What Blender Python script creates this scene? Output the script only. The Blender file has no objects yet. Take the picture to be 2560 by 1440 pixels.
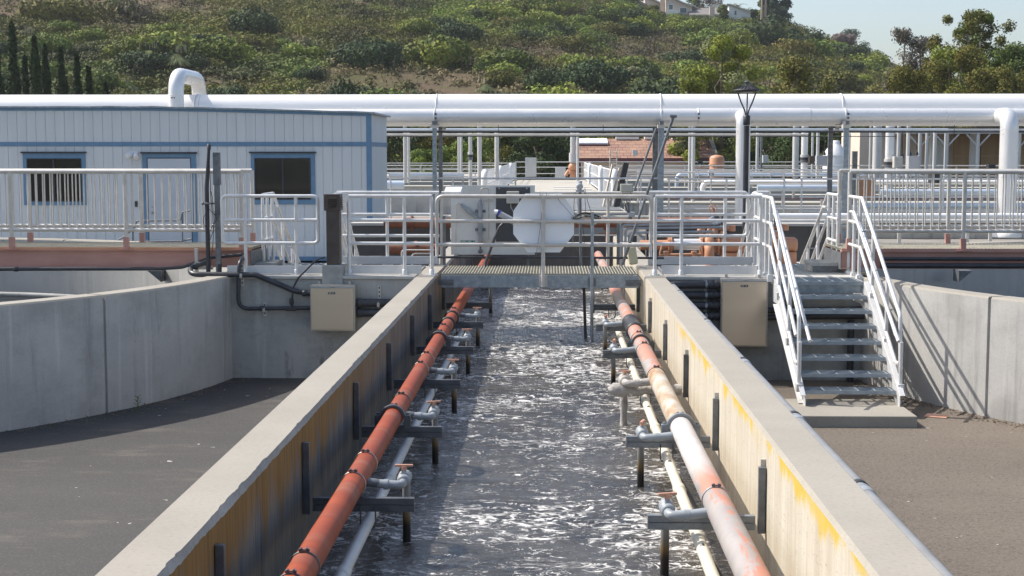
import bpy, math, random
import numpy as np
from mathutils import Vector, Matrix
R = math.radians
random.seed(7)
scene = bpy.context.scene
C = scene.collection

# ------------------------------------------------------------------ camera
FPX = 3555.6                       # focal length in pixels of the 2560 px wide photograph
PSI = math.asin(93 / 3573.0)
TH = math.asin(338 / 3571.6)
EYE = Vector((0, 0, 1.63))
cam = bpy.data.cameras.new("camera")
cam.lens = 50.0
cam.sensor_width = 36.0
cam.clip_start = 0.1
cam.clip_end = 5000
camo = bpy.data.objects.new("camera", cam)
camo.location = EYE
camo.rotation_euler = (math.pi / 2 - TH, 0, PSI)
C.objects.link(camo)
scene.camera = camo
_r = Vector((math.cos(PSI), math.sin(PSI), 0))
_f = Vector((-math.sin(PSI) * math.cos(TH), math.cos(PSI) * math.cos(TH), -math.sin(TH)))
_u = _r.cross(_f)


def ray(px, py):
    return _f + _r * ((px - 1280) / FPX) + _u * ((720 - py) / FPX)


def at(px, py, Y):
    """survey: the point of the vertical plane at distance Y seen at this pixel of the photograph"""
    d = ray(px, py)
    return EYE + d * (Y / d.y)


def flat(px, py, z):
    """survey: the point of the level plane z seen at this pixel"""
    d = ray(px, py)
    return EYE + d * ((z - EYE.z) / d.z)


# ------------------------------------------------------------------ light
SUN = Vector((-0.80, 0.27, 1.0)).normalized()
sun = bpy.data.lights.new("sun", 'SUN')
sun.energy = 4.2
sun.angle = R(0.55)
sun.color = (1.0, 0.95, 0.87)
suno = bpy.data.objects.new("sun", sun)
suno.rotation_euler = SUN.to_track_quat('Z', 'Y').to_euler()
suno.location = (-30, 20, 60)
C.objects.link(suno)
world = bpy.data.worlds.new("World")
scene.world = world
world.use_nodes = True
wn = world.node_tree
sky = wn.nodes.new('ShaderNodeTexSky')
sky.sky_type = 'NISHITA'
sky.sun_disc = False
sky.sun_elevation = math.asin(SUN.z)
sky.sun_rotation = math.atan2(SUN.x, SUN.y)
sky.air_density = 1.0
sky.dust_density = 2.4
sky.ozone_density = 1.0
bg = wn.nodes['Background']
bg.inputs[1].default_value = 0.15
wn.links.new(sky.outputs[0], bg.inputs[0])
scene.view_settings.view_transform = 'Standard'
scene.view_settings.look = 'None'
scene.view_settings.exposure = 0.42
scene.view_settings.gamma = 1.0
scene.view_settings.use_curve_mapping = False
scene.cycles.max_bounces = 6
scene.cycles.diffuse_bounces = 3
scene.cycles.glossy_bounces = 3
scene.cycles.transmission_bounces = 2
scene.cycles.use_denoising = True

# ------------------------------------------------------------------ levels of the place
ZW = -0.87      # channel water
ZG = -1.38      # asphalt beside the channel
ZY = -0.85      # yard behind the round tanks
YP = 18.8       # front face of the cross walls under the platforms
XL0, XL1 = -1.772, -1.502     # trailer-side channel wall
XR0, XR1 = 1.262, 1.545       # stair-side channel wall


# ------------------------------------------------------------------ mesh helpers
def fillet(pts, rad, seg=5):
    pts = [Vector(p) for p in pts]
    out = [pts[0]]
    for i in range(1, len(pts) - 1):
        a, b, c = pts[i - 1], pts[i], pts[i + 1]
        d1, d2 = (a - b), (c - b)
        l1, l2 = d1.length, d2.length
        if l1 < 1e-6 or l2 < 1e-6:
            continue
        d1 /= l1
        d2 /= l2
        ang = d1.angle(d2, math.pi)
        if ang > R(176):
            out.append(b)
            continue
        rr = rad[i] if isinstance(rad, (list, tuple)) else rad
        t = min(rr / math.tan(ang / 2), l1 * 0.49, l2 * 0.49)
        p1, p2 = b + d1 * t, b + d2 * t
        for k in range(seg + 1):
            s = k / seg
            out.append(p1 * (1 - s) ** 2 + b * 2 * s * (1 - s) + p2 * s * s)
    out.append(pts[-1])
    return out


class MB:
    def __init__(self):
        self.v, self.f, self.s, self.m = [], [], [], []

    def add(self, vs, fs, smooth=False, mi=0):
        o = len(self.v)
        self.v += [tuple(p) for p in vs]
        for f in fs:
            self.f.append(tuple(i + o for i in f))
            self.s.append(smooth)
            self.m.append(mi)
        return self

    def box(self, x0, y0, z0, x1, y1, z1, mi=0):
        x0, x1 = min(x0, x1), max(x0, x1)
        y0, y1 = min(y0, y1), max(y0, y1)
        z0, z1 = min(z0, z1), max(z0, z1)
        vs = [(x0, y0, z0), (x1, y0, z0), (x1, y1, z0), (x0, y1, z0), (x0, y0, z1), (x1, y0, z1), (x1, y1, z1), (x0, y1, z1)]
        return self.add(vs, [(0, 3, 2, 1), (4, 5, 6, 7), (0, 1, 5, 4), (1, 2, 6, 5), (2, 3, 7, 6), (3, 0, 4, 7)], False, mi)

    def obox(self, c, size, rot=None, mi=0):
        c = Vector(c)
        m = rot if rot is not None else Matrix.Identity(3)
        h = Vector(size) / 2
        vs = []
        for sx, sy, sz in ((-1, -1, -1), (1, -1, -1), (1, 1, -1), (-1, 1, -1), (-1, -1, 1), (1, -1, 1), (1, 1, 1), (-1, 1, 1)):
            vs.append(c + m @ Vector((sx * h.x, sy * h.y, sz * h.z)))
        return self.add(vs, [(0, 3, 2, 1), (4, 5, 6, 7), (0, 1, 5, 4), (1, 2, 6, 5), (2, 3, 7, 6), (3, 0, 4, 7)], False, mi)

    def bar(self, a, b, w, h, mi=0, up=(0, 0, 1)):
        a, b = Vector(a), Vector(b)
        d = b - a
        L = d.length
        d.normalize()
        u = Vector(up)
        if abs(d.dot(u)) > 0.98:
            u = Vector((0, 1, 0))
        x = d.cross(u).normalized()
        z = x.cross(d)
        m = Matrix((x, d, z)).transposed()
        return self.obox((a + b) / 2, (w, L, h), m, mi)

    def tube(self, pts, r, n=10, cap=True, closed=False, mi=0, smooth=True):
        pts = [Vector(p) for p in pts]
        N = len(pts)
        rs = list(r) if isinstance(r, (list, tuple)) else [r] * N
        tang = []
        for i in range(N):
            a = pts[(i - 1) % N] if (closed or i > 0) else pts[i]
            b = pts[(i + 1) % N] if (closed or i < N - 1) else pts[i]
            t = b - a
            if t.length < 1e-9:
                t = Vector((0, 0, 1))
            tang.append(t.normalized())
        u = Vector((0, 0, 1)) if abs(tang[0].z) < 0.9 else Vector((0, 1, 0))
        x = tang[0].cross(u).normalized()
        vs = []
        for i in range(N):
            t = tang[i]
            x = (x - t * x.dot(t))
            if x.length < 1e-6:
                x = t.cross(Vector((0.3, 0.5, 0.8)))
            x.normalize()
            y = t.cross(x)
            for k in range(n):
                a = 2 * math.pi * k / n
                vs.append(pts[i] + x * (rs[i] * math.cos(a)) + y * (rs[i] * math.sin(a)))
        fs = []
        M = N if closed else N - 1
        for i in range(M):
            j = (i + 1) % N
            for k in range(n):
                k2 = (k + 1) % n
                fs.append((i * n + k, i * n + k2, j * n + k2, j * n + k))
        self.add(vs, fs, smooth, mi)
        if cap and not closed:
            self.add(vs[:n], [tuple(range(n))[::-1]], False, mi)
            self.add(vs[-n:], [tuple(range(n))], False, mi)
        return self

    def lathe(self, prof, o, axis=(0, 0, 1), n=16, mi=0, smooth=True):
        o = Vector(o)
        a = Vector(axis).normalized()
        u = Vector((0, 0, 1)) if abs(a.z) < 0.9 else Vector((1, 0, 0))
        x = a.cross(u).normalized()
        y = a.cross(x)
        vs = []
        for r, t in prof:
            for k in range(n):
                q = 2 * math.pi * k / n
                vs.append(o + a * t + (x * math.cos(q) + y * math.sin(q)) * max(r, 1e-5))
        fs = []
        for i in range(len(prof) - 1):
            for k in range(n):
                k2 = (k + 1) % n
                fs.append((i * n + k, i * n + k2, (i + 1) * n + k2, (i + 1) * n + k))
        self.add(vs, fs, smooth, mi)
        self.add(vs[:n], [tuple(range(n))[::-1]], False, mi)
        return self.add(vs[-n:], [tuple(range(n))], False, mi)

    def ring(self, o, axis, R_, r, n=20, k=6, a0=0, a1=2 * math.pi, mi=0):
        o = Vector(o)
        a = Vector(axis).normalized()
        u = Vector((0, 0, 1)) if abs(a.z) < 0.9 else Vector((1, 0, 0))
        x = a.cross(u).normalized()
        y = x.cross(a)
        full = abs(a1 - a0 - 2 * math.pi) < 1e-6
        m = n if full else n + 1
        pts = [o + (x * math.cos(a0 + (a1 - a0) * i / n) + y * math.sin(a0 + (a1 - a0) * i / n)) * R_ for i in range(m)]
        return self.tube(pts, r, k, cap=not full, closed=full, mi=mi)

    def prism(self, poly, y0, y1, mi=0):
        """poly in x,z swept along y"""
        n = len(poly)
        vs = [(p[0], y0, p[1]) for p in poly] + [(p[0], y1, p[1]) for p in poly]
        fs = [tuple(range(n)), tuple(range(2 * n - 1, n - 1, -1))]
        for i in range(n):
            j = (i + 1) % n
            fs.append((i, i + n, j + n, j))
        return self.add(vs, fs, False, mi)

    def prismx(self, poly, x0, x1, mi=0):
        """poly in y,z swept along x"""
        n = len(poly)
        vs = [(x0, p[0], p[1]) for p in poly] + [(x1, p[0], p[1]) for p in poly]
        fs = [tuple(range(n))[::-1], tuple(range(n, 2 * n))]
        for i in range(n):
            j = (i + 1) % n
            fs.append((i, j, j + n, i + n))
        return self.add(vs, fs, False, mi)

    def sphere(self, c, r, n=12, m=8, mi=0):
        sc = r if isinstance(r, (tuple, list)) else (r, r, r)
        vs, fs = [], []
        for i in range(m + 1):
            t = math.pi * i / m
            for k in range(n):
                p = 2 * math.pi * k / n
                vs.append((c[0] + sc[0] * math.sin(t) * math.cos(p), c[1] + sc[1] * math.sin(t) * math.sin(p), c[2] + sc[2] * math.cos(t)))
        for i in range(m):
            for k in range(n):
                k2 = (k + 1) % n
                fs.append((i * n + k, (i + 1) * n + k, (i + 1) * n + k2, i * n + k2))
        return self.add(vs, fs, True, mi)

    def build(self, name, mats, parent=None, bev=0.0, label=None):
        me = bpy.data.meshes.new(name)
        o = wpos(parent)
        me.from_pydata([(p[0] - o[0], p[1] - o[1], p[2] - o[2]) for p in self.v], [], self.f)
        me.polygons.foreach_set('use_smooth', self.s)
        if not isinstance(mats, (list, tuple)):
            mats = [mats]
        for m in mats:
            me.materials.append(m)
        if len(mats) > 1:
            me.polygons.foreach_set('material_index', self.m)
        me.update()
        ob = bpy.data.objects.new(name, me)
        C.objects.link(ob)
        if parent is not None:
            ob.parent = parent
        if bev:
            b = ob.modifiers.new('bevel', 'BEVEL')
            b.width = bev
            b.segments = 2
            b.limit_method = 'ANGLE'
            b.angle_limit = R(40)
        if label:
            ob['label'] = label
        return ob


def wpos(o):
    p = Vector((0, 0, 0))
    while o is not None:
        p += Vector(o.location)
        o = o.parent
    return p


def tag(o, label, cat=None, group=None, kind=None):
    if label:
        o['label'] = label
    if cat:
        o['category'] = cat
    if group:
        o['group'] = group
    if kind:
        o['kind'] = kind
    return o


def thing(name, label, cat, loc=(0, 0, 0), group=None):
    o = bpy.data.objects.new(name, None)
    o.empty_display_size = 0.2
    C.objects.link(o)
    o.location = loc
    return tag(o, label, cat, group)


def dup(root, loc, label=None, rz=0.0, sc=None):
    r = root.copy()
    C.objects.link(r)
    r.location = loc
    if rz:
        r.rotation_euler = (0, 0, rz)
    if sc is not None:
        r.scale = sc if isinstance(sc, (tuple, list)) else (sc, sc, sc)
    if label:
        r['label'] = label
    for ch in list(root.children):
        c = ch.copy()
        C.objects.link(c)
        c.parent = r
        for g in list(ch.children):
            d = g.copy()
            C.objects.link(d)
            d.parent = c
    return r


ORD = ['nearest', 'second nearest', 'third nearest', 'fourth nearest', 'fifth nearest', 'sixth nearest', 'seventh nearest', 'eighth nearest', 'ninth nearest', 'tenth nearest', 'eleventh nearest']
NTH = ['first', 'second', 'third', 'fourth', 'fifth', 'sixth', 'seventh', 'eighth', 'ninth', 'tenth', 'eleventh', 'twelfth']


# ------------------------------------------------------------------ numpy noise
def _h(ix, iy, seed):
    n = (ix * 374761393 + iy * 668265263 + seed * 974634777) & 0xffffffff
    n = ((n ^ (n >> 13)) * 1274126177) & 0xffffffff
    return ((n ^ (n >> 16)) & 0xffff) / 65535.0


def vnoise(x, y, seed=0):
    x = np.asarray(x, float)
    y = np.asarray(y, float)
    xi = np.floor(x).astype(np.int64)
    yi = np.floor(y).astype(np.int64)
    xf, yf = x - xi, y - yi
    u = xf * xf * (3 - 2 * xf)
    v = yf * yf * (3 - 2 * yf)
    a, b = _h(xi, yi, seed), _h(xi + 1, yi, seed)
    c, d = _h(xi, yi + 1, seed), _h(xi + 1, yi + 1, seed)
    return (a * (1 - u) + b * u) * (1 - v) + (c * (1 - u) + d * u) * v


def fbm(x, y, seed=0, oc=4):
    s, a, t = 0, 1.0, 0
    for i in range(oc):
        s = s + a * vnoise(x * 2 ** i, y * 2 ** i, seed + i * 17)
        t += a
        a *= 0.5
    return s / t


def sstep(e0, e1, x):
    t = np.clip((x - e0) / (e1 - e0), 0, 1)
    return t * t * (3 - 2 * t)


def np_mesh(name, verts, faces, mats, col=None, smooth=False, parent=None, nrm=None):
    """faces: (n,4) array; col: (n_faces,3) face colours stored as attribute 'tint'"""
    me = bpy.data.meshes.new(name)
    nv, nf, k = len(verts), len(faces), faces.shape[1]
    me.vertices.add(nv)
    me.vertices.foreach_set('co', np.ascontiguousarray(verts, dtype=np.float32).ravel())
    me.loops.add(nf * k)
    me.loops.foreach_set('vertex_index', np.ascontiguousarray(faces, dtype=np.int32).ravel())
    me.polygons.add(nf)
    me.polygons.foreach_set('loop_start', np.arange(0, nf * k, k, dtype=np.int32))
    me.polygons.foreach_set('loop_total', np.full(nf, k, dtype=np.int32))
    me.polygons.foreach_set('use_smooth', np.full(nf, smooth))
    me.update(calc_edges=True)
    if col is not None:
        a = me.attributes.new('tint', 'FLOAT_COLOR', 'FACE')
        rgba = np.ones((nf, 4), dtype=np.float32)
        rgba[:, :3] = col
        a.data.foreach_set('color', rgba.ravel())
    if nrm is not None:
        a = me.attributes.new('lean', 'FLOAT_VECTOR', 'FACE')
        a.data.foreach_set('vector', np.ascontiguousarray(nrm, dtype=np.float32).ravel())
    for m in (mats if isinstance(mats, (list, tuple)) else [mats]):
        me.materials.append(m)
    ob = bpy.data.objects.new(name, me)
    C.objects.link(ob)
    if parent is not None:
        ob.parent = parent
    return ob


# ------------------------------------------------------------------ materials
class NT:
    """small helper round a material's node tree"""

    def __init__(self, name):
        self.m = bpy.data.materials.new(name)
        self.m.use_nodes = True
        self.t = self.m.node_tree
        self.b = self.t.nodes['Principled BSDF']
        self.tc = self.t.nodes.new('ShaderNodeTexCoord')
        self.co = self.tc.outputs['Object']

    def n(self, kind, **kw):
        nd = self.t.nodes.new(kind)
        for k, v in kw.items():
            setattr(nd, k, v)
        return nd

    def link(self, a, b):
        self.t.links.new(a, b)

    def set(self, name, v):
        if hasattr(v, 'is_linked') or hasattr(v, 'links'):
            self.link(v, self.b.inputs[name])
        else:
            if isinstance(v, (tuple, list)) and len(v) == 3:
                v = (*v, 1)
            self.b.inputs[name].default_value = v

    def mapped(self, scale, loc=(0, 0, 0)):
        mp = self.n('ShaderNodeMapping')
        mp.inputs['Scale'].default_value = scale
        mp.inputs['Location'].default_value = loc
        self.link(self.co, mp.inputs[0])
        return mp.outputs[0]

    def noise(self, scale, detail=4, rough=0.55, stretch=(1, 1, 1), loc=(0, 0, 0), dist=0.0):
        nd = self.n('ShaderNodeTexNoise')
        nd.inputs['Scale'].default_value = scale
        nd.inputs['Detail'].default_value = detail
        nd.inputs['Roughness'].default_value = rough
        nd.inputs['Distortion'].default_value = dist
        self.link(self.mapped(stretch, loc), nd.inputs['Vector'])
        return nd.outputs[0]

    def ramp(self, fac, stops):
        r = self.n('ShaderNodeValToRGB')
        e = r.color_ramp.elements
        while len(e) < len(stops):
            e.new(0.5)
        for i, (p, c) in enumerate(stops):
            e[i].position = p
            if not isinstance(c, (tuple, list)):
                c = (c, c, c)
            e[i].color = (*c, 1)
        self.link(fac, r.inputs[0])
        return r.outputs[0]

    def mix(self, fac, a, b, mode='MIX'):
        x = self.n('ShaderNodeMix', data_type='RGBA', blend_type=mode)
        for s, v in ((0, fac), (6, a), (7, b)):
            if hasattr(v, 'links'):
                self.link(v, x.inputs[s])
            else:
                if isinstance(v, (tuple, list)) and len(v) == 3:
                    v = (*v, 1)
                x.inputs[s].default_value = v
        return x.outputs[2]

    def math(self, op, a, b=0.0, c=0.0, clamp=False):
        x = self.n('ShaderNodeMath', operation=op, use_clamp=clamp)
        for i, v in enumerate((a, b, c)):
            if hasattr(v, 'links'):
                self.link(v, x.inputs[i])
            else:
                x.inputs[i].default_value = v
        return x.outputs[0]

    def range(self, v, a, b, c=0.0, d=1.0):
        x = self.n('ShaderNodeMapRange', interpolation_type='SMOOTHSTEP')
        for i, q in enumerate((v, a, b, c, d)):
            if hasattr(q, 'links'):
                self.link(q, x.inputs[i])
            else:
                x.inputs[i].default_value = q
        return x.outputs[0]

    def xyz(self):
        s = self.n('ShaderNodeSeparateXYZ')
        self.link(self.co, s.inputs[0])
        return s.outputs

    def bump(self, h, strength=0.3, dist=0.01):
        b = self.n('ShaderNodeBump')
        b.inputs['Strength'].default_value = strength
        b.inputs['Distance'].default_value = dist
        self.link(h, b.inputs['Height'])
        self.link(b.outputs[0], self.b.inputs['Normal'])


def simple(name, c1, c2=None, scale=6.0, stretch=(1, 1, 1), rough=0.5, metal=0.0, bump=0.0, bscale=None, lo=0.35, hi=0.65, bdist=0.004):
    t = NT(name)
    if c2 is None:
        c2 = tuple(x * 0.8 for x in c1)
    f = t.noise(scale, 5, 0.6, stretch)
    t.set('Base Color', t.ramp(f, [(lo, c1), (hi, c2)]))
    rr = t.noise(scale * 2.3, 4, 0.6, stretch, (3, 1, 2))
    t.set('Roughness', t.range(rr, 0.3, 0.7, max(0.02, rough - 0.08), min(1, rough + 0.1)))
    t.set('Metallic', metal)
    if bump:
        t.bump(t.noise(bscale or scale * 5, 4, 0.6, stretch), bump, bdist)
    return t.m


def concrete(name, c1, c2, streak=0.0, stain=0.0, speck=1.0, dark=(0.06, 0.065, 0.06)):
    t = NT(name)
    big = t.noise(1.1, 6, 0.65)
    fine = t.noise(45, 4, 0.7)
    col = t.ramp(big, [(0.3, c1), (0.7, c2)])
    col = t.mix(t.range(fine, 0.52, 0.72, 0, 0.35 * speck), col, tuple(x * 0.62 for x in c2))
    col = t.mix(t.range(fine, 0.45, 0.25, 0, 0.3 * speck), col, tuple(min(1, x * 1.2) for x in c1))
    if streak:
        s = t.noise(1.0, 5, 0.65, (5, 5, 0.35))
        col = t.mix(t.range(s, 0.5, 0.72, 0, streak), col, tuple(x * 0.55 for x in c2))
        col = t.mix(t.range(t.noise(1.0, 5, 0.65, (7, 7, 0.3), (4, 2, 1)), 0.56, 0.72, 0, streak * 0.8), col, tuple(min(1, x * 1.35) for x in c1))
    if stain:
        s = t.noise(1.0, 6, 0.75, (4.5, 4.5, 0.8), (7, 3, 5))
        col = t.mix(t.range(s, 0.60, 0.74, 0, stain), col, dark)
        bl = t.noise(0.9, 5, 0.7, (1, 1, 1.3), (2, 8, 5))
        col = t.mix(t.range(bl, 0.45, 0.68, 0, stain * 0.7), col, tuple(x * 0.55 for x in c2))
        pits = t.noise(24, 3, 0.6)
        col = t.mix(t.range(pits, 0.70, 0.76, 0, 0.6 * stain), col, dark)
    t.set('Base Color', col)
    t.set('Roughness', 0.9)
    t.bump(t.noise(30, 5, 0.7), 0.35, 0.006)
    return t.m


M = {}
M['conc_top'] = concrete('sunny_concrete', (0.345, 0.316, 0.268), (0.29, 0.266, 0.224), speck=1.3)
M['conc_tank'] = concrete('tank_concrete', (0.50, 0.485, 0.455), (0.40, 0.39, 0.37), streak=0.6, stain=0.55)
M['conc_cross'] = concrete('cross_wall_concrete', (0.43, 0.425, 0.40), (0.32, 0.32, 0.30), streak=0.5, stain=0.8)
M['conc_plain'] = concrete('plain_concrete', (0.50, 0.48, 0.44), (0.42, 0.41, 0.38), streak=0.3, stain=0.2)
M['conc_chip'] = concrete('broken_concrete', (0.42, 0.41, 0.38), (0.26, 0.25, 0.23), speck=1.6, stain=0.5)
M['conc_far'] = concrete('basin_concrete', (0.50, 0.49, 0.46), (0.38, 0.38, 0.36), streak=0.9, stain=0.5)
M['alu'] = simple('weathered_aluminium', (0.74, 0.735, 0.72), (0.62, 0.61, 0.59), 9, rough=0.42, metal=0.2, bump=0.04)
M['alu_plate'] = simple('aluminium_plate', (0.64, 0.64, 0.63), (0.56, 0.56, 0.56), 4, rough=0.5, metal=0.15, bump=0.03)
M['alu_old'] = simple('dull_aluminium', (0.62, 0.59, 0.54), (0.50, 0.475, 0.43), 6, rough=0.5, metal=0.15, bump=0.05)
M['galv'] = simple('galvanised_steel', (0.37, 0.41, 0.44), (0.24, 0.28, 0.31), 14, rough=0.45, metal=0.55, bump=0.06)
M['galv_dark'] = simple('old_galvanised_steel', (0.21, 0.22, 0.23), (0.13, 0.14, 0.15), 10, rough=0.5, metal=0.45, bump=0.06)
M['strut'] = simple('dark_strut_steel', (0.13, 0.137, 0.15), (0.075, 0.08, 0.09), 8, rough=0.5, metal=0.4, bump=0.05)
M['strut_lit'] = simple('lit_strut_steel', (0.30, 0.32, 0.34), (0.18, 0.20, 0.22), 9, rough=0.5, metal=0.45, bump=0.05)  # sunlit copy of the strut steel, brightness put into the colour
M['black'] = simple('black_plastic', (0.025, 0.026, 0.030), (0.04, 0.04, 0.044), 12, rough=0.5)
M['black_hose'] = simple('black_conduit', (0.028, 0.030, 0.036), (0.05, 0.05, 0.056), 7, stretch=(1, 1, 1), rough=0.42)
M['bluegrey_pvc'] = simple('grey_pvc', (0.33, 0.36, 0.38), (0.25, 0.27, 0.29), 8, rough=0.4, bump=0.03)
M['pvc_conduit'] = simple('pale_grey_pvc', (0.27, 0.275, 0.28), (0.22, 0.225, 0.23), 5, rough=0.75)
M['cream_pvc'] = simple('cream_pvc', (0.70, 0.665, 0.55), (0.62, 0.58, 0.47), 3, rough=0.45, bump=0.02)
M['white_pvc'] = simple('white_pvc', (0.62, 0.63, 0.60), (0.54, 0.55, 0.52), 3, rough=0.45, bump=0.02)
M['stainless_rim'] = simple('stainless_rim', (0.52, 0.49, 0.44), (0.44, 0.41, 0.37), 5, rough=0.4, metal=0.6)
M['jacket'] = simple('aluminium_jacket', (0.86, 0.85, 0.83), (0.81, 0.80, 0.78), 0.7, stretch=(0.25, 3, 3), rough=0.40, metal=0.10)
M['jacket_bright'] = simple('bright_jacket', (0.80, 0.79, 0.78), (0.74, 0.735, 0.725), 1.2, rough=0.34, metal=0.35)
M['salmon'] = simple('salmon_plastic', (0.55, 0.30, 0.21), (0.46, 0.24, 0.16), 8, rough=0.55)
M['pink_beam'] = simple('pink_primer', (0.50, 0.275, 0.225), (0.43, 0.225, 0.18), 2.0, stretch=(1, 1, 2.0), rough=0.6, bump=0.04)
M['rust'] = simple('rust', (0.26, 0.10, 0.055), (0.17, 0.065, 0.035), 9, rough=0.8, bump=0.1)
M['orange_iron'] = simple('orange_cast_iron', (0.60, 0.30, 0.17), (0.50, 0.235, 0.125), 4, rough=0.5, bump=0.05)
M['blue_paint'] = simple('blue_trim_paint', (0.15, 0.27, 0.40), (0.12, 0.225, 0.345), 5, rough=0.55, bump=0.03)
M['door_paint'] = simple('pale_door_paint', (0.55, 0.58, 0.62), (0.50, 0.53, 0.57), 2, rough=0.5)
M['dark_frame'] = simple('dark_window_frame', (0.03, 0.03, 0.035), (0.045, 0.045, 0.05), 6, rough=0.5)
M['bronze'] = simple('dark_brown_paint', (0.055, 0.042, 0.035), (0.085, 0.066, 0.055), 5, rough=0.5, bump=0.04)
M['white_board'] = simple('white_board', (0.70, 0.70, 0.67), (0.58, 0.57, 0.53), 2.2, rough=0.55, bump=0.02)
M['sign_white'] = simple('white_sheet', (0.88, 0.90, 0.91), (0.83, 0.85, 0.87), 1.5, rough=0.5)
M['slate_board'] = simple('slate_board', (0.045, 0.048, 0.055), (0.06, 0.063, 0.07), 3, rough=0.55)
M['box_beige'] = simple('beige_box', (0.48, 0.47, 0.40), (0.42, 0.41, 0.35), 5, rough=0.5)
M['box_grey'] = simple('grey_box', (0.42, 0.43, 0.44), (0.37, 0.38, 0.39), 5, rough=0.5)
M['wire'] = simple('wire_insulation', (0.20, 0.20, 0.20), (0.12, 0.12, 0.12), 15, rough=0.5)
M['wire_pale'] = simple('pale_wire', (0.55, 0.53, 0.45), (0.44, 0.42, 0.36), 15, rough=0.5)
M['grating_frp'] = simple('yellowed_fibreglass', (0.44, 0.415, 0.34), (0.35, 0.33, 0.27), 6, rough=0.7)
M['grating_steel'] = simple('steel_grating', (0.44, 0.45, 0.44), (0.34, 0.35, 0.35), 9, rough=0.45, metal=0.45)
M['tread'] = simple('steel_tread', (0.35, 0.39, 0.42), (0.27, 0.31, 0.34), 9, rough=0.45, metal=0.3, bump=0.06)
M['white_pole'] = simple('pale_painted_steel', (0.60, 0.59, 0.565), (0.52, 0.51, 0.49), 2, stretch=(1, 1, 0.4), rough=0.5, metal=0.1)
M['white_vinyl'] = simple('white_vinyl', (0.80, 0.80, 0.79), (0.72, 0.72, 0.71), 2, rough=0.5)
M['sky_pipe'] = simple('pale_blue_jacket', (0.62, 0.70, 0.78), (0.55, 0.63, 0.71), 0.8, rough=0.35, metal=0.3)
M['yard'] = concrete('yard_paving', (0.33, 0.31, 0.275), (0.25, 0.235, 0.21), stain=0.4)
M['shade_conc'] = concrete('shade_dark_concrete', (0.13, 0.125, 0.115), (0.085, 0.082, 0.075), streak=0.5, stain=0.4)  # base tone darkened to carry the recess shade; streaks and stains on top
M['deck_far'] = concrete('pale_deck_concrete', (0.46, 0.43, 0.37), (0.39, 0.365, 0.31))
M['stucco'] = simple('beige_stucco', (0.66, 0.56, 0.46), (0.60, 0.50, 0.41), 0.6, rough=0.9)
M['stucco_white'] = simple('white_stucco', (0.80, 0.82, 0.80), (0.74, 0.76, 0.75), 0.6, rough=0.9)
M['roof_grey'] = simple('grey_shingles', (0.24, 0.22, 0.21), (0.19, 0.175, 0.165), 1.5, rough=0.9)
M['roof_trim'] = simple('pale_fascia', (0.60, 0.54, 0.46), None, 1.0, rough=0.8)
M['brown_panel'] = simple('brown_ribbed_panel', (0.46, 0.31, 0.17), (0.38, 0.25, 0.135), 1.2, stretch=(3, 1, 0.3), rough=0.7)
M['tan_panel'] = simple('tan_band_panel', (0.50, 0.34, 0.19), (0.45, 0.30, 0.17), 2, rough=0.7)
M['maroon'] = simple('maroon_fascia', (0.12, 0.035, 0.04), (0.09, 0.03, 0.035), 2, rough=0.6)
M['glass_house'] = simple('house_window_glass', (0.10, 0.15, 0.18), (0.07, 0.10, 0.12), 1, rough=0.15)
M['bark'] = simple('grey_bark', (0.22, 0.17, 0.125), (0.13, 0.10, 0.075), 3, stretch=(3, 3, 0.6), rough=0.95, bump=0.3, bdist=0.03)
M['bark_pale'] = simple('pale_bark', (0.46, 0.37, 0.28), (0.30, 0.235, 0.175), 2, stretch=(3, 3, 0.6), rough=0.9, bump=0.2, bdist=0.02)
M['label_black'] = simple('black_label', (0.015, 0.015, 0.017), None, 5, rough=0.4)
M['label_white'] = simple('white_letter', (0.78, 0.78, 0.76), None, 5, rough=0.5)
M['label_green'] = simple('green_label', (0.02, 0.16, 0.12), None, 5, rough=0.5)
M['red_plastic'] = simple('red_plastic', (0.36, 0.035, 0.05), (0.30, 0.03, 0.04), 5, rough=0.5)
M['blue_cap'] = simple('blue_plastic', (0.06, 0.08, 0.32), None, 5, rough=0.5)
M['jug'] = simple('yellowed_plastic_jug', (0.60, 0.57, 0.40), (0.52, 0.48, 0.33), 4, rough=0.5)
M['brick_rust'] = simple('orange_brick_panel', (0.40, 0.22, 0.13), (0.34, 0.18, 0.10), 2, rough=0.8)
M['crust'] = simple('white_scale', (0.55, 0.52, 0.48), (0.36, 0.33, 0.30), 12, rough=0.95, bump=0.8, bscale=40, bdist=0.02)
M['weed'] = simple('weed_leaf', (0.10, 0.17, 0.04), (0.07, 0.12, 0.03), 6, rough=0.7)
M['tin'] = simple('lamp_glass', (0.75, 0.76, 0.74), None, 5, rough=0.25)


def m_siding():
    t = NT('grooved_siding')
    col = t.ramp(t.noise(1.0, 4, 0.6, (6, 6, 0.3)), [(0.3, (0.67, 0.69, 0.69)), (0.75, (0.60, 0.62, 0.625))])
    t.set('Base Color', col)
    t.set('Roughness', 0.7)
    t.bump(t.noise(2.0, 3, 0.6, (14, 14, 0.4)), 0.12, 0.005)
    return t.m


def m_glass_dark():
    t = NT('dark_window_glass')
    t.set('Base Color', (0.018, 0.018, 0.017))
    t.set('Roughness', 0.06)
    t.set('Specular IOR Level', 0.6)
    t.bump(t.noise(1.6, 2, 0.5), 0.02, 0.02)
    return t.m


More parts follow.
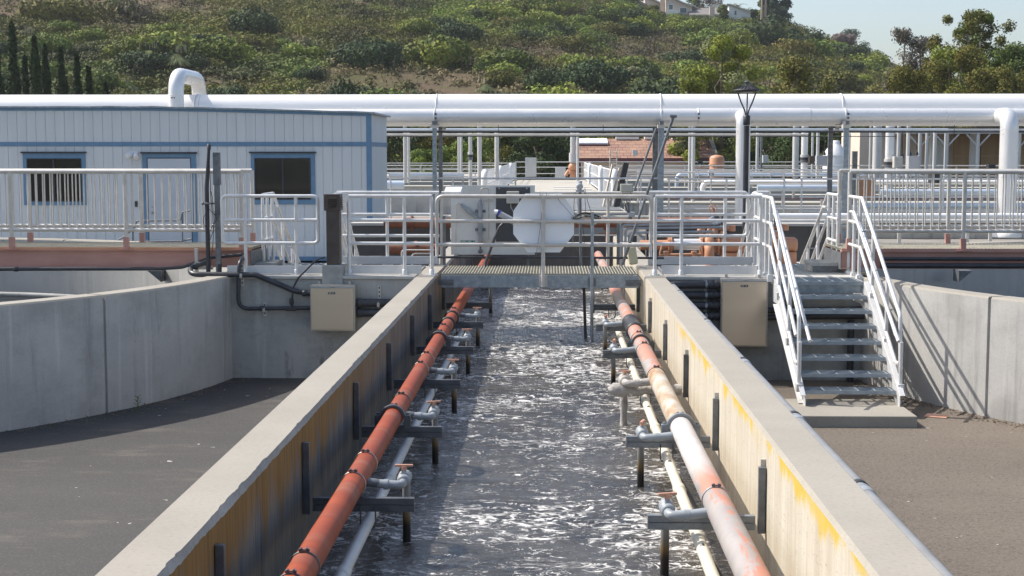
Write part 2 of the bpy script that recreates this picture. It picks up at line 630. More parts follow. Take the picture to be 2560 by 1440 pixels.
def m_redpipe():
    t = NT('terracotta_pipe_paint')
    band = t.noise(1.0, 4, 0.6, (0.6, 3.0, 0.6))
    scr = t.noise(6, 5, 0.7, (1, 0.5, 1))
    col = t.ramp(band, [(0.35, (0.37, 0.078, 0.030)), (0.5, (0.29, 0.060, 0.026)), (0.66, (0.32, 0.115, 0.07))])
    z = t.xyz()[2]
    col = t.mix(t.range(t.math('ADD', z, t.math('MULTIPLY', scr, 0.09)), 0.02, -0.03, 0, 0.5), col, (0.27, 0.15, 0.12))  # lower side greyed in the paint colour, standing in for its shade
    col = t.mix(t.range(scr, 0.66, 0.75, 0, 0.35), col, (0.45, 0.30, 0.24))
    t.set('Base Color', col)
    t.set('Roughness', 0.6)
    t.set('Specular IOR Level', 0.3)
    t.bump(t.noise(20, 4, 0.6), 0.08, 0.003)
    return t.m


def m_patchpipe():
    t = NT('flaking_pipe_paint')
    n1 = t.noise(1.0, 6, 0.66, (3.0, 0.75, 3.0), dist=0.6)
    grey = t.ramp(t.noise(5, 5, 0.6), [(0.35, (0.37, 0.335, 0.315)), (0.65, (0.30, 0.275, 0.26))])
    sal = t.ramp(t.noise(3, 5, 0.6), [(0.35, (0.55, 0.20, 0.12)), (0.65, (0.46, 0.22, 0.15))])
    y, z = t.xyz()[1], t.xyz()[2]
    nf = t.noise(1.0, 6, 0.7, (9, 3.5, 9), (2, 1, 6), dist=0.8)
    top = t.math('ADD', t.math('ADD', t.math('MULTIPLY', n1, 0.62), t.math('MULTIPLY', nf, 0.42)), t.math('MULTIPLY', z, 0.9))
    col = t.mix(t.range(top, 0.545, 0.60, 0, 0.9), grey, sal)
    # the bleached length in the middle
    w0 = t.math('ADD', y, t.math('MULTIPLY', n1, 0.9))
    white = t.math('MULTIPLY', t.range(w0, 8.85, 9.7), t.range(y, 12.86, 12.82))
    wc = t.ramp(t.noise(2.5, 5, 0.65, (2, 1, 2)), [(0.38, (0.52, 0.495, 0.46)), (0.53, (0.44, 0.365, 0.27)), (0.66, (0.34, 0.19, 0.09))])
    wc2 = t.ramp(t.noise(2.5, 5, 0.65, (2, 1, 2)), [(0.45, (0.56, 0.54, 0.525)), (0.62, (0.50, 0.45, 0.43)), (0.75, (0.36, 0.29, 0.27))])
    wc = t.mix(t.range(y, 10.4, 10.6), wc2, wc)
    col = t.mix(white, col, wc)
    t.set('Base Color', col)
    t.set('Roughness', 0.6)
    t.bump(t.noise(22, 5, 0.65), 0.25, 0.004)
    return t.m


def m_drop():
    t = NT('stained_drop_pipe')
    z = t.xyz()[2]
    n = t.noise(5, 4, 0.6)
    zz = t.math('ADD', z, t.math('MULTIPLY', n, 0.16))
    col = t.ramp(t.range(zz, -0.80, -0.46), [(0.0, (0.006, 0.006, 0.007)), (0.25, (0.02, 0.014, 0.01)), (0.5, (0.17, 0.105, 0.04)), (0.8, (0.20, 0.18, 0.14)), (1.0, (0.24, 0.245, 0.24))])
    t.set('Base Color', col)
    t.set('Roughness', 0.55)
    t.bump(t.noise(30, 4, 0.6), 0.3, 0.004)
    return t.m


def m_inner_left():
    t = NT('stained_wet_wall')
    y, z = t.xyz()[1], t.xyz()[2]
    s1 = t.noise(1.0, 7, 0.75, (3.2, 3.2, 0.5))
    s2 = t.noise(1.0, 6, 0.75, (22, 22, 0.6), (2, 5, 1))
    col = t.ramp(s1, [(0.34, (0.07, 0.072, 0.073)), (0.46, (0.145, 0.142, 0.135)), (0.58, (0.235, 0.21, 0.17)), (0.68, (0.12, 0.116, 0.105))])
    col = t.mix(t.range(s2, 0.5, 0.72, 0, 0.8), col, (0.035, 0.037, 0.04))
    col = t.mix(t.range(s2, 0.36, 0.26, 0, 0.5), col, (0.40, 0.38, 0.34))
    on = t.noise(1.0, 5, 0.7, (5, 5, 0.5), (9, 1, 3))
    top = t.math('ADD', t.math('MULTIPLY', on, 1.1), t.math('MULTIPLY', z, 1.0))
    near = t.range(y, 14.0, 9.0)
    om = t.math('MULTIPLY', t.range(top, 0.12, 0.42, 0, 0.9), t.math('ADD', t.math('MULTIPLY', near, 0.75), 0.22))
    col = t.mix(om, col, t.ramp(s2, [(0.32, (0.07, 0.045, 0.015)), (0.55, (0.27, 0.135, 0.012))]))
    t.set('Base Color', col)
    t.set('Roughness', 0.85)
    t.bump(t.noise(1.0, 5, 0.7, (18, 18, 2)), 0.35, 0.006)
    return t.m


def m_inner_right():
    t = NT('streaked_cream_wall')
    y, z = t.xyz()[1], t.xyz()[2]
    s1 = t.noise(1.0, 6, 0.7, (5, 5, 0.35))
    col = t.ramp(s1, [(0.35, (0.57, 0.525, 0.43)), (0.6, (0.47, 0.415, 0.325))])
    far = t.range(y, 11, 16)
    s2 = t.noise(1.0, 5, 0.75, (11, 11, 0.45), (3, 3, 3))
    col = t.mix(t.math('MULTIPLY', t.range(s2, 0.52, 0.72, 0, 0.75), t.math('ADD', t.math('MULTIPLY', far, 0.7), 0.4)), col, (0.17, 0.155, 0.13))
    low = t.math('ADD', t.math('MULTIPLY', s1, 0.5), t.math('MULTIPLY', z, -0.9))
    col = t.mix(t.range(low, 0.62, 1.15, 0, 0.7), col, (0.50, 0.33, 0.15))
    dr = t.noise(1.0, 4, 0.6, (1.6, 1.6, 0.12), (1, 4, 2))
    dr2 = t.noise(1.0, 4, 0.7, (12, 12, 0.4), (6, 4, 2))
    ln = t.math('ADD', t.math('MULTIPLY', dr, 1.1), t.math('MULTIPLY', dr2, 0.30))
    ln = t.math('ADD', ln, t.math('MULTIPLY', z, 1.7))
    ym = t.math('MULTIPLY', t.range(ln, 0.50, 0.64, 0, 0.9), t.range(y, 14.8, 12.5))
    ym = t.math('MULTIPLY', ym, t.range(t.noise(1.0, 3, 0.5, (0.9, 0.9, 0.1), (3, 9, 2)), 0.40, 0.52, 0.12, 1.0))
    col = t.mix(ym, col, (0.56, 0.38, 0.025))
    cr = t.noise(1.0, 3, 0.9, (1.2, 1.2, 5), (5, 5, 5))
    ck = t.math('ABSOLUTE', t.math('SUBTRACT', cr, 0.5))
    col = t.mix(t.range(ck, 0.004, 0.0, 0, 0.5), col, (0.16, 0.14, 0.12))
    t.set('Base Color', col)
    t.set('Roughness', 0.9)
    t.bump(t.noise(25, 5, 0.7), 0.3, 0.005)
    return t.m


def m_water():
    t = NT('aerated_channel_water')
    y = t.xyz()[1]
    warp = t.noise(2.0, 4, 0.6)
    base = t.ramp(t.noise(1.2, 4, 0.6, (1, 1, 1)), [(0.35, (0.034, 0.031, 0.028)), (0.65, (0.080, 0.073, 0.064))])
    # flecks of froth and thin lacy strands between them
    patch = t.noise(1.0, 4, 0.6, (0.6, 0.9, 1), (4, 1, 2))
    near = t.math('MULTIPLY', t.range(y, 8.2, 6.6), 0.10)
    far = t.math('MULTIPLY', t.math('MULTIPLY', t.range(y, 14.5, 16.0), t.range(y, 26.0, 20.5)), 0.07)
    amt = t.math('ADD', patch, t.math('ADD', near, far))
    n1 = t.noise(1.0, 6, 0.62, (6.5, 12.5, 1), dist=1.1)
    thr = t.range(amt, 0.32, 0.72, 0.66, 0.525)
    f1 = t.range(t.math('SUBTRACT', n1, thr), -0.01, 0.085)
    n2 = t.noise(1.0, 4, 0.6, (2.6, 6.5, 1), (3, 8, 1), dist=1.2)
    rid2 = t.math('ABSOLUTE', t.math('SUBTRACT', n2, 0.5))
    n3 = t.noise(1.0, 3, 0.6, (3.0, 3.5, 1), (9, 2, 1))
    f2 = t.math('MULTIPLY', t.range(rid2, t.range(amt, 0.35, 0.7, 0.010, 0.042), 0.0), t.range(n3, 0.42, 0.56))
    n4 = t.noise(1.0, 4, 0.65, (16, 26, 1), (1, 5, 1), dist=0.8)
    f3 = t.range(t.math('SUBTRACT', n4, t.range(amt, 0.32, 0.72, 0.69, 0.56)), 0.0, 0.05, 0, 0.9)
    mask = t.math('MAXIMUM', t.math('MAXIMUM', f1, f2), f3)
    grain = t.noise(30, 3, 0.7)
    mask = t.math('MULTIPLY', mask, t.range(grain, 0.3, 0.5, 0.6, 1.0))
    t.set('Base Color', t.mix(mask, base, (0.80, 0.79, 0.77)))
    t.set('Roughness', t.range(mask, 0, 0.7, 0.09, 0.8))
    t.set('IOR', 1.33)
    t.set('Specular IOR Level', 0.85)
    h = t.math('ADD', t.noise(1.0, 5, 0.6, (7, 13, 1), dist=0.4), t.math('MULTIPLY', t.noise(1.0, 4, 0.6, (22, 34, 1)), 0.35))
    h = t.math('ADD', h, t.math('MULTIPLY', mask, 0.25))
    t.bump(h, 0.8, 0.026)
    return t.m


def m_asphalt():
    t = NT('asphalt')
    x, y = t.xyz()[0], t.xyz()[1]
    fine = t.noise(26, 5, 0.85)
    gran = t.noise(42, 3, 0.85)
    big = t.noise(0.5, 5, 0.6, (0.6, 1.4, 1))
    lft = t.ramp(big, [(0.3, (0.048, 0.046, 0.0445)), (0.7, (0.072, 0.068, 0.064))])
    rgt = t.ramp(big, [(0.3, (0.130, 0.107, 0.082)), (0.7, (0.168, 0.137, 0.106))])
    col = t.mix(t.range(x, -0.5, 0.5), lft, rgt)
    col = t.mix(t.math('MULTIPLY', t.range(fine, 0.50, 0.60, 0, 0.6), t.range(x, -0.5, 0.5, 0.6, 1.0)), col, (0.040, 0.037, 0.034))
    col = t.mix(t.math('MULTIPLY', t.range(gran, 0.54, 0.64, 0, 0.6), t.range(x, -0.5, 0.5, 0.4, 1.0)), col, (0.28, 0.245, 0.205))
    dust = t.noise(0.9, 6, 0.75, (0.7, 1.8, 1), (5, 2, 0))
    col = t.mix(t.range(dust, 0.50, 0.70, 0, 0.42), col, (0.19, 0.158, 0.125))
    spot = t.noise(9, 2, 0.4, (1, 1, 1), (3, 3, 0))
    col = t.mix(t.range(spot, 0.775, 0.79, 0, 0.8), col, (0.55, 0.53, 0.50))
    cr = t.noise(1.0, 5, 0.75, (3, 7, 1), (8, 2, 0), dist=0.7)
    ck = t.math('ABSOLUTE', t.math('SUBTRACT', cr, 0.5))
    cm = t.math('MULTIPLY', t.range(ck, 0.012, 0.0), t.range(t.noise(0.6, 3, 0.5, (1, 1, 1), (2, 7, 0)), 0.5, 0.62, 0, 0.75))
    col = t.mix(cm, col, (0.03, 0.028, 0.026))
    t.set('Base Color', col)
    t.set('Roughness', 0.92)
    t.bump(t.math('ADD', fine, gran), 0.6, 0.008)
    return t.m


def m_hill():
    t = NT('dry_hillside')
    a = t.noise(0.03, 6, 0.6, (1, 0.6, 1))
    b = t.noise(0.5, 6, 0.7)
    col = t.ramp(b, [(0.3, (0.175, 0.115, 0.083)), (0.5, (0.13, 0.093, 0.064)), (0.62, (0.11, 0.105, 0.05)), (0.75, (0.07, 0.08, 0.03))])
    col = t.mix(t.range(a, 0.4, 0.6, 0, 0.6), col, (0.075, 0.08, 0.03))
    t.set('Base Color', col)
    t.set('Roughness', 1.0)
    t.set('Specular IOR Level', 0.1)
    t.bump(t.noise(1.2, 5, 0.7), 0.8, 0.4)
    return t.m


def m_leaf(name, trans=0.08):
    t = NT(name)
    at_ = t.n('ShaderNodeAttribute', attribute_name='tint')
    info = t.n('ShaderNodeObjectInfo')
    hs = t.n('ShaderNodeHueSaturation')
    t.link(at_.outputs['Color'], hs.inputs['Color'])
    t.link(t.range(info.outputs['Random'], 0, 1, 0.485, 0.512), hs.inputs['Hue'])
    t.link(t.range(info.outputs['Random'], 1, 0, 0.82, 1.12), hs.inputs['Value'])
    t.set('Base Color', hs.outputs[0])
    t.set('Roughness', 0.75)
    t.set('Specular IOR Level', 0.25)
    ln = t.n('ShaderNodeAttribute', attribute_name='lean')
    vt = t.n('ShaderNodeVectorTransform', vector_type='NORMAL', convert_from='OBJECT', convert_to='WORLD')
    t.link(ln.outputs['Vector'], vt.inputs[0])
    geo = t.n('ShaderNodeNewGeometry')
    mv = t.n('ShaderNodeMix', data_type='VECTOR')
    mv.inputs[0].default_value = 0.30
    t.link(geo.outputs['Normal'], mv.inputs[4])
    t.link(vt.outputs[0], mv.inputs[5])
    nn = t.n('ShaderNodeVectorMath', operation='NORMALIZE')
    t.link(mv.outputs[1], nn.inputs[0])
    t.link(nn.outputs[0], t.b.inputs['Normal'])
    tr = t.n('ShaderNodeBsdfTranslucent')
    t.link(hs.outputs[0], tr.inputs[0])
    mx = t.n('ShaderNodeMixShader')
    mx.inputs[0].default_value = trans
    out = t.t.nodes['Material Output']
    t.link(t.b.outputs[0], mx.inputs[1])
    t.link(tr.outputs[0], mx.inputs[2])
    t.link(mx.outputs[0], out.inputs[0])
    return t.m


def m_tiles():
    t = NT('terracotta_roof_tiles')
    br = t.n('ShaderNodeTexBrick')
    br.inputs['Scale'].default_value = 1.0
    br.inputs['Brick Width'].default_value = 0.5
    br.inputs['Row Height'].default_value = 0.2
    br.inputs['Mortar Size'].default_value = 0.022
    br.inputs['Color1'].default_value = (0.36, 0.20, 0.14, 1)
    br.inputs['Color2'].default_value = (0.27, 0.145, 0.105, 1)
    br.inputs['Mortar'].default_value = (0.12, 0.07, 0.055, 1)
    mp = t.n('ShaderNodeMapping')
    mp.inputs['Rotation'].default_value = (R(90), 0, 0)
    t.link(t.co, mp.inputs[0])
    t.link(mp.outputs[0], br.inputs['Vector'])
    col = t.mix(t.range(t.noise(0.7, 4, 0.6), 0.4, 0.7, 0, 0.5), br.outputs[0], (0.40, 0.25, 0.16))
    t.set('Base Color', col)
    t.set('Roughness', 0.9)
    t.bump(br.outputs[1], -0.5, 0.03)
    return t.m


def m_stainless():
    t = NT('brushed_stainless')
    t.set('Base Color', t.ramp(t.noise(0.9, 3, 0.5, (0.4, 1, 3)), [(0.3, (0.70, 0.61, 0.50)), (0.7, (0.63, 0.545, 0.445))]))
    t.set('Metallic', 0.92)
    t.set('Roughness', 0.30)
    return t.m


M['stainless'] = m_stainless()
M['siding'] = m_siding()
M['glass'] = m_glass_dark()
M['redpipe'] = m_redpipe()
M['patchpipe'] = m_patchpipe()
M['drop'] = m_drop()
M['inner_left'] = m_inner_left()
M['inner_right'] = m_inner_right()
M['water'] = m_water()
M['asphalt'] = m_asphalt()
M['hill'] = m_hill()
M['leaf'] = m_leaf('foliage')
M['tiles'] = m_tiles()
M['tank_water'] = simple('dark_tank_water', (0.02, 0.022, 0.018), (0.035, 0.034, 0.028), 1.5, rough=0.08, bump=0.15, bscale=6, bdist=0.02)

# ================================================================== GROUND AND WATER
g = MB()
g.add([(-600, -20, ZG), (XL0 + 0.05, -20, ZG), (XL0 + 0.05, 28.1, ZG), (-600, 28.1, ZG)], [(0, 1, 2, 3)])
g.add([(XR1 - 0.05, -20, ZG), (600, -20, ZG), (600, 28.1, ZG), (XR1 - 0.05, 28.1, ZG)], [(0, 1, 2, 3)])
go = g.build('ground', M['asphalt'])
tag(go, 'asphalt paving on both sides of the concrete channel', kind='structure')
g = MB()
g.add([(-600, 28.0, ZY), (-2.4, 28.0, ZY), (-2.4, 1500, ZY - 1.0), (-600, 1500, ZY - 1.0)], [(0, 1, 2, 3)])
g.add([(2.2, 28.0, ZY), (600, 28.0, ZY), (600, 1500, ZY - 1.0), (2.2, 1500, ZY - 1.0)], [(0, 1, 2, 3)])
g.add([(-2.4, 38.4, ZY - 0.01), (2.2, 38.4, ZY - 0.01), (2.2, 1500, ZY - 1.0), (-2.4, 1500, ZY - 1.0)], [(0, 1, 2, 3)])
tag(g.build('yard_ground', M['yard']), 'pale paved yard behind the round tanks', kind='structure')


def water_sheet():
    dy = 0.035
    xs = np.linspace(XL1 - 0.02, XR0 + 0.02, 104)
    ys = np.concatenate([np.arange(3.0, 4.5, 0.1), np.arange(4.5, 12, 0.022), np.arange(12, 20, 0.035), np.arange(20, 29.2, 0.07)])
    X, Y = np.meshgrid(xs, ys)
    wx = X + 0.35 * (fbm(X * 1.7, Y * 1.7, 3, 3) - 0.5)
    wy = Y + 0.35 * (fbm(X * 1.7, Y * 1.7, 9, 3) - 0.5)
    h = 0.05 * (fbm(wx * 1.5, wy * 2.3, 1, 3) - 0.5)
    rg = 1 - np.abs(2 * fbm(wx * 3.2, wy * 6.0, 21, 3) - 1)
    h += 0.022 * (rg - 0.6)
    rg2 = 1 - np.abs(2 * fbm(wx * 8, wy * 14, 41, 3) - 1)
    h += 0.012 * (rg2 - 0.6)
    boil = sstep(15.5, 17, Y) * sstep(21, 19.5, Y) + 0.7 * sstep(8.5, 7.0, Y)
    h += boil * 0.05 * (fbm(wx * 4, wy * 5, 77, 4) - 0.5)
    h += boil * 0.02 * np.abs(fbm(wx * 12, wy * 14, 79, 3) - 0.5)
    n, m = X.shape
    v = np.stack([X.ravel(), Y.ravel(), (ZW + h).ravel()], 1)
    i = np.arange(n - 1)[:, None] * m + np.arange(m - 1)[None, :]
    f = np.stack([i, i + 1, i + m + 1, i + m], -1).reshape(-1, 4)
    o = np_mesh('water', v, f, M['water'], smooth=True)
    tag(o, 'foaming dark water running through the channel', kind='structure')


water_sheet()

# ================================================================== CHANNEL WALLS


def channel_wall(name, label, x_out, x_in, mat_in, chipped, seed):
    """top face, outer face, inner face; the trailer-side one has a broken inner arris"""
    root = thing(name, label, 'wall')
    ys = np.concatenate([np.arange(1.5, 20, 0.022 if chipped else 0.1), np.arange(20, 28.5, 0.5)])
    sgn = 1 if x_in > x_out else -1
    vs, fs, mi = [], [], []
    n1 = fbm(ys * 2.7, ys * 0 + 0.5, seed, 5)
    n2 = fbm(ys * 17, ys * 0 + 3.5, seed + 5, 3)
    for k, y in enumerate(ys):
        if chipped:
            cw = 0.012 + 0.010 * max(0, n1[k] - 0.42) + 0.020 * (n2[k] - 0.42) * sstep(0.40, 0.65, n1[k])
            if n1[k] > 0.60:
                cw += 0.004
            cd = 0.030 + 0.02 * max(0, n2[k] - 0.4) + 0.012 * n1[k]
            cw, bow = float(cw), 0.004 * (n1[k] - 0.5)
        else:
            cw, cd, bow = 0.02, 0.02, 0.004 * (n1[k] - 0.5)
        cw = max(0.006, cw)
        vs += [(x_out, y, ZG - 0.3), (x_out, y, -0.018), (x_out + sgn * 0.018, y, 0.0),
               (x_in - sgn * cw, y, 0.0), (x_in - sgn * cw * 0.45 + bow, y, -cd * 0.5 - 0.006 * n2[k]), (x_in + bow, y, -cd), (x_in, y, ZW - 0.9)]
    N = 7
    for k in range(len(ys) - 1):
        for j in range(N - 1):
            a = k * N + j
            q = (a, a + 1, a + N + 1, a + N)
            fs.append(q if sgn < 0 else q[::-1])
            mi.append(1 if j == 0 else (2 if j in (3, 4) else (3 if j == 5 else 0)))
    b = MB()
    b.v = [tuple(p) for p in vs]
    b.f = fs
    b.s = [False] * len(fs)
    b.m = mi
    for s0 in (0, len(ys) - 1):
        b.f.append(tuple(s0 * N + j for j in range(N)))
        b.s.append(False)
        b.m.append(1)
    b.build('wall_body', [M['conc_top'], M['conc_tank'], M['conc_chip'] if chipped else M['conc_top'], mat_in], root)
    return root


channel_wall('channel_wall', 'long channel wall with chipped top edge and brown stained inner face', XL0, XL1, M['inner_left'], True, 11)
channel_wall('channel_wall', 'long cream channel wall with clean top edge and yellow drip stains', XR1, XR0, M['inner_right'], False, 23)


# ================================================================== ROUND TANKS
def tank(name, label, cx, cy, r, a0, a1, joints, sgn):
    root = thing(name, label, 'tank wall', (cx, cy, 0))
    n = 200
    th = 0.29
    prof = [(r, ZG - 0.2), (r, -0.02), (r - 0.02, 0), (r - th + 0.02, 0), (r - th, -0.02), (r - th, -1.6)]
    vs, fs, mi = [], [], []
    jd = [R(j) for j in joints]
    angs = []
    for k in range(n):
        angs.append(2 * math.pi * k / n)
    for j in jd:
        angs += [j - 0.0030, j - 0.0028, j + 0.0028, j + 0.0030]
    angs = sorted(a % (2 * math.pi) for a in angs)
    n = len(angs)
    for a in angs:
        dj = min([abs((a - j + math.pi) % (2 * math.pi) - math.pi) for j in jd] + [9])
        for q, (rr, z) in enumerate(prof):
            if dj < 0.0029:
                if q < 3:
                    rr -= 0.03
                z -= 0.02 if z > -1 else 0
            vs.append((cx + rr * math.cos(a), cy + rr * math.sin(a), z))
    K = len(prof)
    for k in range(n):
        k2 = (k + 1) % n
        for j in range(K - 1):
            fs.append((k * K + j, k2 * K + j, k2 * K + j + 1, k * K + j + 1))
            mi.append(1 if 1 <= j <= 3 else (2 if j == 4 else 0))
    b = MB()
    b.v, b.f, b.s, b.m = vs, fs, [False] * len(fs), mi
    b.build('ring_wall', [M['conc_tank'], M['conc_top'], M['conc_plain']], root)
    w = MB()
    m = 64
    w.add([(cx + (r - 0.2) * math.cos(2 * math.pi * k / m), cy + (r - 0.2) * math.sin(2 * math.pi * k / m), -1.12) for k in range(m)], [tuple(range(m))])
    tag(w.build('tank_water', M['tank_water']), 'still dark water inside the round tank ' + ('by the trailer' if cx < 0 else 'by the stairs'), kind='structure')
    # overflow trough inside the far wall
    t = MB()
    m = 90
    pts = []
    for k in range(m):
        a = 2 * math.pi * k / m
        pts.append((cx + (r - 0.75) * math.cos(a), cy + (r - 0.75) * math.sin(a), -1.02))
    t.tube(pts, 0.05, 6, closed=True)
    t.build('weir', M['conc_cross'], root)
    return root


TLX, TLY, TRR = -11.58, 19.85, 7.42
TRX = 11.48
tank('round_tank', 'grey round tank wall in shade beside the pale trailer', TLX, TLY, TRR, 0, 0, [-29.6, 26, 70, -75], 1)
tank('round_tank', 'sunlit round tank wall behind the metal stairs', TRX, TLY, TRR, 0, 0, [180 + 29.3, 154, 110, 180 + 75], -1)


# ================================================================== CROSS WALLS UNDER THE PLATFORMS
def cross_wall(label, x0, x1, pier=None):
    root = thing('platform_wall', label, 'wall')
    b = MB()
    b.box(x0, YP, ZG - 0.2, x1, YP + 0.3, -0.045)
    b.build('wall_body', M['conc_cross'], root, 0.008)
    c = MB()
    c.box(x0, YP - 0.03, -0.043, x1, YP + 0.33, 0.0)
    c.build('wall_cap', M['conc_plain'], root, 0.008)
    d = MB()
    d.box(x0, YP + 1.75, ZG, x1, YP + 2.05, -0.03)
    d.build('rear_wall', M['conc_cross'], root, 0.008)
    if pier:
        p = MB()
        p.box(pier[0], YP - 0.035, -0.12, pier[1], YP + 0.26, 0.145)
        p.build('pier', M['conc_cross'], root, 0.012)
    return root


px0 = at(806, 700, YP).x
px1 = at(858, 700, YP).x
cross_wall('shaded concrete cross wall carrying the brown vent post', -4.30, XL0, (px0, px1))
cross_wall('concrete cross wall behind the metal stairs', XR1, 4.25)


# ================================================================== PLATFORM DECKS
def grating(name, label, x0, y0, x1, y1, z, mat, pitch, along, thick=0.03, cat='grating', cross=0.3):
    """bars on edge, along x or y, with cross rods"""
    b = MB()
    bw = 0.006 if mat is not M['grating_frp'] else 0.009
    if along == 'y':
        k = x0
        while k <= x1 + 1e-6:
            b.box(k - bw / 2, y0, z - thick, k + bw / 2, y1, z)
            k += pitch
        k = y0 + 0.05
        while k < y1:
            b.box(x0, k - bw / 2, z - thick * 0.8, x1, k + bw / 2, z - 0.002)
            k += cross
    else:
        k = y0
        while k <= y1 + 1e-6:
            b.box(x0, k - bw / 2, z - thick, x1, k + bw / 2, z)
            k += pitch
        k = x0 + 0.05
        while k < x1:
            b.box(k - bw / 2, y0, z - thick * 0.8, k + bw / 2, y1, z - 0.002)
            k += cross
    root = thing(name, label, cat)
    b.build('bars', mat, root)
    f = MB()
    t = 0.012
    f.box(x0 - t, y0 - t, z - thick - 0.01, x1 + t, y0, z + 0.001)
    f.box(x0 - t, y1, z - thick - 0.01, x1 + t, y1 + t, z + 0.001)
    f.box(x0 - t, y0, z - thick - 0.01, x0, y1, z + 0.001)
    f.box(x1, y0, z - thick - 0.01, x1 + t, y1, z + 0.001)
    f.build('edge_frame', mat, root)
    return root


grating('deck_grating', 'steel deck grating beside the brown vent post', -4.05, YP + 0.36, XL0 - 0.03, YP + 1.72, 0.004, M['grating_steel'], 0.034, 'x')
grating('deck_grating', 'steel deck grating at the head of the metal stairs', XR1 + 0.03, YP + 0.36, 4.02, YP + 1.72, 0.004, M['grating_steel'], 0.034, 'x')

# bridge over the channel
YB = 18.92
br = thing('channel_footbridge', 'grey galvanised footbridge with yellowed grating across the water', 'footbridge')
for yy, nm in ((YB, 'beam'), (YB + 1.28, 'beam')):
    b = MB()
    b.box(XL1 + 0.06, yy, -0.165, XR0 - 0.06, yy + 0.012, -0.004)
    b.box(XL1 + 0.06, yy + 0.012, -0.165, XR0 - 0.06, yy + 0.07, -0.153)
    b.box(XL1 + 0.06, yy + 0.012, -0.016, XR0 - 0.06, yy + 0.07, -0.004)
    b.build(nm, M['galv'], br, 0.003)
for xx in (XL1 + 0.13, XR0 - 0.13):
    b = MB()
    b.box(xx - 0.11, YB - 0.012, -0.135, xx + 0.10, YB - 0.002, -0.055)
    b.lathe([(0.013, 0), (0.013, 0.018)], (xx - 0.05, YB - 0.012, -0.095), (0, -1, 0), 6)
    b.lathe([(0.013, 0), (0.013, 0.018)], (xx + 0.05, YB - 0.012, -0.095), (0, -1, 0), 6)
    b.build('end_bracket', M['galv_dark'], br)
gb = MB()
x = XL1 + 0.07
while x < XR0 - 0.06:
    gb.box(x - 0.0045, YB + 0.005, -0.002, x + 0.0045, YB + 1.33, 0.026)
    x += 0.0395
y = YB + 0.02
while y < YB + 1.33:
    gb.box(XL1 + 0.07, y - 0.005, 0.004, XR0 - 0.07, y + 0.005, 0.025)
    y += 0.15
gb.build('grating', M['grating_frp'], br)

# ================================================================== SUBMERGED AIR PIPES
ZP = -0.395                 # axis of the big air pipes
XPL, RPL = -1.198, 0.073
XPR, RPR = 0.981, 0.080


def band(parent, x, z, r, y, mat, bolt_a=0.2):
    b = MB()
    b.ring((x, y, z), (0, 1, 0), r + 0.003, 0.0045, 24, 6)
    b.build('band_clamp', mat, parent)
    c = MB()
    top = z + r + 0.012
    for s in (-1, 1):
        c.box(x + s * 0.014 - 0.004, y - 0.012, z + r - 0.002, x + s * 0.014 + 0.004, y + 0.012, top + 0.010)
    c.tube([(x - 0.026, y, top), (x + 0.026, y, top)], 0.004, 6)
    for s in (-1, 1):
        c.lathe([(0.008, -0.004), (0.008, 0.004)], (x + s * 0.023, y, top), (1, 0, 0), 6)
    c.build('clamp_bolt', M['strut'], parent)


def saddle(parent, x, z, r, y, mat):
    b = MB()
    n = 20
    w = 0.045
    vs, fs = [], []
    for i in range(n + 1):
        a = math.pi * i / n
        for rr, yy in ((r + 0.002, -w / 2), (r + 0.026, -w / 2), (r + 0.026, w / 2), (r + 0.002, w / 2)):
            vs.append((x + rr * math.cos(a), y + yy, z + rr * math.sin(a)))
    for i in range(n):
        for k in range(4):
            k2 = (k + 1) % 4
            fs.append((i * 4 + k, (i + 1) * 4 + k, (i + 1) * 4 + k2, i * 4 + k2))
    fs += [(0, 1, 2, 3), (n * 4 + 3, n * 4 + 2, n * 4 + 1, n * 4)]
    b.add(vs, fs, False)
    for s in (-1, 1):
        b.box(x + s * (r + 0.012), y - w / 2, z - 0.085, x + s * (r + 0.065), y + w / 2, z + 0.02)
        b.lathe([(0.014, 0), (0.014, 0.016)], (x + s * (r + 0.042), y, z + 0.02), (0, 0, 1), 6)
    b.build('saddle_clamp', mat, parent, 0.004)


# the two long pipes
pl = thing('air_pipe', 'long terracotta red air pipe along the stained channel wall', 'pipe', (XPL, 0, ZP))
b = MB()
b.tube([(XPL, 2.5, ZP), (XPL, 28.39, ZP)], RPL, 28)
b.build('pipe_body', M['redpipe'], pl)
pr = thing('air_pipe', 'long flaking grey, salmon and white air pipe along the cream channel wall', 'pipe', (XPR, 0, ZP))
b = MB()
b.tube([(XPR, 2.5, ZP), (XPR, 28.39, ZP)], RPR, 28)
b.build('pipe_body', M['patchpipe'], pr)
b = MB()
ya = 16.1
b.lathe([(RPR + 0.002, 0), (RPR + 0.022, 0.01), (RPR + 0.022, 0.10), (RPR + 0.012, 0.11), (RPR + 0.012, 0.72), (RPR + 0.026, 0.74), (RPR + 0.026, 0.86), (RPR + 0.004, 0.88)], (XPR, ya, ZP), (0, 1, 0), 26)
b.build('rubber_sleeve', M['black'], pr, label='black rubber repair sleeve')
SL = [8.50 + 2.27 * k for k in range(-1, 6)]
SR = [8.13 + 2.308 * k for k in range(-1, 6)]
SL = [y for y in SL if y < 26]
SR = [y for y in SR if y < 26]
for y in (6.44, 6.80, 8.55, 9.14, 10.86, 11.40, 13.14, 13.78, 15.50, 16.08, 17.8, 21.4, 22.2):
    band(pl, XPL, ZP, RPL, y, M['stainless_rim'] if int(y * 10) % 2 else M['galv_dark'])
for y in (5.93, 8.19, 10.50, 12.85, 14.5, 15.4, 21.4, 22.2):
    band(pr, XPR, ZP, RPR, y, M['galv'] if y < 10 else M['galv_dark'])
for k in (2, 4):
    saddle(pl, XPL, ZP, RPL, SL[k], M['strut'])
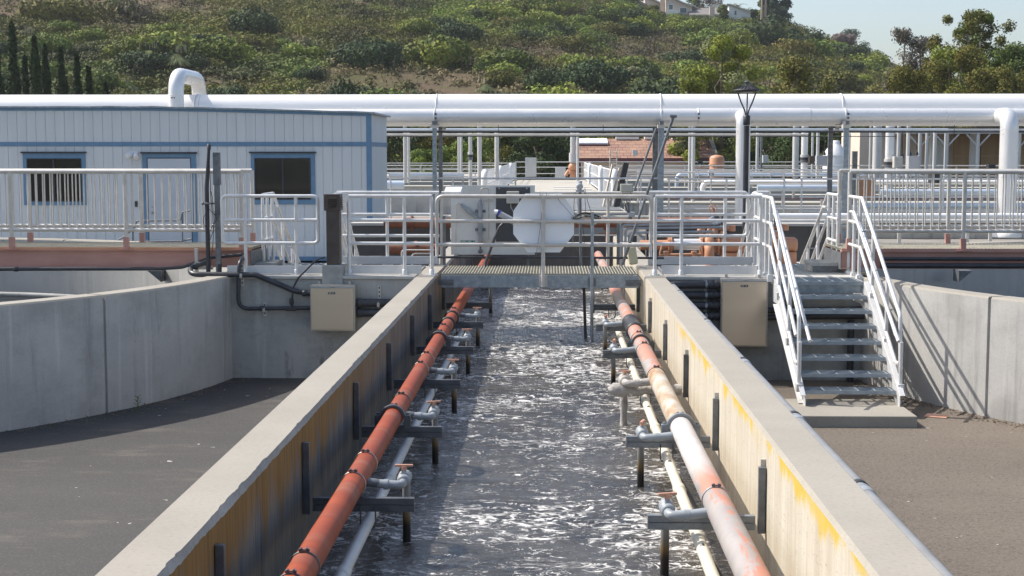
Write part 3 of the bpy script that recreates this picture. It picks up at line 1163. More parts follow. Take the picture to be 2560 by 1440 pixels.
for k, mt in ((2, M['strut_lit']), (4, M['strut'])):
    saddle(pr, XPR, ZP, RPR, SR[k], mt)
bk = MB()
bk.lathe([(RPL + 0.002, 0), (RPL + 0.02, 0.005), (RPL + 0.02, 0.05), (RPL + 0.002, 0.055)], (XPL, 16.69, ZP), (0, 1, 0), 24)
bk.lathe([(RPL + 0.002, 0), (RPL + 0.02, 0.005), (RPL + 0.02, 0.05), (RPL + 0.002, 0.055)], (XPL, 17.38, ZP), (0, 1, 0), 24)
bk.build('rubber_collar', M['black'], pl)

# the two thin pipes hung below the arms
XSL, XSR, ZS, RS = -1.0985, 0.876, -0.613, 0.0357
for nm, x, mt, lb in (('drain_pipe', XSL, M['white_pvc'], 'thin white pipe hung under the red air pipe'), ('drain_pipe', XSR, M['cream_pvc'], 'thin cream pipe hung under the flaking air pipe')):
    t_ = thing(nm, lb, 'pipe')
    b = MB()
    b.tube([(x, 2.5, ZS), (x, 18.6, ZS)], RS, 20)
    b.build('pipe_body', mt, t_)
    for y in ((5.84, 7.4, 9.64, 11.96, 14.2) if x < 0 else (7.05, 9.36, 11.5, 13.8, 16.0)):
        b = MB()
        b.lathe([(RS + 0.001, -0.06), (RS + 0.007, -0.055), (RS + 0.007, 0.055), (RS + 0.001, 0.06)], (x, y, ZS), (0, 1, 0), 20)
        b.build('coupling', mt, t_)


# arms and uprights
def pipe_support(label, sgn, y, mats, hang=True, crust=False):
    """sgn +1: fixed to the trailer-side wall and reaching toward +x"""
    xw = XL1 if sgn > 0 else XR0
    root = thing('pipe_support', label, 'bracket', (xw, y, 0), 'strut brackets carrying the air pipes')
    up = MB()
    up.box(xw + sgn * 0.004, y - 0.019, -0.57, xw + sgn * 0.046, y + 0.019, -0.125 if sgn > 0 else -0.18)
    up.build('upright', mats[0], root, 0.003)
    sh = MB()
    sh.box(xw + sgn * 0.001, y + 0.022, -0.46, xw + sgn * 0.03, y + 0.045, -0.14)
    sh.build('wall_plate', M['alu_old'], root)
    ar = MB()
    x1 = xw + sgn * 0.685
    if crust:
        n = 14
        pts = [(xw + sgn * (0.06 + 0.66 * i / n), y, -0.506 + 0.008 * math.sin(i * 2.1)) for i in range(n + 1)]
        rr = [0.046 + 0.006 * math.sin(i * 1.7) + (0.014 if i > n - 4 else 0) for i in range(n + 1)]
        rr[-1] = 0.03
        ar.tube(pts, rr, 12)
        ar.build('arm', M['crust'], root, label='arm thick with white scale')
    else:
        ar.box(xw + sgn * 0.063, y - 0.021, -0.5055, x1, y + 0.021, -0.465)
        ar.box(xw + sgn * 0.063, y - 0.020, -0.549, x1 + sgn * 0.001, y + 0.020, -0.5085)
        ar.build('arm', mats[1], root, 0.002)
    if hang:
        xs = XSL if sgn > 0 else XSR
        h = MB()
        h.tube(fillet([(xs - 0.046, y - 0.026, -0.52), (xs - 0.046, y - 0.026, ZS - 0.045), (xs + 0.046, y - 0.026, ZS - 0.045), (xs + 0.046, y - 0.026, -0.52)], 0.045, 6), 0.005, 6)
        h.build('pipe_hanger', M['strut'], root)
    return root


for i, y in enumerate(SL):
    pipe_support('%s dark arm under the red pipe, counted from the camera' % (ORD[i] if i else 'cut off and'), 1, y, (M['strut'], M['strut']), i % 2 == 1)
for i, y in enumerate(SR):
    if i == 3:
        pipe_support('white scale crusted arm under the bleached part of the flaking pipe', -1, y, (M['strut'], M['strut_lit']), True, True)
    else:
        pipe_support('%s arm under the flaking pipe, counted from the camera' % (ORD[i] if i else 'cut off and'), -1, y, (M['galv_dark'], M['strut_lit'] if i in (1, 2) else M['galv_dark']), i % 2 == 0)


# valves and drop pipes
def drop_assembly(label, sgn, y, mat, handle_rot=0.0, fat=1.0, crust=False):
    xp, rp = (XPL, RPL) if sgn > 0 else (XPR, RPR)
    xd = -0.913 if sgn > 0 else 0.690
    root = thing('air_drop_valve', label, 'valve', (xd, y, 0), 'air drops along the channel pipes')
    z = ZP - 0.03
    st = MB()
    st.tube([(xp + sgn * rp * 0.8, y, ZP - 0.02), (xp + sgn * (rp + 0.07), y, z)], [0.036 * fat, 0.034 * fat], 14)
    st.build('pipe_stub', M['galv_dark'] if sgn > 0 else mat, root)
    el = MB()
    el.tube(fillet([(xp + sgn * (rp + 0.06), y, z), (xd, y, z - 0.012), (xd, y + 0.10, z + 0.0)], 0.055, 7), 0.034 * fat, 14)
    el.lathe([(0.041 * fat, 0), (0.041 * fat, 0.03)], (xd - sgn * 0.085, y, z - 0.006), (-sgn, 0, 0), 14)
    el.build('elbow', mat, root)
    vb = MB()
    f = fat
    vb.lathe([(0.036 * f, 0.05), (0.050 * f, 0.055), (0.052 * f, 0.085), (0.046 * f, 0.09), (0.046 * f, 0.10), (0.055 * f, 0.105), (0.055 * f, 0.14), (0.048 * f, 0.145), (0.048 * f, 0.155), (0.056 * f, 0.16), (0.056 * f, 0.20), (0.036 * f, 0.205), (0.034 * f, 0.25)], (xd, y, z), (0, 1, 0), 18)
    vb.tube([(xd, y + 0.12, z + 0.04), (xd, y + 0.12, z + 0.075)], 0.016, 10)
    vb.build('valve_body', mat if not crust else M['crust'], root)
    hd = MB()
    rot = Matrix.Rotation(handle_rot, 3, 'Z')
    hd.obox((xd, y + 0.12, z + 0.088), (0.115, 0.020, 0.014), rot)
    hd.lathe([(0.020, 0), (0.018, 0.024)], (xd, y + 0.12, z + 0.062), (0, 0, 1), 10)
    hd.build('handle', M['salmon'], root, 0.002)
    dr = MB()
    if crust:
        n = 12
        dr.tube([(xd, y + 0.27, z + 0.02 - 0.86 * i / n) for i in range(n + 1)], [0.034 + 0.006 * math.sin(i * 1.9 + 1) for i in range(n + 1)], 12)
    else:
        dr.tube(fillet([(xd, y + 0.22, z), (xd, y + 0.27, z), (xd, y + 0.27, -1.5)], 0.03, 5), 0.026, 12)
    dr.build('drop_pipe', M['drop'] if not crust else M['crust'], root)
    return root


DL = [6.26, 8.70, 11.01, 13.31, 15.67, 17.9, 21.9]
DR = [5.75, 7.99, 10.22, 12.66, 14.79, 17.06, 21.9]
for i, y in enumerate(DL):
    drop_assembly('%s grey valve with drop pipe beside the red pipe' % ORD[i], 1, y, M['bluegrey_pvc'], [0.1, 0.0, 0.32, 0.05, 0.3, -0.1, 0.1][i], 0.80)
for i, y in enumerate(DR):
    if i == 3:
        drop_assembly('bleached valve with crusted drop pipe beside the white stretch of pipe', -1, y, M['crust'], -0.25, 1.0, True)
    else:
        drop_assembly('%s grey valve with drop pipe beside the flaking pipe' % ORD[i], -1, y, M['bluegrey_pvc'], [0.2, 0.28, 1.3, 0, 1.4, 1.3, 1.2][i], 0.82)

# dark hoses in the water behind the cream pipe
for i, (x0, y0, x1, y1) in enumerate(((0.87, 7.9, 1.10, 7.3), (0.87, 10.1, 1.10, 9.2), (0.87, 12.3, 1.11, 11.5))):
    b = MB()
    b.tube([(x0, y0, -0.58), ((x0 + x1) / 2, (y0 + y1) / 2, -0.74), (x1, y1, -0.95)], 0.014, 8)
    tag(b.build('slack_hose', M['black_hose']), 'dark slack hose behind the cream pipe, %s one from the camera' % NTH[i], 'hose', 'slack hoses behind the cream pipe')

# grey conduit along the outer edge of the stair-side wall
XC = XR1 + 0.052
co_ = thing('edge_conduit', 'grey plastic conduit strapped along the outer edge of the cream wall', 'conduit')
b = MB()
b.tube([(XC, 3.0, -0.095), (XC, 18.25, -0.095)], 0.046, 18)
b.build('pipe_body', M['pvc_conduit'], co_)
for y, dk in ((17.35, 1), (14.35, 1), (11.6, 1), (9.15, 1), (7.2, 1)):
    b = MB()
    b.lathe([(0.047, 0), (0.053, 0.004), (0.053, 0.05), (0.047, 0.054)], (XC, y, -0.095), (0, 1, 0), 18)
    b.build('rubber_band', M['black'], co_)
    b = MB()
    b.lathe([(0.047, 0), (0.052, 0.004), (0.052, 0.09), (0.047, 0.094)], (XC, y - 0.17, -0.095), (0, 1, 0), 18)
    b.lathe([(0.047, 0), (0.0505, 0.004), (0.0505, 0.028), (0.047, 0.03)], (XC, y - 0.06, -0.095), (0, 1, 0), 18)
    b.build('coupling', M['bluegrey_pvc'], co_)

# poles standing in the water by the footbridge
p0 = at(1481, 530, 18.84)
b = MB()
b.tube([(p0.x, 18.84, -1.5), (p0.x, 18.84, p0.z)], 0.021, 12)
tag(b.build('stilling_pipe', M['galv']), 'upright grey pipe clamped to the footbridge and standing in the water', 'pole')
b = MB()
b.box(p0.x - 0.055, YB - 0.008, -0.145, p0.x + 0.055, YB - 0.001, -0.035)
tag(b.build('mounting_plate', M['galv_dark']), 'small plate holding the upright pipe to the footbridge beam', 'plate')
q0, q1 = at(1459, 700, 19.2), at(1467, 850, 19.0)
b = MB()
b.tube([(q0.x, 19.2, -0.02), (q1.x, 19.0, -1.4)], 0.020, 10)
tag(b.build('leaning_pole', M['black']), 'dark pole leaning in the water under the footbridge', 'pole')

# ================================================================== ALUMINIUM GUARD RAILS
RR = 0.0235


def foot(mb, x, y, z, wide=0.075):
    mb.lathe([(0.034, 0.0), (0.034, 0.075), (0.028, 0.08)], (x, y, z), (0, 0, 1), 12)
    mb.box(x - wide, y - 0.04, z, x + wide, y + 0.04, z + 0.010)
    for s in (-1, 1):
        mb.lathe([(0.012, 0), (0.012, 0.016)], (x + s * wide * 0.72, y, z + 0.01), (0, 0, 1), 6)


def rail_post(root, x, y, z0, z1, mat, feet=True, r=RR):
    b = MB()
    b.tube([(x, y, z0), (x, y, z1)], r, 12)
    if feet:
        foot(b, x, y, z0)
    b.build('post', mat, root)


def guard_rail(label, Y, x0, x1, hs, posts, z0=0.0, loop=True, feet=True, group='guard rails round the platforms', mat=None, r=RR, ends=None):
    """hs: heights of the rails from the top down; loop closes the ends with round corners"""
    mat = mat or M['alu']
    root = thing('guard_rail', label, 'railing', ((x0 + x1) / 2, Y, z0), group)
    ends = ends or ('loop', 'loop')
    zt, zb = z0 + hs[0], z0 + hs[-1]
    pts = []
    if ends[0] == 'loop':
        pts += [((x0 + x1) / 2, Y, zb), (x0, Y, zb)]
    pts += [(x0, Y, zt), (x1, Y, zt)]
    if ends[1] == 'loop':
        pts += [(x1, Y, zb), ((x0 + x1) / 2 + 0.001, Y, zb)]
    b = MB()
    b.tube(fillet(pts, 0.07, 5), r, 12)
    b.build('top_rail', mat, root)
    for h in hs[1:]:
        if h == hs[-1] and ends == ('loop', 'loop'):
            continue
        b = MB()
        xa = x0 if not (h == hs[-1] and ends[0] == 'loop') else (x0 + x1) / 2
        xb = x1 if not (h == hs[-1] and ends[1] == 'loop') else (x0 + x1) / 2
        b.tube([(xa, Y, z0 + h), (xb, Y, z0 + h)], r * 0.97, 12)
        b.build('middle_rail', mat, root)
    for x in posts:
        rail_post(root, x, Y, z0, zt - 0.01, mat, feet, r)
    return root


YF = YP + 0.12          # front guard rails
YR = YP + 1.90          # rear guard rails
H3 = (1.055, 0.735, 0.425)


def X(px, Y, py=560):
    return at(px, py, Y).x


guard_rail('loop shaped guard rail between the conduit pole and the brown vent post', YF, X(556, YF), X(795, YF), H3, [X(613, YF), X(740, YF)])
guard_rail('guard rail panel between the brown vent post and the footbridge', YF, X(872, YF), X(1079, YF), H3, [X(872, YF), X(1011, YF), X(1079, YF)], ends=('open', 'open'))
guard_rail('guard rail panel in front of the orange pumps', YF, X(1638, YF), X(1903, YF), H3, [X(1638, YF), X(1704, YF), X(1902, YF)], ends=('open', 'open'))
# rail across the footbridge: curved down into the end posts
root = thing('guard_rail', 'wide guard rail across the footbridge in front of the white octagon', 'railing', (0, YB, 0), 'guard rails round the platforms')
xa, xb = X(1092, YB), X(1627, YB)
b = MB()
b.tube(fillet([(xa, YB - 0.03, 0.45), (xa, YB - 0.03, 1.055), (xb, YB - 0.03, 1.055), (xb, YB - 0.03, 0.45)], 0.10, 6), 0.0255, 12)
b.build('top_rail', M['alu_old'], root)
for h in (0.725, 0.41):
    b = MB()
    b.tube([(xa, YB - 0.03, h), (xb, YB - 0.03, h)], 0.0245, 12)
    b.build('middle_rail', M['alu_old'], root)
b = MB()
xm = X(1358, YB)
b.tube([(xm, YB - 0.035, -0.15), (xm, YB - 0.035, 1.05)], 0.026, 12)
for s in (-1, 1):
    b.box(xm + s * 0.020, YB - 0.03, -0.145, xm + s * 0.055, YB - 0.004, 0.0)
    b.lathe([(0.013, 0), (0.013, 0.015)], (xm + s * 0.042, YB - 0.03, -0.075), (0, -1, 0), 6)
b.build('post', M['alu_old'], root)
# rear rails
guard_rail('rear guard rail between the vent post and the instrument board', YR, X(843, YR), X(1098, YR), H3, [X(968, YR), X(1092, YR)], ends=('open', 'open'))
guard_rail('rear guard rail behind the footbridge between the instrument board and the blue grey post', YR, X(1104, YR), X(1632, YR), (1.05, 0.70, 0.31), [X(1520, YR), X(1104, YR)], ends=('open', 'open'), feet=False, mat=M['alu_old'])
guard_rail('loop ended rear guard rail close to the orange pumps', YR, X(1622, YR), X(1868, YR), (1.06, 0.74, 0.43), [X(1627, YR), X(1812, YR)], ends=('open', 'loop'))
guard_rail('short rear guard rail piece next to the lamp post', YR, X(1880, YR), X(1920, YR), (1.06, 0.74, 0.43), [X(1882, YR), X(1893, YR)], ends=('loop', 'open'))


def toe_board(label, x0, x1, Y, z0, h=0.115):
    b = MB()
    b.box(x0, Y, z0, x1, Y + 0.008, z0 + h)
    b.box(x0, Y + 0.008, z0, x1, Y + 0.05, z0 + 0.006)
    b.box(x0, Y + 0.008, z0 + h - 0.006, x1, Y + 0.03, z0 + h)
    tag(b.build('toe_board', M['alu_plate'], bev=0.001), label, 'toe board', 'toe boards along the platforms')


toe_board('white toe board under the loop shaped guard rail', X(563, YF), X(806, YF), YF + 0.06, 0.012, 0.105)
toe_board('white toe board between the vent post and the channel wall', X(870, YF), X(1052, YF), YF + 0.06, 0.014)
toe_board('white toe board below the guard rail by the orange pumps', X(1656, YF), X(1896, YF), YF + 0.06, 0.014)
toe_board('long toe board along the back of the vent post platform', X(855, YR), X(1098, YR), YR - 0.06, 0.014, 0.115)
toe_board('long toe board along the back edge below the orange pumps', X(1620, YR), X(1893, YR), YR - 0.06, 0.014, 0.115)


# ================================================================== STAIRS
def stairs(label, xl, xr, ynose, sgn, nt, rise, run, zb, pads=True, y_land=0.9, cut=None):
    """descends along sgn*y from the landing nose"""
    root = thing('metal_stairs', label, 'staircase', ((xl + xr) / 2, ynose, 0), 'metal stairs of the platforms')
    for k in range(1, nt + 1):
        y = ynose + sgn * run * k
        z = -rise * k
        b = MB()
        t0, t1 = (y, y - sgn * 0.27)
        b.box(xl + 0.012, y - 0.004, z - 0.042, xr - 0.012, y + 0.006, z)
        b.box(xl + 0.012, t1 - 0.004, z - 0.042, xr - 0.012, t1 + 0.004, z)
        for j in range(1, 8):
            yy = t0 + (t1 - t0) * j / 8
            b.box(xl + 0.012, yy - 0.0025, z - 0.030, xr - 0.012, yy + 0.0025, z - 0.001)
        for j in range(0, 6):
            xx = xl + 0.05 + (xr - xl - 0.1) * j / 5
            b.box(xx - 0.006, min(t0, t1), z - 0.028, xx + 0.006, max(t0, t1), z + 0.0015)
        b.build('tread', M['tread'], root)
    b = MB()
    yl = ynose - sgn * 0.62
    for j in range(0, 12):
        yy = ynose + (yl - ynose) * j / 12
        b.box(xl + 0.012, yy - 0.003, -0.04, xr - 0.012, yy + 0.003, 0.0)
    for j in range(0, 7):
        xx = xl + 0.05 + (xr - xl - 0.1) * j / 6
        b.box(xx - 0.006, min(ynose, yl), -0.035, xx + 0.006, max(ynose, yl), 0.002)
    b.box(xl - 0.01, ynose - 0.004, -0.045, xr + 0.02, ynose + 0.008, 0.003)
    b.build('landing', M['tread'], root)
    b = MB()
    b.box(xl, ynose - sgn * 0.06 - 0.004, -0.15, xr, ynose - sgn * 0.06 + 0.004, -0.048)
    b.build('front_plate', M['galv'], root)
    for s, x in ((-1, xl), (1, xr)):
        b = MB()
        yb = ynose + sgn * run * (nt + 0.55)
        sl = rise / run
        poly = []

        def zl(y):
            return -abs(y - ynose) * sl
        y0 = ynose - sgn * 0.60
        pts = [(y0, 0.0), (ynose, 0.0), (yb, zl(yb) + 0.05), (yb, zb), (yb - sgn * 0.15, zb), (ynose - sgn * 0.10, -0.30), (y0, -0.30)]
        if sgn > 0:
            pts = pts[::-1]
        b.prismx(pts, x - 0.004, x + 0.004)
        # flanges on the outer side
        b.bar((x + s * 0.030, ynose, 0.002), (x + s * 0.030, yb, zl(yb) + 0.052), 0.056, 0.008)
        b.bar((x + s * 0.030, ynose - sgn * 0.10, -0.302), (x + s * 0.030, yb - sgn * 0.15, zb + 0.01), 0.056, 0.008)
        b.build('stringer', M['alu_plate'], root)
        # hand rail of this side
        xo = x + s * 0.045
        hr = thing('handrail', '', None)
        hr.parent = root
        hr.location = (0, 0, 0)
        off = Vector(root.location)

        def yy(a):
            return ynose - sgn * a
        ya, ys_, ye = yy(1.2), yy(0.42), yy(-1.72)
        ztop, ze = 1.045, -0.24
        t = MB()
        t.tube(fillet([(xo, ya, 1.045), (xo, ys_, 1.045), (xo, ye, ze), (xo, ye + sgn * 0.06, ze - 0.56), (xo, ye - sgn * 0.14, ze - 0.56)], [0, 0.08, 0.10, 0.08, 0], 6), RR, 12)
        t.build('top_rail', M['alu'], hr)
        msl = (ztop - ze) / abs(ye - ys_)
        for dz in (0.33, 0.64):
            t = MB()
            yq = yy(-1.55)
            t.tube(fillet([(xo, ya, ztop - dz), (xo, yy(0.46), ztop - dz), (xo, yq, ztop - dz - msl * abs(yq - yy(0.46)))], 0.08, 6), RR * 0.95, 12)
            t.build('middle_rail', M['alu'], hr)
        for a, zz in ((1.18, -0.02), (0.85, -0.02), (0.50, -0.02), (-0.27, None), (-1.06, None), (-1.80, None)):
            y = yy(a)
            if zz is None:
                z0 = zl(y) - 0.02
                z1 = ztop - msl * abs(y - ys_)
                if a < -1.5:
                    z1 = z0 + 0.55
            else:
                z0, z1 = zz, ztop
            t = MB()
            t.tube([(xo, y, z0), (xo, y, z1)], RR, 12)
            t.obox((xo, y, z0 + 0.02), (0.07, 0.10, 0.09))
            t.lathe([(0.012, 0), (0.012, 0.02)], (xo, y - 0.05, z0 + 0.03), (0, -1, 0), 6)
            t.build('post', M['alu'], hr)
        # graspable rail on brackets inside
        xi = x - s * 0.035
        t = MB()
        t.tube(fillet([(xi, yy(0.72), 0.86), (xi, yy(0.52), 0.86), (xi, yy(-2.0), -0.50)], 0.07, 6), 0.021, 12)
        t.build('grab_rail', M['alu'], hr)
        for a in (0.2, -0.6, -1.35):
            y = yy(a)
            z = 0.86 - 0.5397 * abs(y - yy(0.52))
            t = MB()
            t.tube(fillet([(xi, y, z - 0.005), (xi, y, z - 0.06), (xo, y, z - 0.06)], 0.03, 4), 0.008, 8)
            t.build('rail_bracket', M['galv'], hr)
    return root


XSL_, XSR_ = 2.93, 4.00
st = stairs('metal stairs going down to the sunny concrete pad', XSL_, XSR_, 18.1, -1, 7, 0.156, 0.264, -1.25)
b = MB()
b.box(2.70, 15.52, ZG - 0.05, 4.05, 16.62, -1.25)
tag(b.build('stair_pad', M['conc_top'], bev=0.012), 'thick concrete pad at the foot of the metal stairs', 'slab')
# rear stairs: only the upper handrails stand out above the deck
stairs('rear metal stairs going down beside the trailer', -3.95, -3.05, 20.95, 1, 4, 0.156, 0.264, -0.85)
stairs('rear metal stairs behind the head of the front stairs', 3.0, 3.95, 20.95, 1, 4, 0.156, 0.264, -0.85)


def step_box(label, x0, x1, y0, y1, h):
    root = thing('deck_step', label, 'step', ((x0 + x1) / 2, y0, 0))
    b = MB()
    b.box(x0, y0, 0.008, x1, y0 + 0.01, h - 0.045)
    b.box(x0, y1 - 0.01, 0.008, x1, y1, h - 0.045)
    b.box(x0, y0 + 0.01, 0.008, x0 + 0.01, y1 - 0.01, h - 0.045)
    b.box(x1 - 0.01, y0 + 0.01, 0.008, x1, y1 - 0.01, h - 0.045)
    b.build('riser', M['galv_dark'], root)
    b = MB()
    k = y0
    while k < y1:
        b.box(x0 - 0.02, k, h - 0.043, x1 + 0.01, k + 0.008, h)
        k += 0.03
    b.box(x0 - 0.03, y0 - 0.015, h - 0.045, x1 + 0.02, y0 - 0.005, h + 0.001)
    b.build('grating_top', M['grating_steel'], root)


step_box('small grey grating step at the trailer side bridge end', at(622, 640, 19.5).x, at(688, 640, 19.5).x, 19.45, 20.05, 0.12)
step_box('small grating step at the stair side bridge end', at(2030, 640, 19.5).x, at(2100, 640, 19.5).x, 19.45, 20.05, 0.14)


# ================================================================== TANK BRIDGES (pink beams with balustrades)
def tank_bridge(label, raillab, x0, x1, yf, yb, zt, hub):
    root = thing('tank_bridge', label, 'bridge', ((x0 + x1) / 2, yf, 0))
    for y, s in ((yf, 1), (yb, -1)):
        b = MB()
        b.box(x0, y - 0.006, 0.085, x1, y + 0.006, zt - 0.012)
        b.box(x0, y - 0.05, zt - 0.012, x1, y + 0.05, zt)
        b.box(x0, y - 0.05, 0.073, x1, y + 0.05, 0.085)
        b.build('beam', M['pink_beam'], root)
    b = MB()
    b.box(x0, yf - 0.046, zt + 0.001, x1, yf - 0.036, zt + 0.035)
    b.build('edge_strip', M['orange_iron'] if x0 < 0 else M['pink_beam'], root)
    b = MB()
    k = yf - 0.03
    while k < yb:
        b.box(x0, k, zt + 0.002, x1, k + 0.008, zt + 0.032)
        k += 0.034
    k = x0 + 0.02
    while k < x1:
        b.box(k, yf - 0.03, zt + 0.004, k + 0.006, yb, zt + 0.037)
        k += 0.05
    b.build('deck', M['grating_frp'], root)
    xe = x1 if x0 < 0 else x0
    e = MB()
    e.box(xe - 0.004, yf - 0.04, 0.06, xe + 0.004, yb + 0.04, zt - 0.02)
    e.build('end_plate', M['galv_dark'], root)
    for i, y in enumerate((yf - 0.02, yb)):
        rl = thing('balustrade', raillab[i], 'railing', ((x0 + x1) / 2, y, zt), 'balustrades of the tank bridges')
        zr = zt + 1.065
        b = MB()
        b.tube([(x0 if x0 < 0 else hub[i][0], y, zr), (hub[i][0] if x0 < 0 else x1, y, zr)], 0.028, 12)
        b.build('top_rail', M['alu_old'], rl)
        b = MB()
        b.tube([(x0 if x0 < 0 else hub[i][0], y, zt + 0.27), (hub[i][0] if x0 < 0 else x1, y, zt + 0.27)], 0.024, 12)
        b.build('bottom_rail', M['alu_old'], rl)
        pst = hub[i]
        for xp in pst:
            b = MB()
            b.tube([(xp, y, zt + 0.02), (xp, y, zr)], 0.030, 12)
            b.build('post', M['alu_old'], rl)
            b = MB()
            b.box(xp - 0.034, y - 0.034, zt + 0.012, xp + 0.034, y + 0.034, zt + 0.17)
            b.box(xp - 0.10, y - 0.05, zt, xp + 0.10, y + 0.05, zt + 0.012)
            b.build('post_socket', M['pink_beam'], rl)
        n = int((x1 - x0) / 0.108)
        cnt = 0
        for k in range(1, n):
            xx = x0 + (x1 - x0) * k / n
            if min(abs(xx - p) for p in pst) < 0.05 or (xx > pst[0] if x0 < 0 else xx < pst[0]):
                continue
            if (x0 < 0 and xx < -9.2) or (x0 > 0 and xx > 9.0):
                continue
            b = MB()
            b.tube([(xx, y, zt + 0.28), (xx, y, zr - 0.01)], 0.0095, 6)
            b.build('baluster', M['alu_old'], rl)
    return root


YBF, YBB, ZBT = 19.3, 20.42, 0.31
xe = X(628, YBF, 620)
tank_bridge('pink beam bridge reaching over the tank by the trailer',
            ['front balustrade of the pink bridge before the trailer', 'rear balustrade of the pink bridge before the trailer'], -11.0, xe, YBF, YBB, ZBT,
            [[X(605, YBF), X(316, YBF), X(30, YBF), -8.9], [X(632, YBB), X(355, YBB), X(75, YBB), -9.0]])
xe = X(2102, YBF, 620)
tank_bridge('pink beam bridge reaching over the tank by the stairs',
            ['front balustrade of the pink bridge behind the stairs', 'rear balustrade of the pink bridge behind the stairs'], xe, 10.8, YBF, YBB, ZBT,
            [[X(2122, YBF), X(2408, YBF), 8.7], [X(2097, YBB), X(2370, YBB), 8.9]])

# ================================================================== ELECTRICAL BOXES


def text_mesh(name, s, size, loc, mat, parent, rx=math.pi / 2, depth=0.0006):
    cu = bpy.data.curves.new(name, 'FONT')
    cu.body = s
    cu.size = size
    cu.align_x = 'CENTER'
    cu.align_y = 'CENTER'
    cu.extrude = depth
    to = bpy.data.objects.new(name + '_tmp', cu)
    C.objects.link(to)
    bpy.context.view_layer.update()
    me = bpy.data.meshes.new_from_object(to)
    bpy.data.objects.remove(to)
    me.materials.clear()
    me.materials.append(mat)
    o = bpy.data.objects.new(name, me)
    C.objects.link(o)
    o.parent = parent
    o.location = Vector(loc) - wpos(parent)
    o.rotation_euler = (rx, 0, 0)
    return o


def elec_box(label, pxl, pyt, pxr, pyb, tagtext, tagpx, tagpy):
    Y = YP - 0.21
    a, c = at(pxl, pyt, Y), at(pxr, pyb, Y)
    x0, x1, z1, z0 = a.x, c.x, a.z, c.z
    root = thing('electrical_box', label, 'electrical box', ((x0 + x1) / 2, YP, z0), 'stainless boxes on the cross walls')
    b = MB()
    b.box(x0, Y, z0, x1, YP - 0.004, z1)
    b.build('enclosure', M['stainless_rim'], root, 0.004)
    d = MB()
    d.box(x0 + 0.015, Y - 0.022, z0 + 0.02, x1 - 0.028, Y - 0.002, z1 - 0.035)
    d.build('door', M['stainless'], root, 0.004)
    l = MB()
    l.box(x0 + 0.008, Y - 0.026, z1 - 0.033, x1 - 0.02, Y - 0.001, z1 - 0.027)
    l.build('drip_lip', M['galv'], root)
    for f in (0.18, 0.5, 0.82):
        h = MB()
        zz = z0 + (z1 - z0) * f
        h.box(x1 - 0.028, Y - 0.016, zz - 0.025, x1 - 0.006, Y - 0.001, zz + 0.025)
        h.lathe([(0.006, 0), (0.006, 0.012)], (x1 - 0.015, Y - 0.016, zz), (0, -1, 0), 6)
        h.build('clasp', M['stainless_rim'], root)
    h = MB()
    h.box((x0 + x1) / 2 - 0.03, Y - 0.018, z1 - 0.024, (x0 + x1) / 2 + 0.03, Y - 0.001, z1 - 0.006)
    h.build('clasp', M['stainless_rim'], root)
    for xx in (x0 + 0.09, x1 - 0.09):
        h = MB()
        h.box(xx - 0.018, YP - 0.03, z1 - 0.002, xx + 0.018, YP - 0.004, z1 + 0.04)
        h.build('mounting_lug', M['stainless_rim'], root)
    t = at(tagpx, tagpy, Y - 0.025)
    p = MB()
    p.box(t.x - 0.048, Y - 0.026, t.z - 0.0145, t.x + 0.048, Y - 0.0225, t.z + 0.0145)
    pl_ = p.build('name_plate', M['label_black'], root)
    text_mesh('lettering', tagtext, 0.030, (t.x, Y - 0.0268, t.z), M['label_white'], pl_)
    return root


elec_box('square stainless box lettered PB-2A on the shaded cross wall', 775, 713, 888, 828, 'PB-2A', 829, 733)
elec_box('tall stainless box lettered PB-1A beside the stairs', 1803, 697, 1918, 867, 'PB-1A', 1861, 715)


# ================================================================== CONDUITS
def conduit(label, pts, r, mat=None, rad=0.12, cat='conduit', group='black conduits', collars=(), n=12, name='black_conduit'):
    root = thing(name, label, cat, (0, 0, 0), group)
    p = fillet(pts, rad, 6) if len(pts) > 2 else pts
    b = MB()
    b.tube(p, r, n)
    b.build('pipe_body', mat or M['black_hose'], root)
    for q, ax in collars:
        b = MB()
        b.lathe([(r + 0.001, -0.03), (r + 0.008, -0.026), (r + 0.008, 0.026), (r + 0.001, 0.03)], q, ax, n)
        b.build('coupling', mat or M['black_hose'], root)
    return root


def A(px, py, Y):
    return tuple(at(px, py, Y))


YC = YP - 0.07
conduit('black conduit under the pink beam before the trailer, rising to the bridge end', [(-11, YBF - 0.12, at(0, 673, YBF - 0.12).z), A(0, 673, YBF - 0.12), A(400, 672, YBF - 0.12), A(455, 668, YBF - 0.12), A(530, 643, YBF - 0.12), A(610, 636, YBF - 0.12)], 0.024, rad=0.25, collars=[(A(40, 673, YBF - 0.12), (1, 0, 0))])
conduit('thick black conduit sagging from the pole base to the PB-2A box', [A(520, 655, 19.05), A(474, 668, 19.0), A(478, 686, YC), A(640, 687, YC), A(735, 727, YC), A(776, 734, YC)], 0.036, rad=0.16, collars=[(A(762, 733, YC), (1, 0, 0))])
conduit('black conduit bent down the shaded wall to the lower side of the PB-2A box', [A(612, 640, 19.1), A(599, 655, YC), A(596, 690, YC), A(596, 772, YC), A(776, 770, YC)], 0.027, rad=0.14, collars=[(A(655, 771, YC), (1, 0, 0))])
b_ = conduit('thin black cable looping from the brown vent post to a tee', [A(812, 643, YC), A(790, 650, YC - 0.02), A(745, 695, YC - 0.03), A(732, 722, YC), A(729, 770, YC)], 0.013, rad=0.2, cat='cable', group='black cables')
b = MB()
b.lathe([(0.018, 0), (0.03, 0.02), (0.03, 0.07), (0.02, 0.09)], A(729, 762, YC), (0, 0, 1), 10)
b.obox(A(728, 772, YC), (0.14, 0.07, 0.055))
b.build('tee_fitting', M['black'], b_, 0.01)
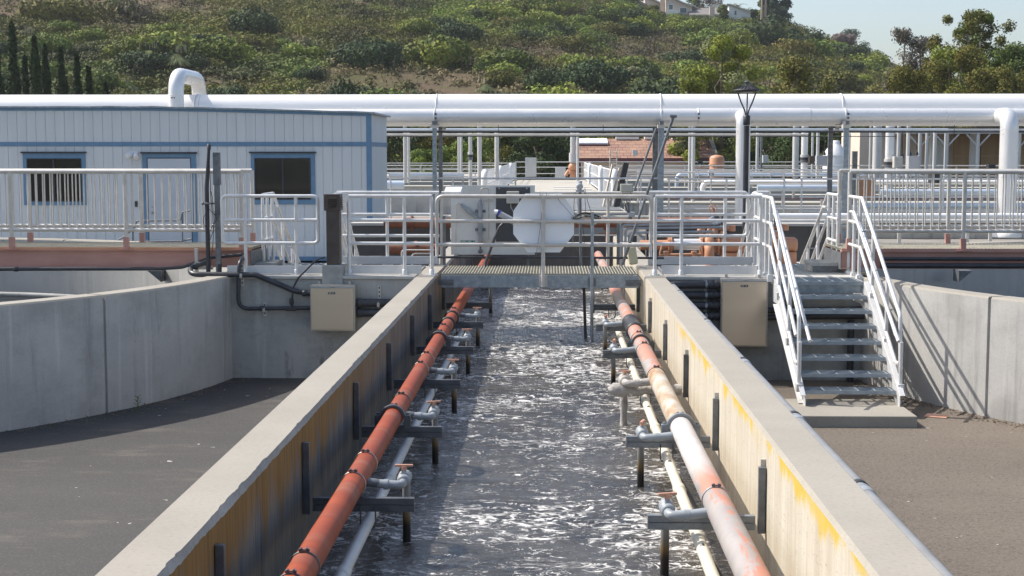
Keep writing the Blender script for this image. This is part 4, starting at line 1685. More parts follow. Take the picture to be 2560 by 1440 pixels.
for i, py in enumerate((757, 782)):
    c0 = A(887, py, YP - 0.09)
    conduit(('upper' if i == 0 else 'lower') + ' thick black conduit between the PB-2A box and the channel wall', [c0, (XL0 - 0.0, YP - 0.09, c0[2])], 0.055, rad=0.1, n=16, collars=[((c0[0] + 0.06, c0[1], c0[2]), (1, 0, 0))])
for px, py0, py1, what in ((948, 714, 775, 'beside the PB-2A box'), (662, 757, 790, 'under the guard rail, carrying a black conduit'), (605, 660, 715, 'at the top of the shaded wall, holding two conduits')):
    a0, a1 = at(px, py0, YP - 0.02), at(px, py1, YP - 0.02)
    root = thing('strut_bracket', 'slotted strut bracket ' + what, 'bracket', (a0.x, YP, a0.z), 'slotted strut brackets')
    b = MB()
    b.box(a0.x - 0.021, YP - 0.022, a1.z, a0.x + 0.021, YP - 0.002, a0.z)
    b.build('channel', M['alu_old'], root, 0.002)
    b = MB()
    z = a0.z - 0.03
    while z > a1.z + 0.02:
        b.box(a0.x - 0.008, YP - 0.0235, z - 0.014, a0.x + 0.008, YP - 0.0222, z + 0.014)
        z -= 0.055
    b.build('slots', M['black'], root)
    b = MB()
    zc = {948: at(0, 757, YP).z, 662: at(0, 771, YP).z, 605: at(0, 687, YP).z}[px]
    rr = {948: 0.058, 662: 0.03, 605: 0.039}[px]
    yc_ = YP - 0.09 if px == 948 else YC
    b.ring((a0.x, yc_, zc), (1, 0, 0), rr + 0.003, 0.006, 18, 6)
    b.obox((a0.x, yc_ - rr, zc), (0.035, 0.008, 0.05))
    b.build('pipe_clip', M['stainless_rim'], root)

# stair side: four thick conduits behind the wall conduit
for i, py in enumerate((712, 738, 764, 790)):
    c0 = at(1804, py, YP - 0.10)
    if i == 0:
        pts = [(c0.x, YP - 0.10, c0.z), (XC + 0.22, YP - 0.10, c0.z), (XC, YP - 0.16, c0.z - 0.005), (XC, YP - 0.55, -0.095)]
    else:
        pts = [(c0.x, YP - 0.10, c0.z), (XR1 + 0.0, YP - 0.10, c0.z)]
    conduit('%s of the thick black conduits entering the PB-1A box, counted from the top' % NTH[i], pts, 0.052, rad=0.14, n=16, collars=[((c0.x - 0.06, YP - 0.10, c0.z), (1, 0, 0)), ((c0.x - 0.14, YP - 0.10, c0.z), (1, 0, 0))])
for i, py in enumerate((776, 794)):
    c0, c1 = at(1918, py, YP - 0.09), at(2160, py - 4, YP - 0.09)
    conduit(('upper' if i == 0 else 'lower') + ' black conduit running behind the stairs from the PB-1A box', [(c0.x, c0.y, c0.z), (c1.x, c0.y, c1.z)], 0.038, n=14)
c0 = at(2128, 800, YP - 0.09)
conduit('black conduit running down the wall behind the stair treads', [(c0.x, YP - 0.09, c0.z), (c0.x, YP - 0.09, ZG)], 0.045, n=14)
a0 = at(1764, 700, YP - 0.02)
root = thing('strut_bracket', 'slotted strut bracket with bright clips left of the PB-1A box', 'bracket', (a0.x, YP, 0), 'slotted strut brackets')
root['label'] = 'slotted strut bracket with bright clips on the four stacked conduits'
b = MB()
b.box(a0.x - 0.021, YP - 0.022, at(0, 810, YP).z, a0.x + 0.021, YP - 0.002, at(0, 694, YP).z)
b.build('channel', M['alu_old'], root, 0.002)
for py in (712, 738, 764, 790):
    z = at(1764, py, YP - 0.1).z
    b = MB()
    b.ring((a0.x, YP - 0.10, z), (1, 0, 0), 0.055, 0.007, 18, 6)
    b.obox((a0.x, YP - 0.158, z + 0.01), (0.032, 0.008, 0.05))
    b.build('pipe_clip', M['galv'], root)
# two conduits under the stair side pink beam
for i, py in enumerate((647, 664)):
    z = at(2300, py, YBF - 0.1).z
    conduit(('upper' if i == 0 else 'lower') + ' black conduit along the pink beam behind the stairs', [(X(2200, YBF), YBF - 0.10, z), (10.5, YBF - 0.10, z)], 0.026 if i == 0 else 0.034)
# triangular brackets on the tank walls under the bridges
for px, lab, s in ((385, 'dark triangular bracket on the tank wall under the trailer side bridge', 1), (2412, 'grey triangular bracket on the tank wall under the stair side bridge', -1)):
    Y = 24.9
    a = at(px, 677, Y)
    b = MB()
    b.prism([(a.x + 0.12, a.z), (a.x - 0.12, a.z), (a.x + 0.12, a.z - 0.2)] if s > 0 else [(a.x + 0.14, a.z), (a.x - 0.10, a.z), (a.x - 0.10, a.z - 0.2)], Y, Y + 0.35)
    tag(b.build('wall_bracket', M['strut'] if s > 0 else M['galv_dark']), lab, 'bracket')

# ================================================================== VENT POST
Yv = YP + 0.0
a, c = at(812, 487, Yv), at(850, 664, Yv)
vp = thing('vent_post', 'dark brown square vent post with louvred head on a concrete pier', 'vent', ((a.x + c.x) / 2, Yv + 0.1, c.z))
b = MB()
b.box(a.x + 0.012, Yv, 0.146, c.x - 0.004, Yv + 0.2, a.z - 0.19)
b.build('post_body', M['bronze'], vp, 0.006)
b = MB()
b.box(a.x - 0.012, Yv - 0.02, a.z - 0.21, c.x + 0.012, Yv + 0.22, a.z - 0.002)
b.build('louvre_head', M['bronze'], vp, 0.006)
b = MB()
for k in range(5):
    z = a.z - 0.04 - k * 0.030
    b.obox(((a.x + c.x) / 2, Yv - 0.026, z), (0.13, 0.028, 0.006), Matrix.Rotation(R(35), 3, 'X'))
    b.obox((c.x + 0.018, Yv + 0.1, z), (0.028, 0.13, 0.006), Matrix.Rotation(R(35), 3, 'Y'))
b.build('louvres', M['bronze'], vp)
b = MB()
b.box(a.x - 0.016, Yv - 0.024, a.z - 0.002, c.x + 0.016, Yv + 0.224, a.z + 0.008)
b.build('lid', M['bronze'], vp, 0.003)

# ================================================================== CONDUIT POLES
Yq = 19.0
a, c = at(522, 358, Yq), at(521, 682, Yq)
cp = thing('conduit_pole', 'tall black pole with loose dangling wires beside the loop guard rail', 'pole', (a.x, Yq, c.z))
b = MB()
b.tube([(c.x, Yq, c.z - 0.05), (c.x, Yq, at(0, 470, Yq).z), (a.x, Yq, a.z - 0.06)], [0.031, 0.030, 0.020], 12)
b.lathe([(0.026, 0), (0.026, 0.07), (0.012, 0.075), (0.012, 0.09)], (a.x, Yq, a.z - 0.09), (0, 0, 1), 10)
b.build('pole_body', M['black_hose'], cp)
b = MB()
z = at(0, 508, Yq).z
b.tube([(a.x - 0.09, Yq - 0.03, z), (a.x + 0.09, Yq - 0.03, z)], 0.012, 8)
b.sphere((a.x - 0.09, Yq - 0.03, z), 0.022, 8, 6)
b.build('cross_fitting', M['galv_dark'], cp)
for k, (dx, zs, ze, sag) in enumerate(((-0.05, 508, 590, 0.05), (0.05, 470, 600, 0.06), (0.03, 400, 680, 0.03), (-0.04, 515, 640, 0.08), (0.06, 520, 575, 0.05))):
    z0, z1 = at(0, zs, Yq).z, at(0, ze, Yq).z
    pts = []
    for i in range(13):
        s = i / 12
        pts.append((a.x + dx * math.sin(s * math.pi) * 1.4 + 0.012 * math.sin(s * 9 + k), Yq - 0.035 - sag * math.sin(s * math.pi) * 0.4, z0 + (z1 - z0) * s))
    b = MB()
    b.tube(pts, 0.0045, 5)
    b.build('wire', M['black'], cp)
a, c = at(541, 381, Yq), at(540, 682, Yq)
sp = thing('strut_pole', 'grey square strut pole standing next to the black wire pole', 'pole', (a.x, Yq, c.z))
b = MB()
zm = at(0, 462, Yq).z
b.box(a.x - 0.034, Yq - 0.02, c.z - 0.05, a.x + 0.034, Yq + 0.03, zm)
b.build('pole_body', M['galv_dark'], sp, 0.004)
b = MB()
b.box(a.x - 0.047, Yq - 0.026, zm - 0.002, a.x + 0.047, Yq + 0.036, a.z)
b.build('upper_sleeve', M['galv_dark'], sp, 0.004)
b = MB()
b.obox((a.x + 0.01, Yq - 0.03, at(0, 531, Yq).z), (0.085, 0.03, 0.05))
b.build('hose_clip', M['strut'], sp)
b = MB()
b.tube([A(549, 660, 19.0), A(549, 690, 19.0)], 0.03, 10)
tag(b.build('capped_stub', M['black']), 'short capped black pipe stub at the foot of the strut pole', 'pipe')
a = at(480, 672, 19.1)
b = MB()
b.box(at(472, 0, 19.1).x, 19.05, at(0, 672, 19.1).z, at(520, 0, 19.1).x, 19.1, at(0, 664, 19.1).z)
b.box(at(475, 0, 19.1).x, 19.05, at(0, 690, 19.1).z, at(483, 0, 19.1).x, 19.09, at(0, 620, 19.1).z)
tag(b.build('strut_bracket', M['alu_old']), 'small slotted strut frame at the end of the pink beam', 'bracket')

# loose bits: weed at the shaded wall, cardboard scrap on the asphalt
a = flat(343, 1032, ZG)
wd = thing('weed', 'small green weed sprouting at the foot of the shaded tank wall', 'plant', tuple(a))
b = MB()
b.tube([(a.x, a.y, ZG), (a.x + 0.01, a.y, ZG + 0.10), (a.x + 0.015, a.y - 0.01, ZG + 0.2)], 0.004, 5)
b.build('stem', M['weed'], wd)
b = MB()
for k in range(26):
    z = ZG + 0.03 + 0.17 * k / 26
    q = k * 2.4
    l = 0.085 * (1 - 0.4 * k / 26)
    d = Vector((math.cos(q), math.sin(q), 0.35))
    p = Vector((a.x + 0.01, a.y, z))
    s = Vector((-math.sin(q), math.cos(q), 0)) * 0.009
    b.add([p, p + d * l * 0.5 + s, p + d * l, p + d * l * 0.5 - s], [(0, 1, 2, 3)])
b.build('leaves', M['weed'], wd)
a = flat(2340, 1042, ZG + 0.012)
b = MB()
b.add([(a.x - 0.13, a.y + 0.04, ZG + 0.01), (a.x + 0.10, a.y - 0.05, ZG + 0.008), (a.x + 0.16, a.y + 0.02, ZG + 0.03), (a.x - 0.07, a.y + 0.09, ZG + 0.035), (a.x - 0.13, a.y + 0.04, ZG + 0.004), (a.x + 0.10, a.y - 0.05, ZG + 0.003)], [(0, 1, 2, 3), (4, 5, 1, 0)])
tag(b.build('cardboard_scrap', M['salmon']), 'flat pinkish scrap lying at the foot of the sunlit tank wall', 'litter')

# litter blown against the walls
def litter(name, label, n, seed, arc, cx, cy, r):
    g_ = np.random.default_rng(seed)
    a = g_.uniform(arc[0], arc[1], n)
    rr = r + np.abs(g_.normal(size=n)) * 0.16 + 0.01
    c = np.stack([cx + rr * np.cos(a), cy + rr * np.sin(a), np.full(n, ZG + 0.006)], 1)
    s = 0.006 + 0.022 * g_.random(n) ** 2
    q = g_.uniform(0, 6.28, n)
    u = np.stack([np.cos(q), np.sin(q), 0.4 * g_.normal(size=n)], 1) * s[:, None]
    w = np.stack([-np.sin(q), np.cos(q), 0.4 * g_.normal(size=n)], 1) * s[:, None] * 0.5
    v = np.stack([c - u, c + w, c + u, c - w], 1).reshape(-1, 3)
    v[:, 2] = np.maximum(v[:, 2], ZG + 0.003)
    o = np_mesh(name, v, np.arange(4 * n).reshape(-1, 4), M['bark'])
    tag(o, label, kind='stuff')


litter('leaf_litter', 'dry leaves and grit at the foot of the sunlit round wall', 1500, 3, (math.pi * 0.98, math.pi * 1.30), TRX, TLY, TRR)
litter('leaf_litter', 'dry leaves and grit at the foot of the shaded round wall', 900, 4, (-0.95, -0.1), TLX, TLY, TRR)

# ================================================================== INSTRUMENTS ON THE FOOTBRIDGE
YI = 20.56
a, c = at(1127, 463, YI), at(1337, 637, YI)
ib = thing('instrument_board', 'large off white instrument board standing behind the footbridge rail', 'board', ((a.x + c.x) / 2, YI, c.z))
b = MB()
b.box(a.x, YI, c.z, c.x, YI + 0.02, a.z)
b.build('panel', M['white_board'], ib, 0.002)
for px in (1150, 1320):
    b = MB()
    x = at(px, 600, YI).x
    b.box(x - 0.02, YI + 0.021, -0.02, x + 0.02, YI + 0.06, a.z - 0.03)
    b.build('leg', M['galv_dark'], ib)
Yt = YI - 0.045


def board_tube(name, pix, r, mat, rad=0.05, n=8, y=Yt, label=None):
    b = MB()
    p = [A(px, py, y) for px, py in pix]
    b.tube(fillet(p, rad, 6) if len(p) > 2 else p, r, n)
    return b.build(name, mat, ib, label=label)


b = MB()
for (p, q, r0, r1) in (((1201, 500), (1201, 516), .022, .022), ((1201, 508), (1201, 520), .034, .034), ((1201, 518), (1201, 608), .030, .030), ((1201, 536), (1201, 542), .04, .04), ((1201, 578), (1201, 588), .037, .037), ((1201, 596), (1201, 606), .026, .022),
                       ((1200, 552), (1155, 513), .026, .024), ((1177, 532), (1166, 522), .035, .035), ((1156, 514), (1152, 510), .016, .014), ((1201, 496), (1201, 503), .012, .014)):
    b.tube([A(*p, Yt), A(*q, Yt)], [r0, r1], 12)
b.build('wye_fitting', M['bluegrey_pvc'], ib)
for px, py in ((1201, 528), (1201, 574)):
    b = MB()
    b.obox(A(px, py, YI - 0.015), (0.15, 0.02, 0.04))
    b.build('pipe_bracket', M['galv_dark'], ib)
for px, py in ((1221, 501), (1221, 600)):
    b = MB()
    b.obox(A(px, py, YI - 0.012), (0.15, 0.02, 0.038))
    b.build('pipe_bracket', M['alu_old'], ib)
board_tube('sample_tube', [(1201, 500), (1201, 470), (1222, 470), (1222, 600)], 0.0075, M['stainless_rim'], 0.05)
board_tube('sample_tube', [(1153, 511), (1140, 506), (1140, 520), (1140, 626)], 0.006, M['stainless_rim'], 0.07)
b = MB()
b.sphere(A(1201, 628, Yt), 0.034, 12, 8)
b.tube([A(1201, 606, Yt), A(1201, 624, Yt)], 0.012, 8)
b.build('drain_ball', M['galv_dark'], ib)
b = MB()
b.lathe([(0.03, 0), (0.056, 0.008), (0.056, 0.018), (0.03, 0.024)], A(1201, 610, Yt), (0, 0, 1), 14)
b.build('hand_wheel', M['red_plastic'], ib)
b = MB()
q0, q1 = at(1151, 601, YI), at(1187, 605.5, YI)
b.box(q0.x, YI - 0.003, q1.z, q1.x, YI - 0.001, q0.z)
gl = b.build('name_strip', M['label_green'], ib)
b = MB()
w_ = q1.x - q0.x
zc_ = (q0.z + q1.z) / 2
for f0, f1, h in ((0.03, 0.07, .008), (0.13, 0.17, .007), (0.19, 0.23, .007), (0.25, 0.29, .007), (0.31, 0.35, .007), (0.37, 0.41, .007), (0.53, 0.57, .007), (0.59, 0.63, .007), (0.65, 0.69, .007), (0.71, 0.75, .007), (0.9, 0.94, .008)):
    b.box(q0.x + w_ * f0, YI - 0.0036, zc_ - h, q0.x + w_ * f1, YI - 0.0031, zc_ + h)
b.build('faded_letters', M['label_white'], gl)
a, c = at(1240, 468, YI), at(1325, 604, YI)
b = MB()
b.box(a.x, YI - 0.014, c.z, c.x, YI - 0.001, a.z)
db = b.build('dark_backplate', M['slate_board'], ib)
b = MB()
for px, py in ((1248, 471), (1317, 471)):
    b.lathe([(0.008, 0), (0.006, 0.006)], A(px, py, YI - 0.014), (0, -1, 0), 8)
b.build('screws', M['alu'], db)
a, c = at(1267, 478, YI), at(1298, 508, YI)
bx = thing('controller_box', 'small beige controller with grey window on the dark backplate', 'controller', (a.x, YI, c.z))
b = MB()
b.box(a.x, YI - 0.12, c.z, c.x, YI - 0.016, a.z)
b.build('case', M['box_beige'], bx, 0.008)
b = MB()
b.box(a.x + 0.045, YI - 0.124, c.z + 0.04, c.x - 0.035, YI - 0.1195, a.z - 0.07)
b.build('window', M['box_grey'], bx)
b = MB()
b.tube(fillet([A(1277, 508, YI - 0.05), A(1277, 518, YI - 0.05), A(1284, 530, YI - 0.08)], 0.04), 0.005, 6)
b.build('lead', M['wire_pale'], bx)
# probe with purple ring
pb = thing('probe_body', 'grey probe with blue ring tilted in front of the dark backplate', 'probe', A(1255, 540, 20.3))
b = MB()
b.tube([A(1288, 556, 20.3), A(1248, 534, 20.3)], [0.05, 0.045], 14)
b.build('barrel', M['box_grey'], pb)
b = MB()
b.tube([A(1249, 534, 20.3), A(1244, 531, 20.3)], 0.048, 14)
b.build('ring', M['blue_cap'], pb)
b = MB()
b.tube([A(1244, 531, 20.3), A(1235, 529, 20.3)], [0.04, 0.03], 14)
b.build('cap', M['white_vinyl'], pb)
conduit('thick black hose slanting down in front of the instrument board', [A(1268, 552, 20.25), A(1250, 566, 20.25), A(1236, 596, 20.22), A(1212, 662, 20.15), A(1213, 672, 20.1)], 0.022, rad=0.12, cat='hose', name='slanting_hose')
conduit('black tube running level behind the footbridge just above the water', [A(1094, 643, 20.42), A(1660, 645, 20.42)], 0.017, cat='tube', name='level_tube', collars=[(A(1317, 644, 20.42), (1, 0, 0)), (A(1640, 645, 20.42), (1, 0, 0))])
a, c = at(1110, 466, 19.9), at(1148, 480, 19.9)
b = MB()
b.prismx([(YB + 0.02, c.z), (YB + 0.36, c.z), (YB + 0.36, a.z + 0.01), (YB + 0.02, c.z + 0.03)], at(1110, 470, YB).x, at(1152, 470, YB).x)
tag(b.build('sloped_light_box', M['alu'], bev=0.004), 'small sloped metal box lying on the guard rail beside the instrument board', 'box')

# octagonal sheet hung behind the rail
Yo = YB + 0.012
pix = [(1313, 484), (1404, 484), (1435, 528), (1435, 585), (1400, 631), (1319, 631), (1283, 585), (1283, 528)]
oc = thing('octagon_sheet', 'white octagonal sheet seen from behind, hung on the footbridge rail', 'sign', A(1358, 631, Yo))
b = MB()
b.prism([(at(p, q, Yo).x, at(p, q, Yo).z) for p, q in pix], Yo, Yo + 0.004)
b.build('sheet', M['sign_white'], oc)
b = MB()
for px, py in ((1366, 486), (1350, 486)):
    b.ring(A(px, py, YB - 0.03), (1, 0, 0), 0.03, 0.004, 14, 5)
b.build('wire_tie', M['wire'], oc)
for k, pix in enumerate((((1393, 486), (1396, 500), (1432, 540)), ((1356, 486), (1352, 560), (1340, 640)))):
    b = MB()
    b.tube(fillet([A(p, q, YB - 0.045) for p, q in pix], 0.1), 0.0032, 5)
    b.build('cord', M['wire'], oc)

# coil of cable on the rail
cl = thing('cable_coil', 'messy coil of grey and black cable hung on the footbridge rail', 'cable coil', A(1466, 550, 19.05))
for k in range(9):
    b = MB()
    pts = []
    rx = random.uniform(0.15, 0.21)
    rz = random.uniform(0.035, 0.07)
    dz = random.uniform(-0.03, 0.03)
    ph = random.uniform(0, 6)
    cc = at(1467, 546, 19.0)
    for i in range(28):
        q = 2 * math.pi * i / 28
        pts.append((cc.x + rx * math.cos(q), 19.0 - 0.05 + 0.06 * math.sin(q + ph), cc.z + dz + rz * math.sin(q) + 0.012 * math.sin(3 * q + ph)))
    b.tube(pts, 0.0065, 5, closed=True)
    b.build('cable_loop', [M['wire'], M['black'], M['wire_pale']][k % 3], cl)
for k, pix in enumerate((((1440, 545), (1432, 600), (1445, 630)), ((1455, 550), (1462, 610), (1452, 640)), ((1430, 550), (1436, 580), (1430, 608)), ((1478, 550), (1480, 600), (1474, 620)))):
    b = MB()
    b.tube(fillet([A(p, q, 19.0) for p, q in pix], 0.2), 0.004, 5)
    b.build('loose_end', M['black'] if k % 2 else M['wire'], cl)
# transmitter on its post
tp = thing('transmitter_post', 'grey post with round transmitter head rising behind the cable coil', 'transmitter', A(1451, 660, 20.3))
b = MB()
b.tube([A(1452, 668, 20.3), A(1450, 480, 20.3)], 0.021, 10)
b.build('post', M['galv_dark'], tp)
b = MB()
b.lathe([(0.02, -0.05), (0.05, -0.045), (0.05, 0.03), (0.042, 0.045), (0.02, 0.05)], A(1449, 466, 20.3), (0, -1, 0), 16)
b.lathe([(0.035, 0), (0.038, 0.05), (0.03, 0.055)], A(1449, 462, 20.32), (0, 0, 1), 12)
b.obox(A(1450, 477, 20.3), (0.12, 0.08, 0.03))
b.build('head', M['box_grey'], tp)
for pix in (((1438, 480), (1434, 520), (1440, 545)), ((1461, 478), (1464, 520), (1462, 545)), ((1462, 470), (1468, 500), (1482, 545))):
    b = MB()
    b.tube(fillet([A(p, q, 20.2) for p, q in pix], 0.2), 0.004, 5)
    b.build('lead', M['black'], tp)


def small_box(label, pl_, pt, pr_, pb_, Y, d, mat, name='junction_box', cat='junction box', parts=True):
    a, c = at(pl_, pt, Y), at(pr_, pb_, Y)
    r_ = thing(name, label, cat, ((a.x + c.x) / 2, Y, c.z))
    b = MB()
    b.box(a.x, Y, c.z, c.x, Y + d, a.z)
    b.build('case', mat, r_, 0.006)
    if parts:
        b = MB()
        w, h = c.x - a.x, a.z - c.z
        b.box(a.x + w * 0.08, Y - 0.012, c.z + h * 0.08, c.x - w * 0.08, Y - 0.002, a.z - h * 0.08)
        b.build('cover', mat, r_, 0.004)
    return r_


jb = small_box('beige junction box with trailing wires on the rear rail right of the octagon', 1551, 460, 1583, 480, 20.5, 0.1, M['box_beige'])
jb['label'] = 'beige junction box with trailing wires on the rear rail by the leaning pole'
for k in range(7):
    b = MB()
    x0 = 1556 + k * 4
    b.tube(fillet([A(x0, 480, 20.5), A(x0 + random.uniform(-6, 4), 505, 20.46), A(1572 + random.uniform(-8, 10), 535, 20.45), A(1578 + random.uniform(-10, 12), 560, 20.45)], 0.3), 0.005, 5)
    b.build('wire', M['black'] if k % 2 else M['wire'], jb)
small_box('little white junction box hanging under the beige one', 1570, 530, 1587, 543, 20.45, 0.06, M['box_grey'])
lp = thing('skimmer_pole', 'long grey pole with T shaped tip leaning across the guard rail', 'pole', A(1556, 660, 20.1))
b = MB()
b.tube([A(1556, 662, 20.1), A(1683, 293, 20.0)], 0.021, 10)
b.build('shaft', M['galv_dark'], lp)
b = MB()
b.tube([A(1675, 290, 20.0), A(1692, 291, 20.0)], 0.022, 10)
b.build('tip', M['galv_dark'], lp)
b = MB()
b.tube([A(1577, 500, 20.9), A(1641, 320, 20.9)], 0.016, 8)
tag(b.build('thin_pole', M['galv_dark']), 'thinner dark pole leaning behind the long T tipped pole', 'pole')
a, c = at(1570, 614, 20.2), at(1592, 662, 20.2)
jg = thing('plastic_jug', 'tilted yellowed plastic jug beside the foot of the leaning pole', 'jug', (a.x, 20.2, c.z))
b = MB()
rot = Matrix.Rotation(R(-9), 3, 'Y')
b.obox(((a.x + c.x) / 2, 20.25, (a.z + c.z) / 2), (0.13, 0.16, 0.27), rot)
b.build('body', M['jug'], jg, 0.03)
b = MB()
b.tube([A(1584, 616, 20.25), A(1586, 608, 20.25)], 0.025, 10)
b.build('cap', M['white_vinyl'], jg)
for nm, px, y0, y1, Y in (('slotted_upright', 1546, 552, 662, 20.45), ('slotted_upright', 1110, 540, 662, 20.45)):
    b = MB()
    p, q = at(px, y0, Y), at(px, y1, Y)
    b.box(p.x - 0.021, Y, q.z, p.x + 0.021, Y + 0.03, p.z)
    tag(b.build(nm, M['galv_dark']), 'slotted steel upright ' + ('between the coil and the leaning pole' if px > 1300 else 'at the edge of the instrument board'), 'upright')

# ================================================================== SITE OFFICE TRAILER
YT, YTB = 31.5, 34.6
XT1 = at(928, 450, YT).x
XT0 = -15.5
tz0 = at(900, 650, YT).z
tr = thing('office_trailer', 'pale grey office trailer with blue trim and two dark windows', 'trailer', ((XT0 + XT1) / 2, YT, tz0))


def roof_z(x):
    t = (x - XT0) / (XT1 - XT0)
    return 2.635 - 0.13 * max(0, (t - 0.55) / 0.45) ** 1.3


b = MB()
x = XT1
pw = 0.213
gaps = []
z_top = 2.44
wins = []


def T(px, py):
    p = at(px, py, YT)
    return p.x, p.z


while x > XT0:
    x2 = max(XT0, x - pw)
    zt1, zt2 = roof_z(x), roof_z(x2)
    vs = [(x2 + 0.006, YT, tz0 + 0.05), (x - 0.006, YT, tz0 + 0.05), (x - 0.006, YT, zt1 - 0.02), (x2 + 0.006, YT, zt2 - 0.02)]
    vb = [(p[0], YT + 0.02, p[2]) for p in vs]
    b.add(vs + vb, [(0, 1, 2, 3), (0, 4, 5, 1), (1, 5, 6, 2), (3, 2, 6, 7), (0, 3, 7, 4)])
    x -= pw
b.add([(XT0, YT + 0.012, tz0), (XT1, YT + 0.012, tz0), (XT1, YT + 0.012, roof_z(XT1) - 0.03), ((XT0 + XT1) * 0.45, YT + 0.012, roof_z((XT0 + XT1) * 0.45) - 0.03), (XT0, YT + 0.012, roof_z(XT0) - 0.03)], [(0, 1, 2, 3, 4)])
y = YT
while y < YTB - 0.01:
    y2 = min(YTB, y + pw)
    b.box(XT1 - 0.02, y + 0.006, tz0 + 0.05, XT1, y2 - 0.006, roof_z(XT1) - 0.02)
    y += pw
b.box(XT0, YT + 0.013, tz0, XT1 - 0.012, YTB, roof_z(XT1) - 0.035)
b.build('siding', M['siding'], tr)
b = MB()
n = 24
xs_ = [XT0 - 0.1 + (XT1 + 0.2 - XT0) * k / n for k in range(n + 1)]
vs, fs = [], []
for xx in xs_:
    z = roof_z(min(max(xx, XT0), XT1))
    for yy, dz in ((YT - 0.07, -0.015), (YT - 0.07, 0.022), (YTB + 0.07, 0.022), (YTB + 0.07, -0.015)):
        vs.append((xx, yy, z + dz + 0.006 * math.sin(xx * 7)))
for k in range(n):
    for j in range(4):
        j2 = (j + 1) % 4
        fs.append((k * 4 + j, (k + 1) * 4 + j, (k + 1) * 4 + j2, k * 4 + j2))
fs += [(0, 1, 2, 3), (n * 4 + 3, n * 4 + 2, n * 4 + 1, n * 4)]
b.add(vs, fs)
b.build('roof', M['galv'], tr)
b = MB()
zb1, zb0 = T(0, 355)[1], T(0, 366)[1]
b.box(XT0, YT - 0.014, zb0, XT1 - 0.10, YT - 0.001, zb1)
b.box(XT1 + 0.001, YT - 0.012, zb0, XT1 + 0.014, YTB, zb1)
b.build('band', M['blue_paint'], tr)
b = MB()
b.box(XT1 - 0.10, YT - 0.017, tz0, XT1 + 0.017, YT - 0.001, roof_z(XT1) - 0.016)
b.box(XT1 + 0.001, YT - 0.001, tz0, XT1 + 0.017, YT + 0.03, roof_z(XT1) - 0.016)
b.build('corner_trim', M['blue_paint'], tr)
b = MB()
b.box(XT0, YT - 0.012, tz0 - 0.02, XT1 - 0.101, YT - 0.001, tz0 + 0.075)
b.box(XT1 + 0.001, YT + 0.031, tz0 - 0.02, XT1 + 0.013, YTB, tz0 + 0.30)
b.build('skirt', M['blue_paint'], tr)
b = MB()
for k in range(n):
    xa_, xb_ = xs_[k], xs_[k + 1]
    xa_, xb_ = max(xa_, XT0), min(xb_, XT1 - 0.1)
    if xb_ > xa_:
        za, zb_ = roof_z(xa_), roof_z(xb_)
        b.add([(xa_, YT - 0.02, za - 0.075), (xb_, YT - 0.02, zb_ - 0.075), (xb_, YT - 0.02, zb_ - 0.016), (xa_, YT - 0.02, za - 0.016), (xa_, YT - 0.001, za - 0.075), (xb_, YT - 0.001, zb_ - 0.075)], [(0, 1, 2, 3), (0, 4, 5, 1)])
b.build('eaves_trim', M['blue_paint'], tr)
for (x0, y0, x1, y1, ix0, iy0, ix1, iy1, mx) in ((57, 383, 217, 513, 67, 396, 207, 504, 134), (627, 383, 789, 511, 636, 395, 778, 499, 707)):
    ox0, oz1 = T(x0, y0)
    ox1, oz0 = T(x1, y1)
    jx0, jz1 = T(ix0, iy0)
    jx1, jz0 = T(ix1, iy1)
    b = MB()
    yo = YT - 0.022
    b.box(ox0, yo, jz1, ox1, YT - 0.001, oz1)
    b.box(ox0, yo, oz0, ox1, YT - 0.001, jz0)
    b.box(ox0, yo, jz0, jx0, YT - 0.001, jz1)
    b.box(jx1, yo, jz0, ox1, YT - 0.001, jz1)
    wd_ = b.build('window', M['blue_paint'], tr)
    b = MB()
    mxx = T(mx, 400)[0]
    t = 0.022
    b.box(jx0 + 0.001, YT - 0.030, jz0 + 0.001, jx0 + t, YT - 0.004, jz1 - 0.001)
    b.box(jx1 - t, YT - 0.030, jz0 + 0.001, jx1 - 0.001, YT - 0.004, jz1 - 0.001)
    b.box(jx0 + t, YT - 0.030, jz0 + 0.001, jx1 - t, YT - 0.004, jz0 + t)
    b.box(jx0 + t, YT - 0.030, jz1 - t, jx1 - t, YT - 0.004, jz1 - 0.001)
    b.box(mxx - 0.02, YT - 0.028, jz0 + t, mxx + 0.02, YT - 0.005, jz1 - t)
    b.build('sash_frame', M['dark_frame'], wd_)
    b = MB()
    b.box(jx0 + t, YT - 0.012, jz0 + t, jx1 - t, YT - 0.006, jz1 - t)
    b.build('pane', M['glass'], wd_)
    b = MB()
    b.box(ox0 - 0.03, YT - 0.07, oz1 + 0.001, ox1 + 0.03, YT - 0.001, oz1 + 0.035)
    b.build('drip_cap', M['dark_frame'], wd_)
ox0, oz1 = T(356, 384)
ox1, _ = T(490, 384)
jx0, jz1 = T(367, 394)
jx1, _ = T(478, 394)
b = MB()
b.box(ox0, YT - 0.022, jz1, ox1, YT - 0.001, oz1)
b.box(ox0, YT - 0.022, tz0 + 0.1, jx0, YT - 0.001, jz1)
b.box(jx1, YT - 0.022, tz0 + 0.1, ox1, YT - 0.001, jz1)
dr_ = b.build('door', M['blue_paint'], tr)
b = MB()
b.box(jx0, YT - 0.012, tz0 + 0.1, jx1, YT - 0.002, jz1)
b.build('door_gap', M['dark_frame'], dr_)
b = MB()
b.box(jx0 + 0.022, YT - 0.020, tz0 + 0.11, jx1 - 0.022, YT - 0.0125, jz1 - 0.022)
b.build('door_leaf', M['door_paint'], dr_)
b = MB()
hx, hz = T(382, 531)
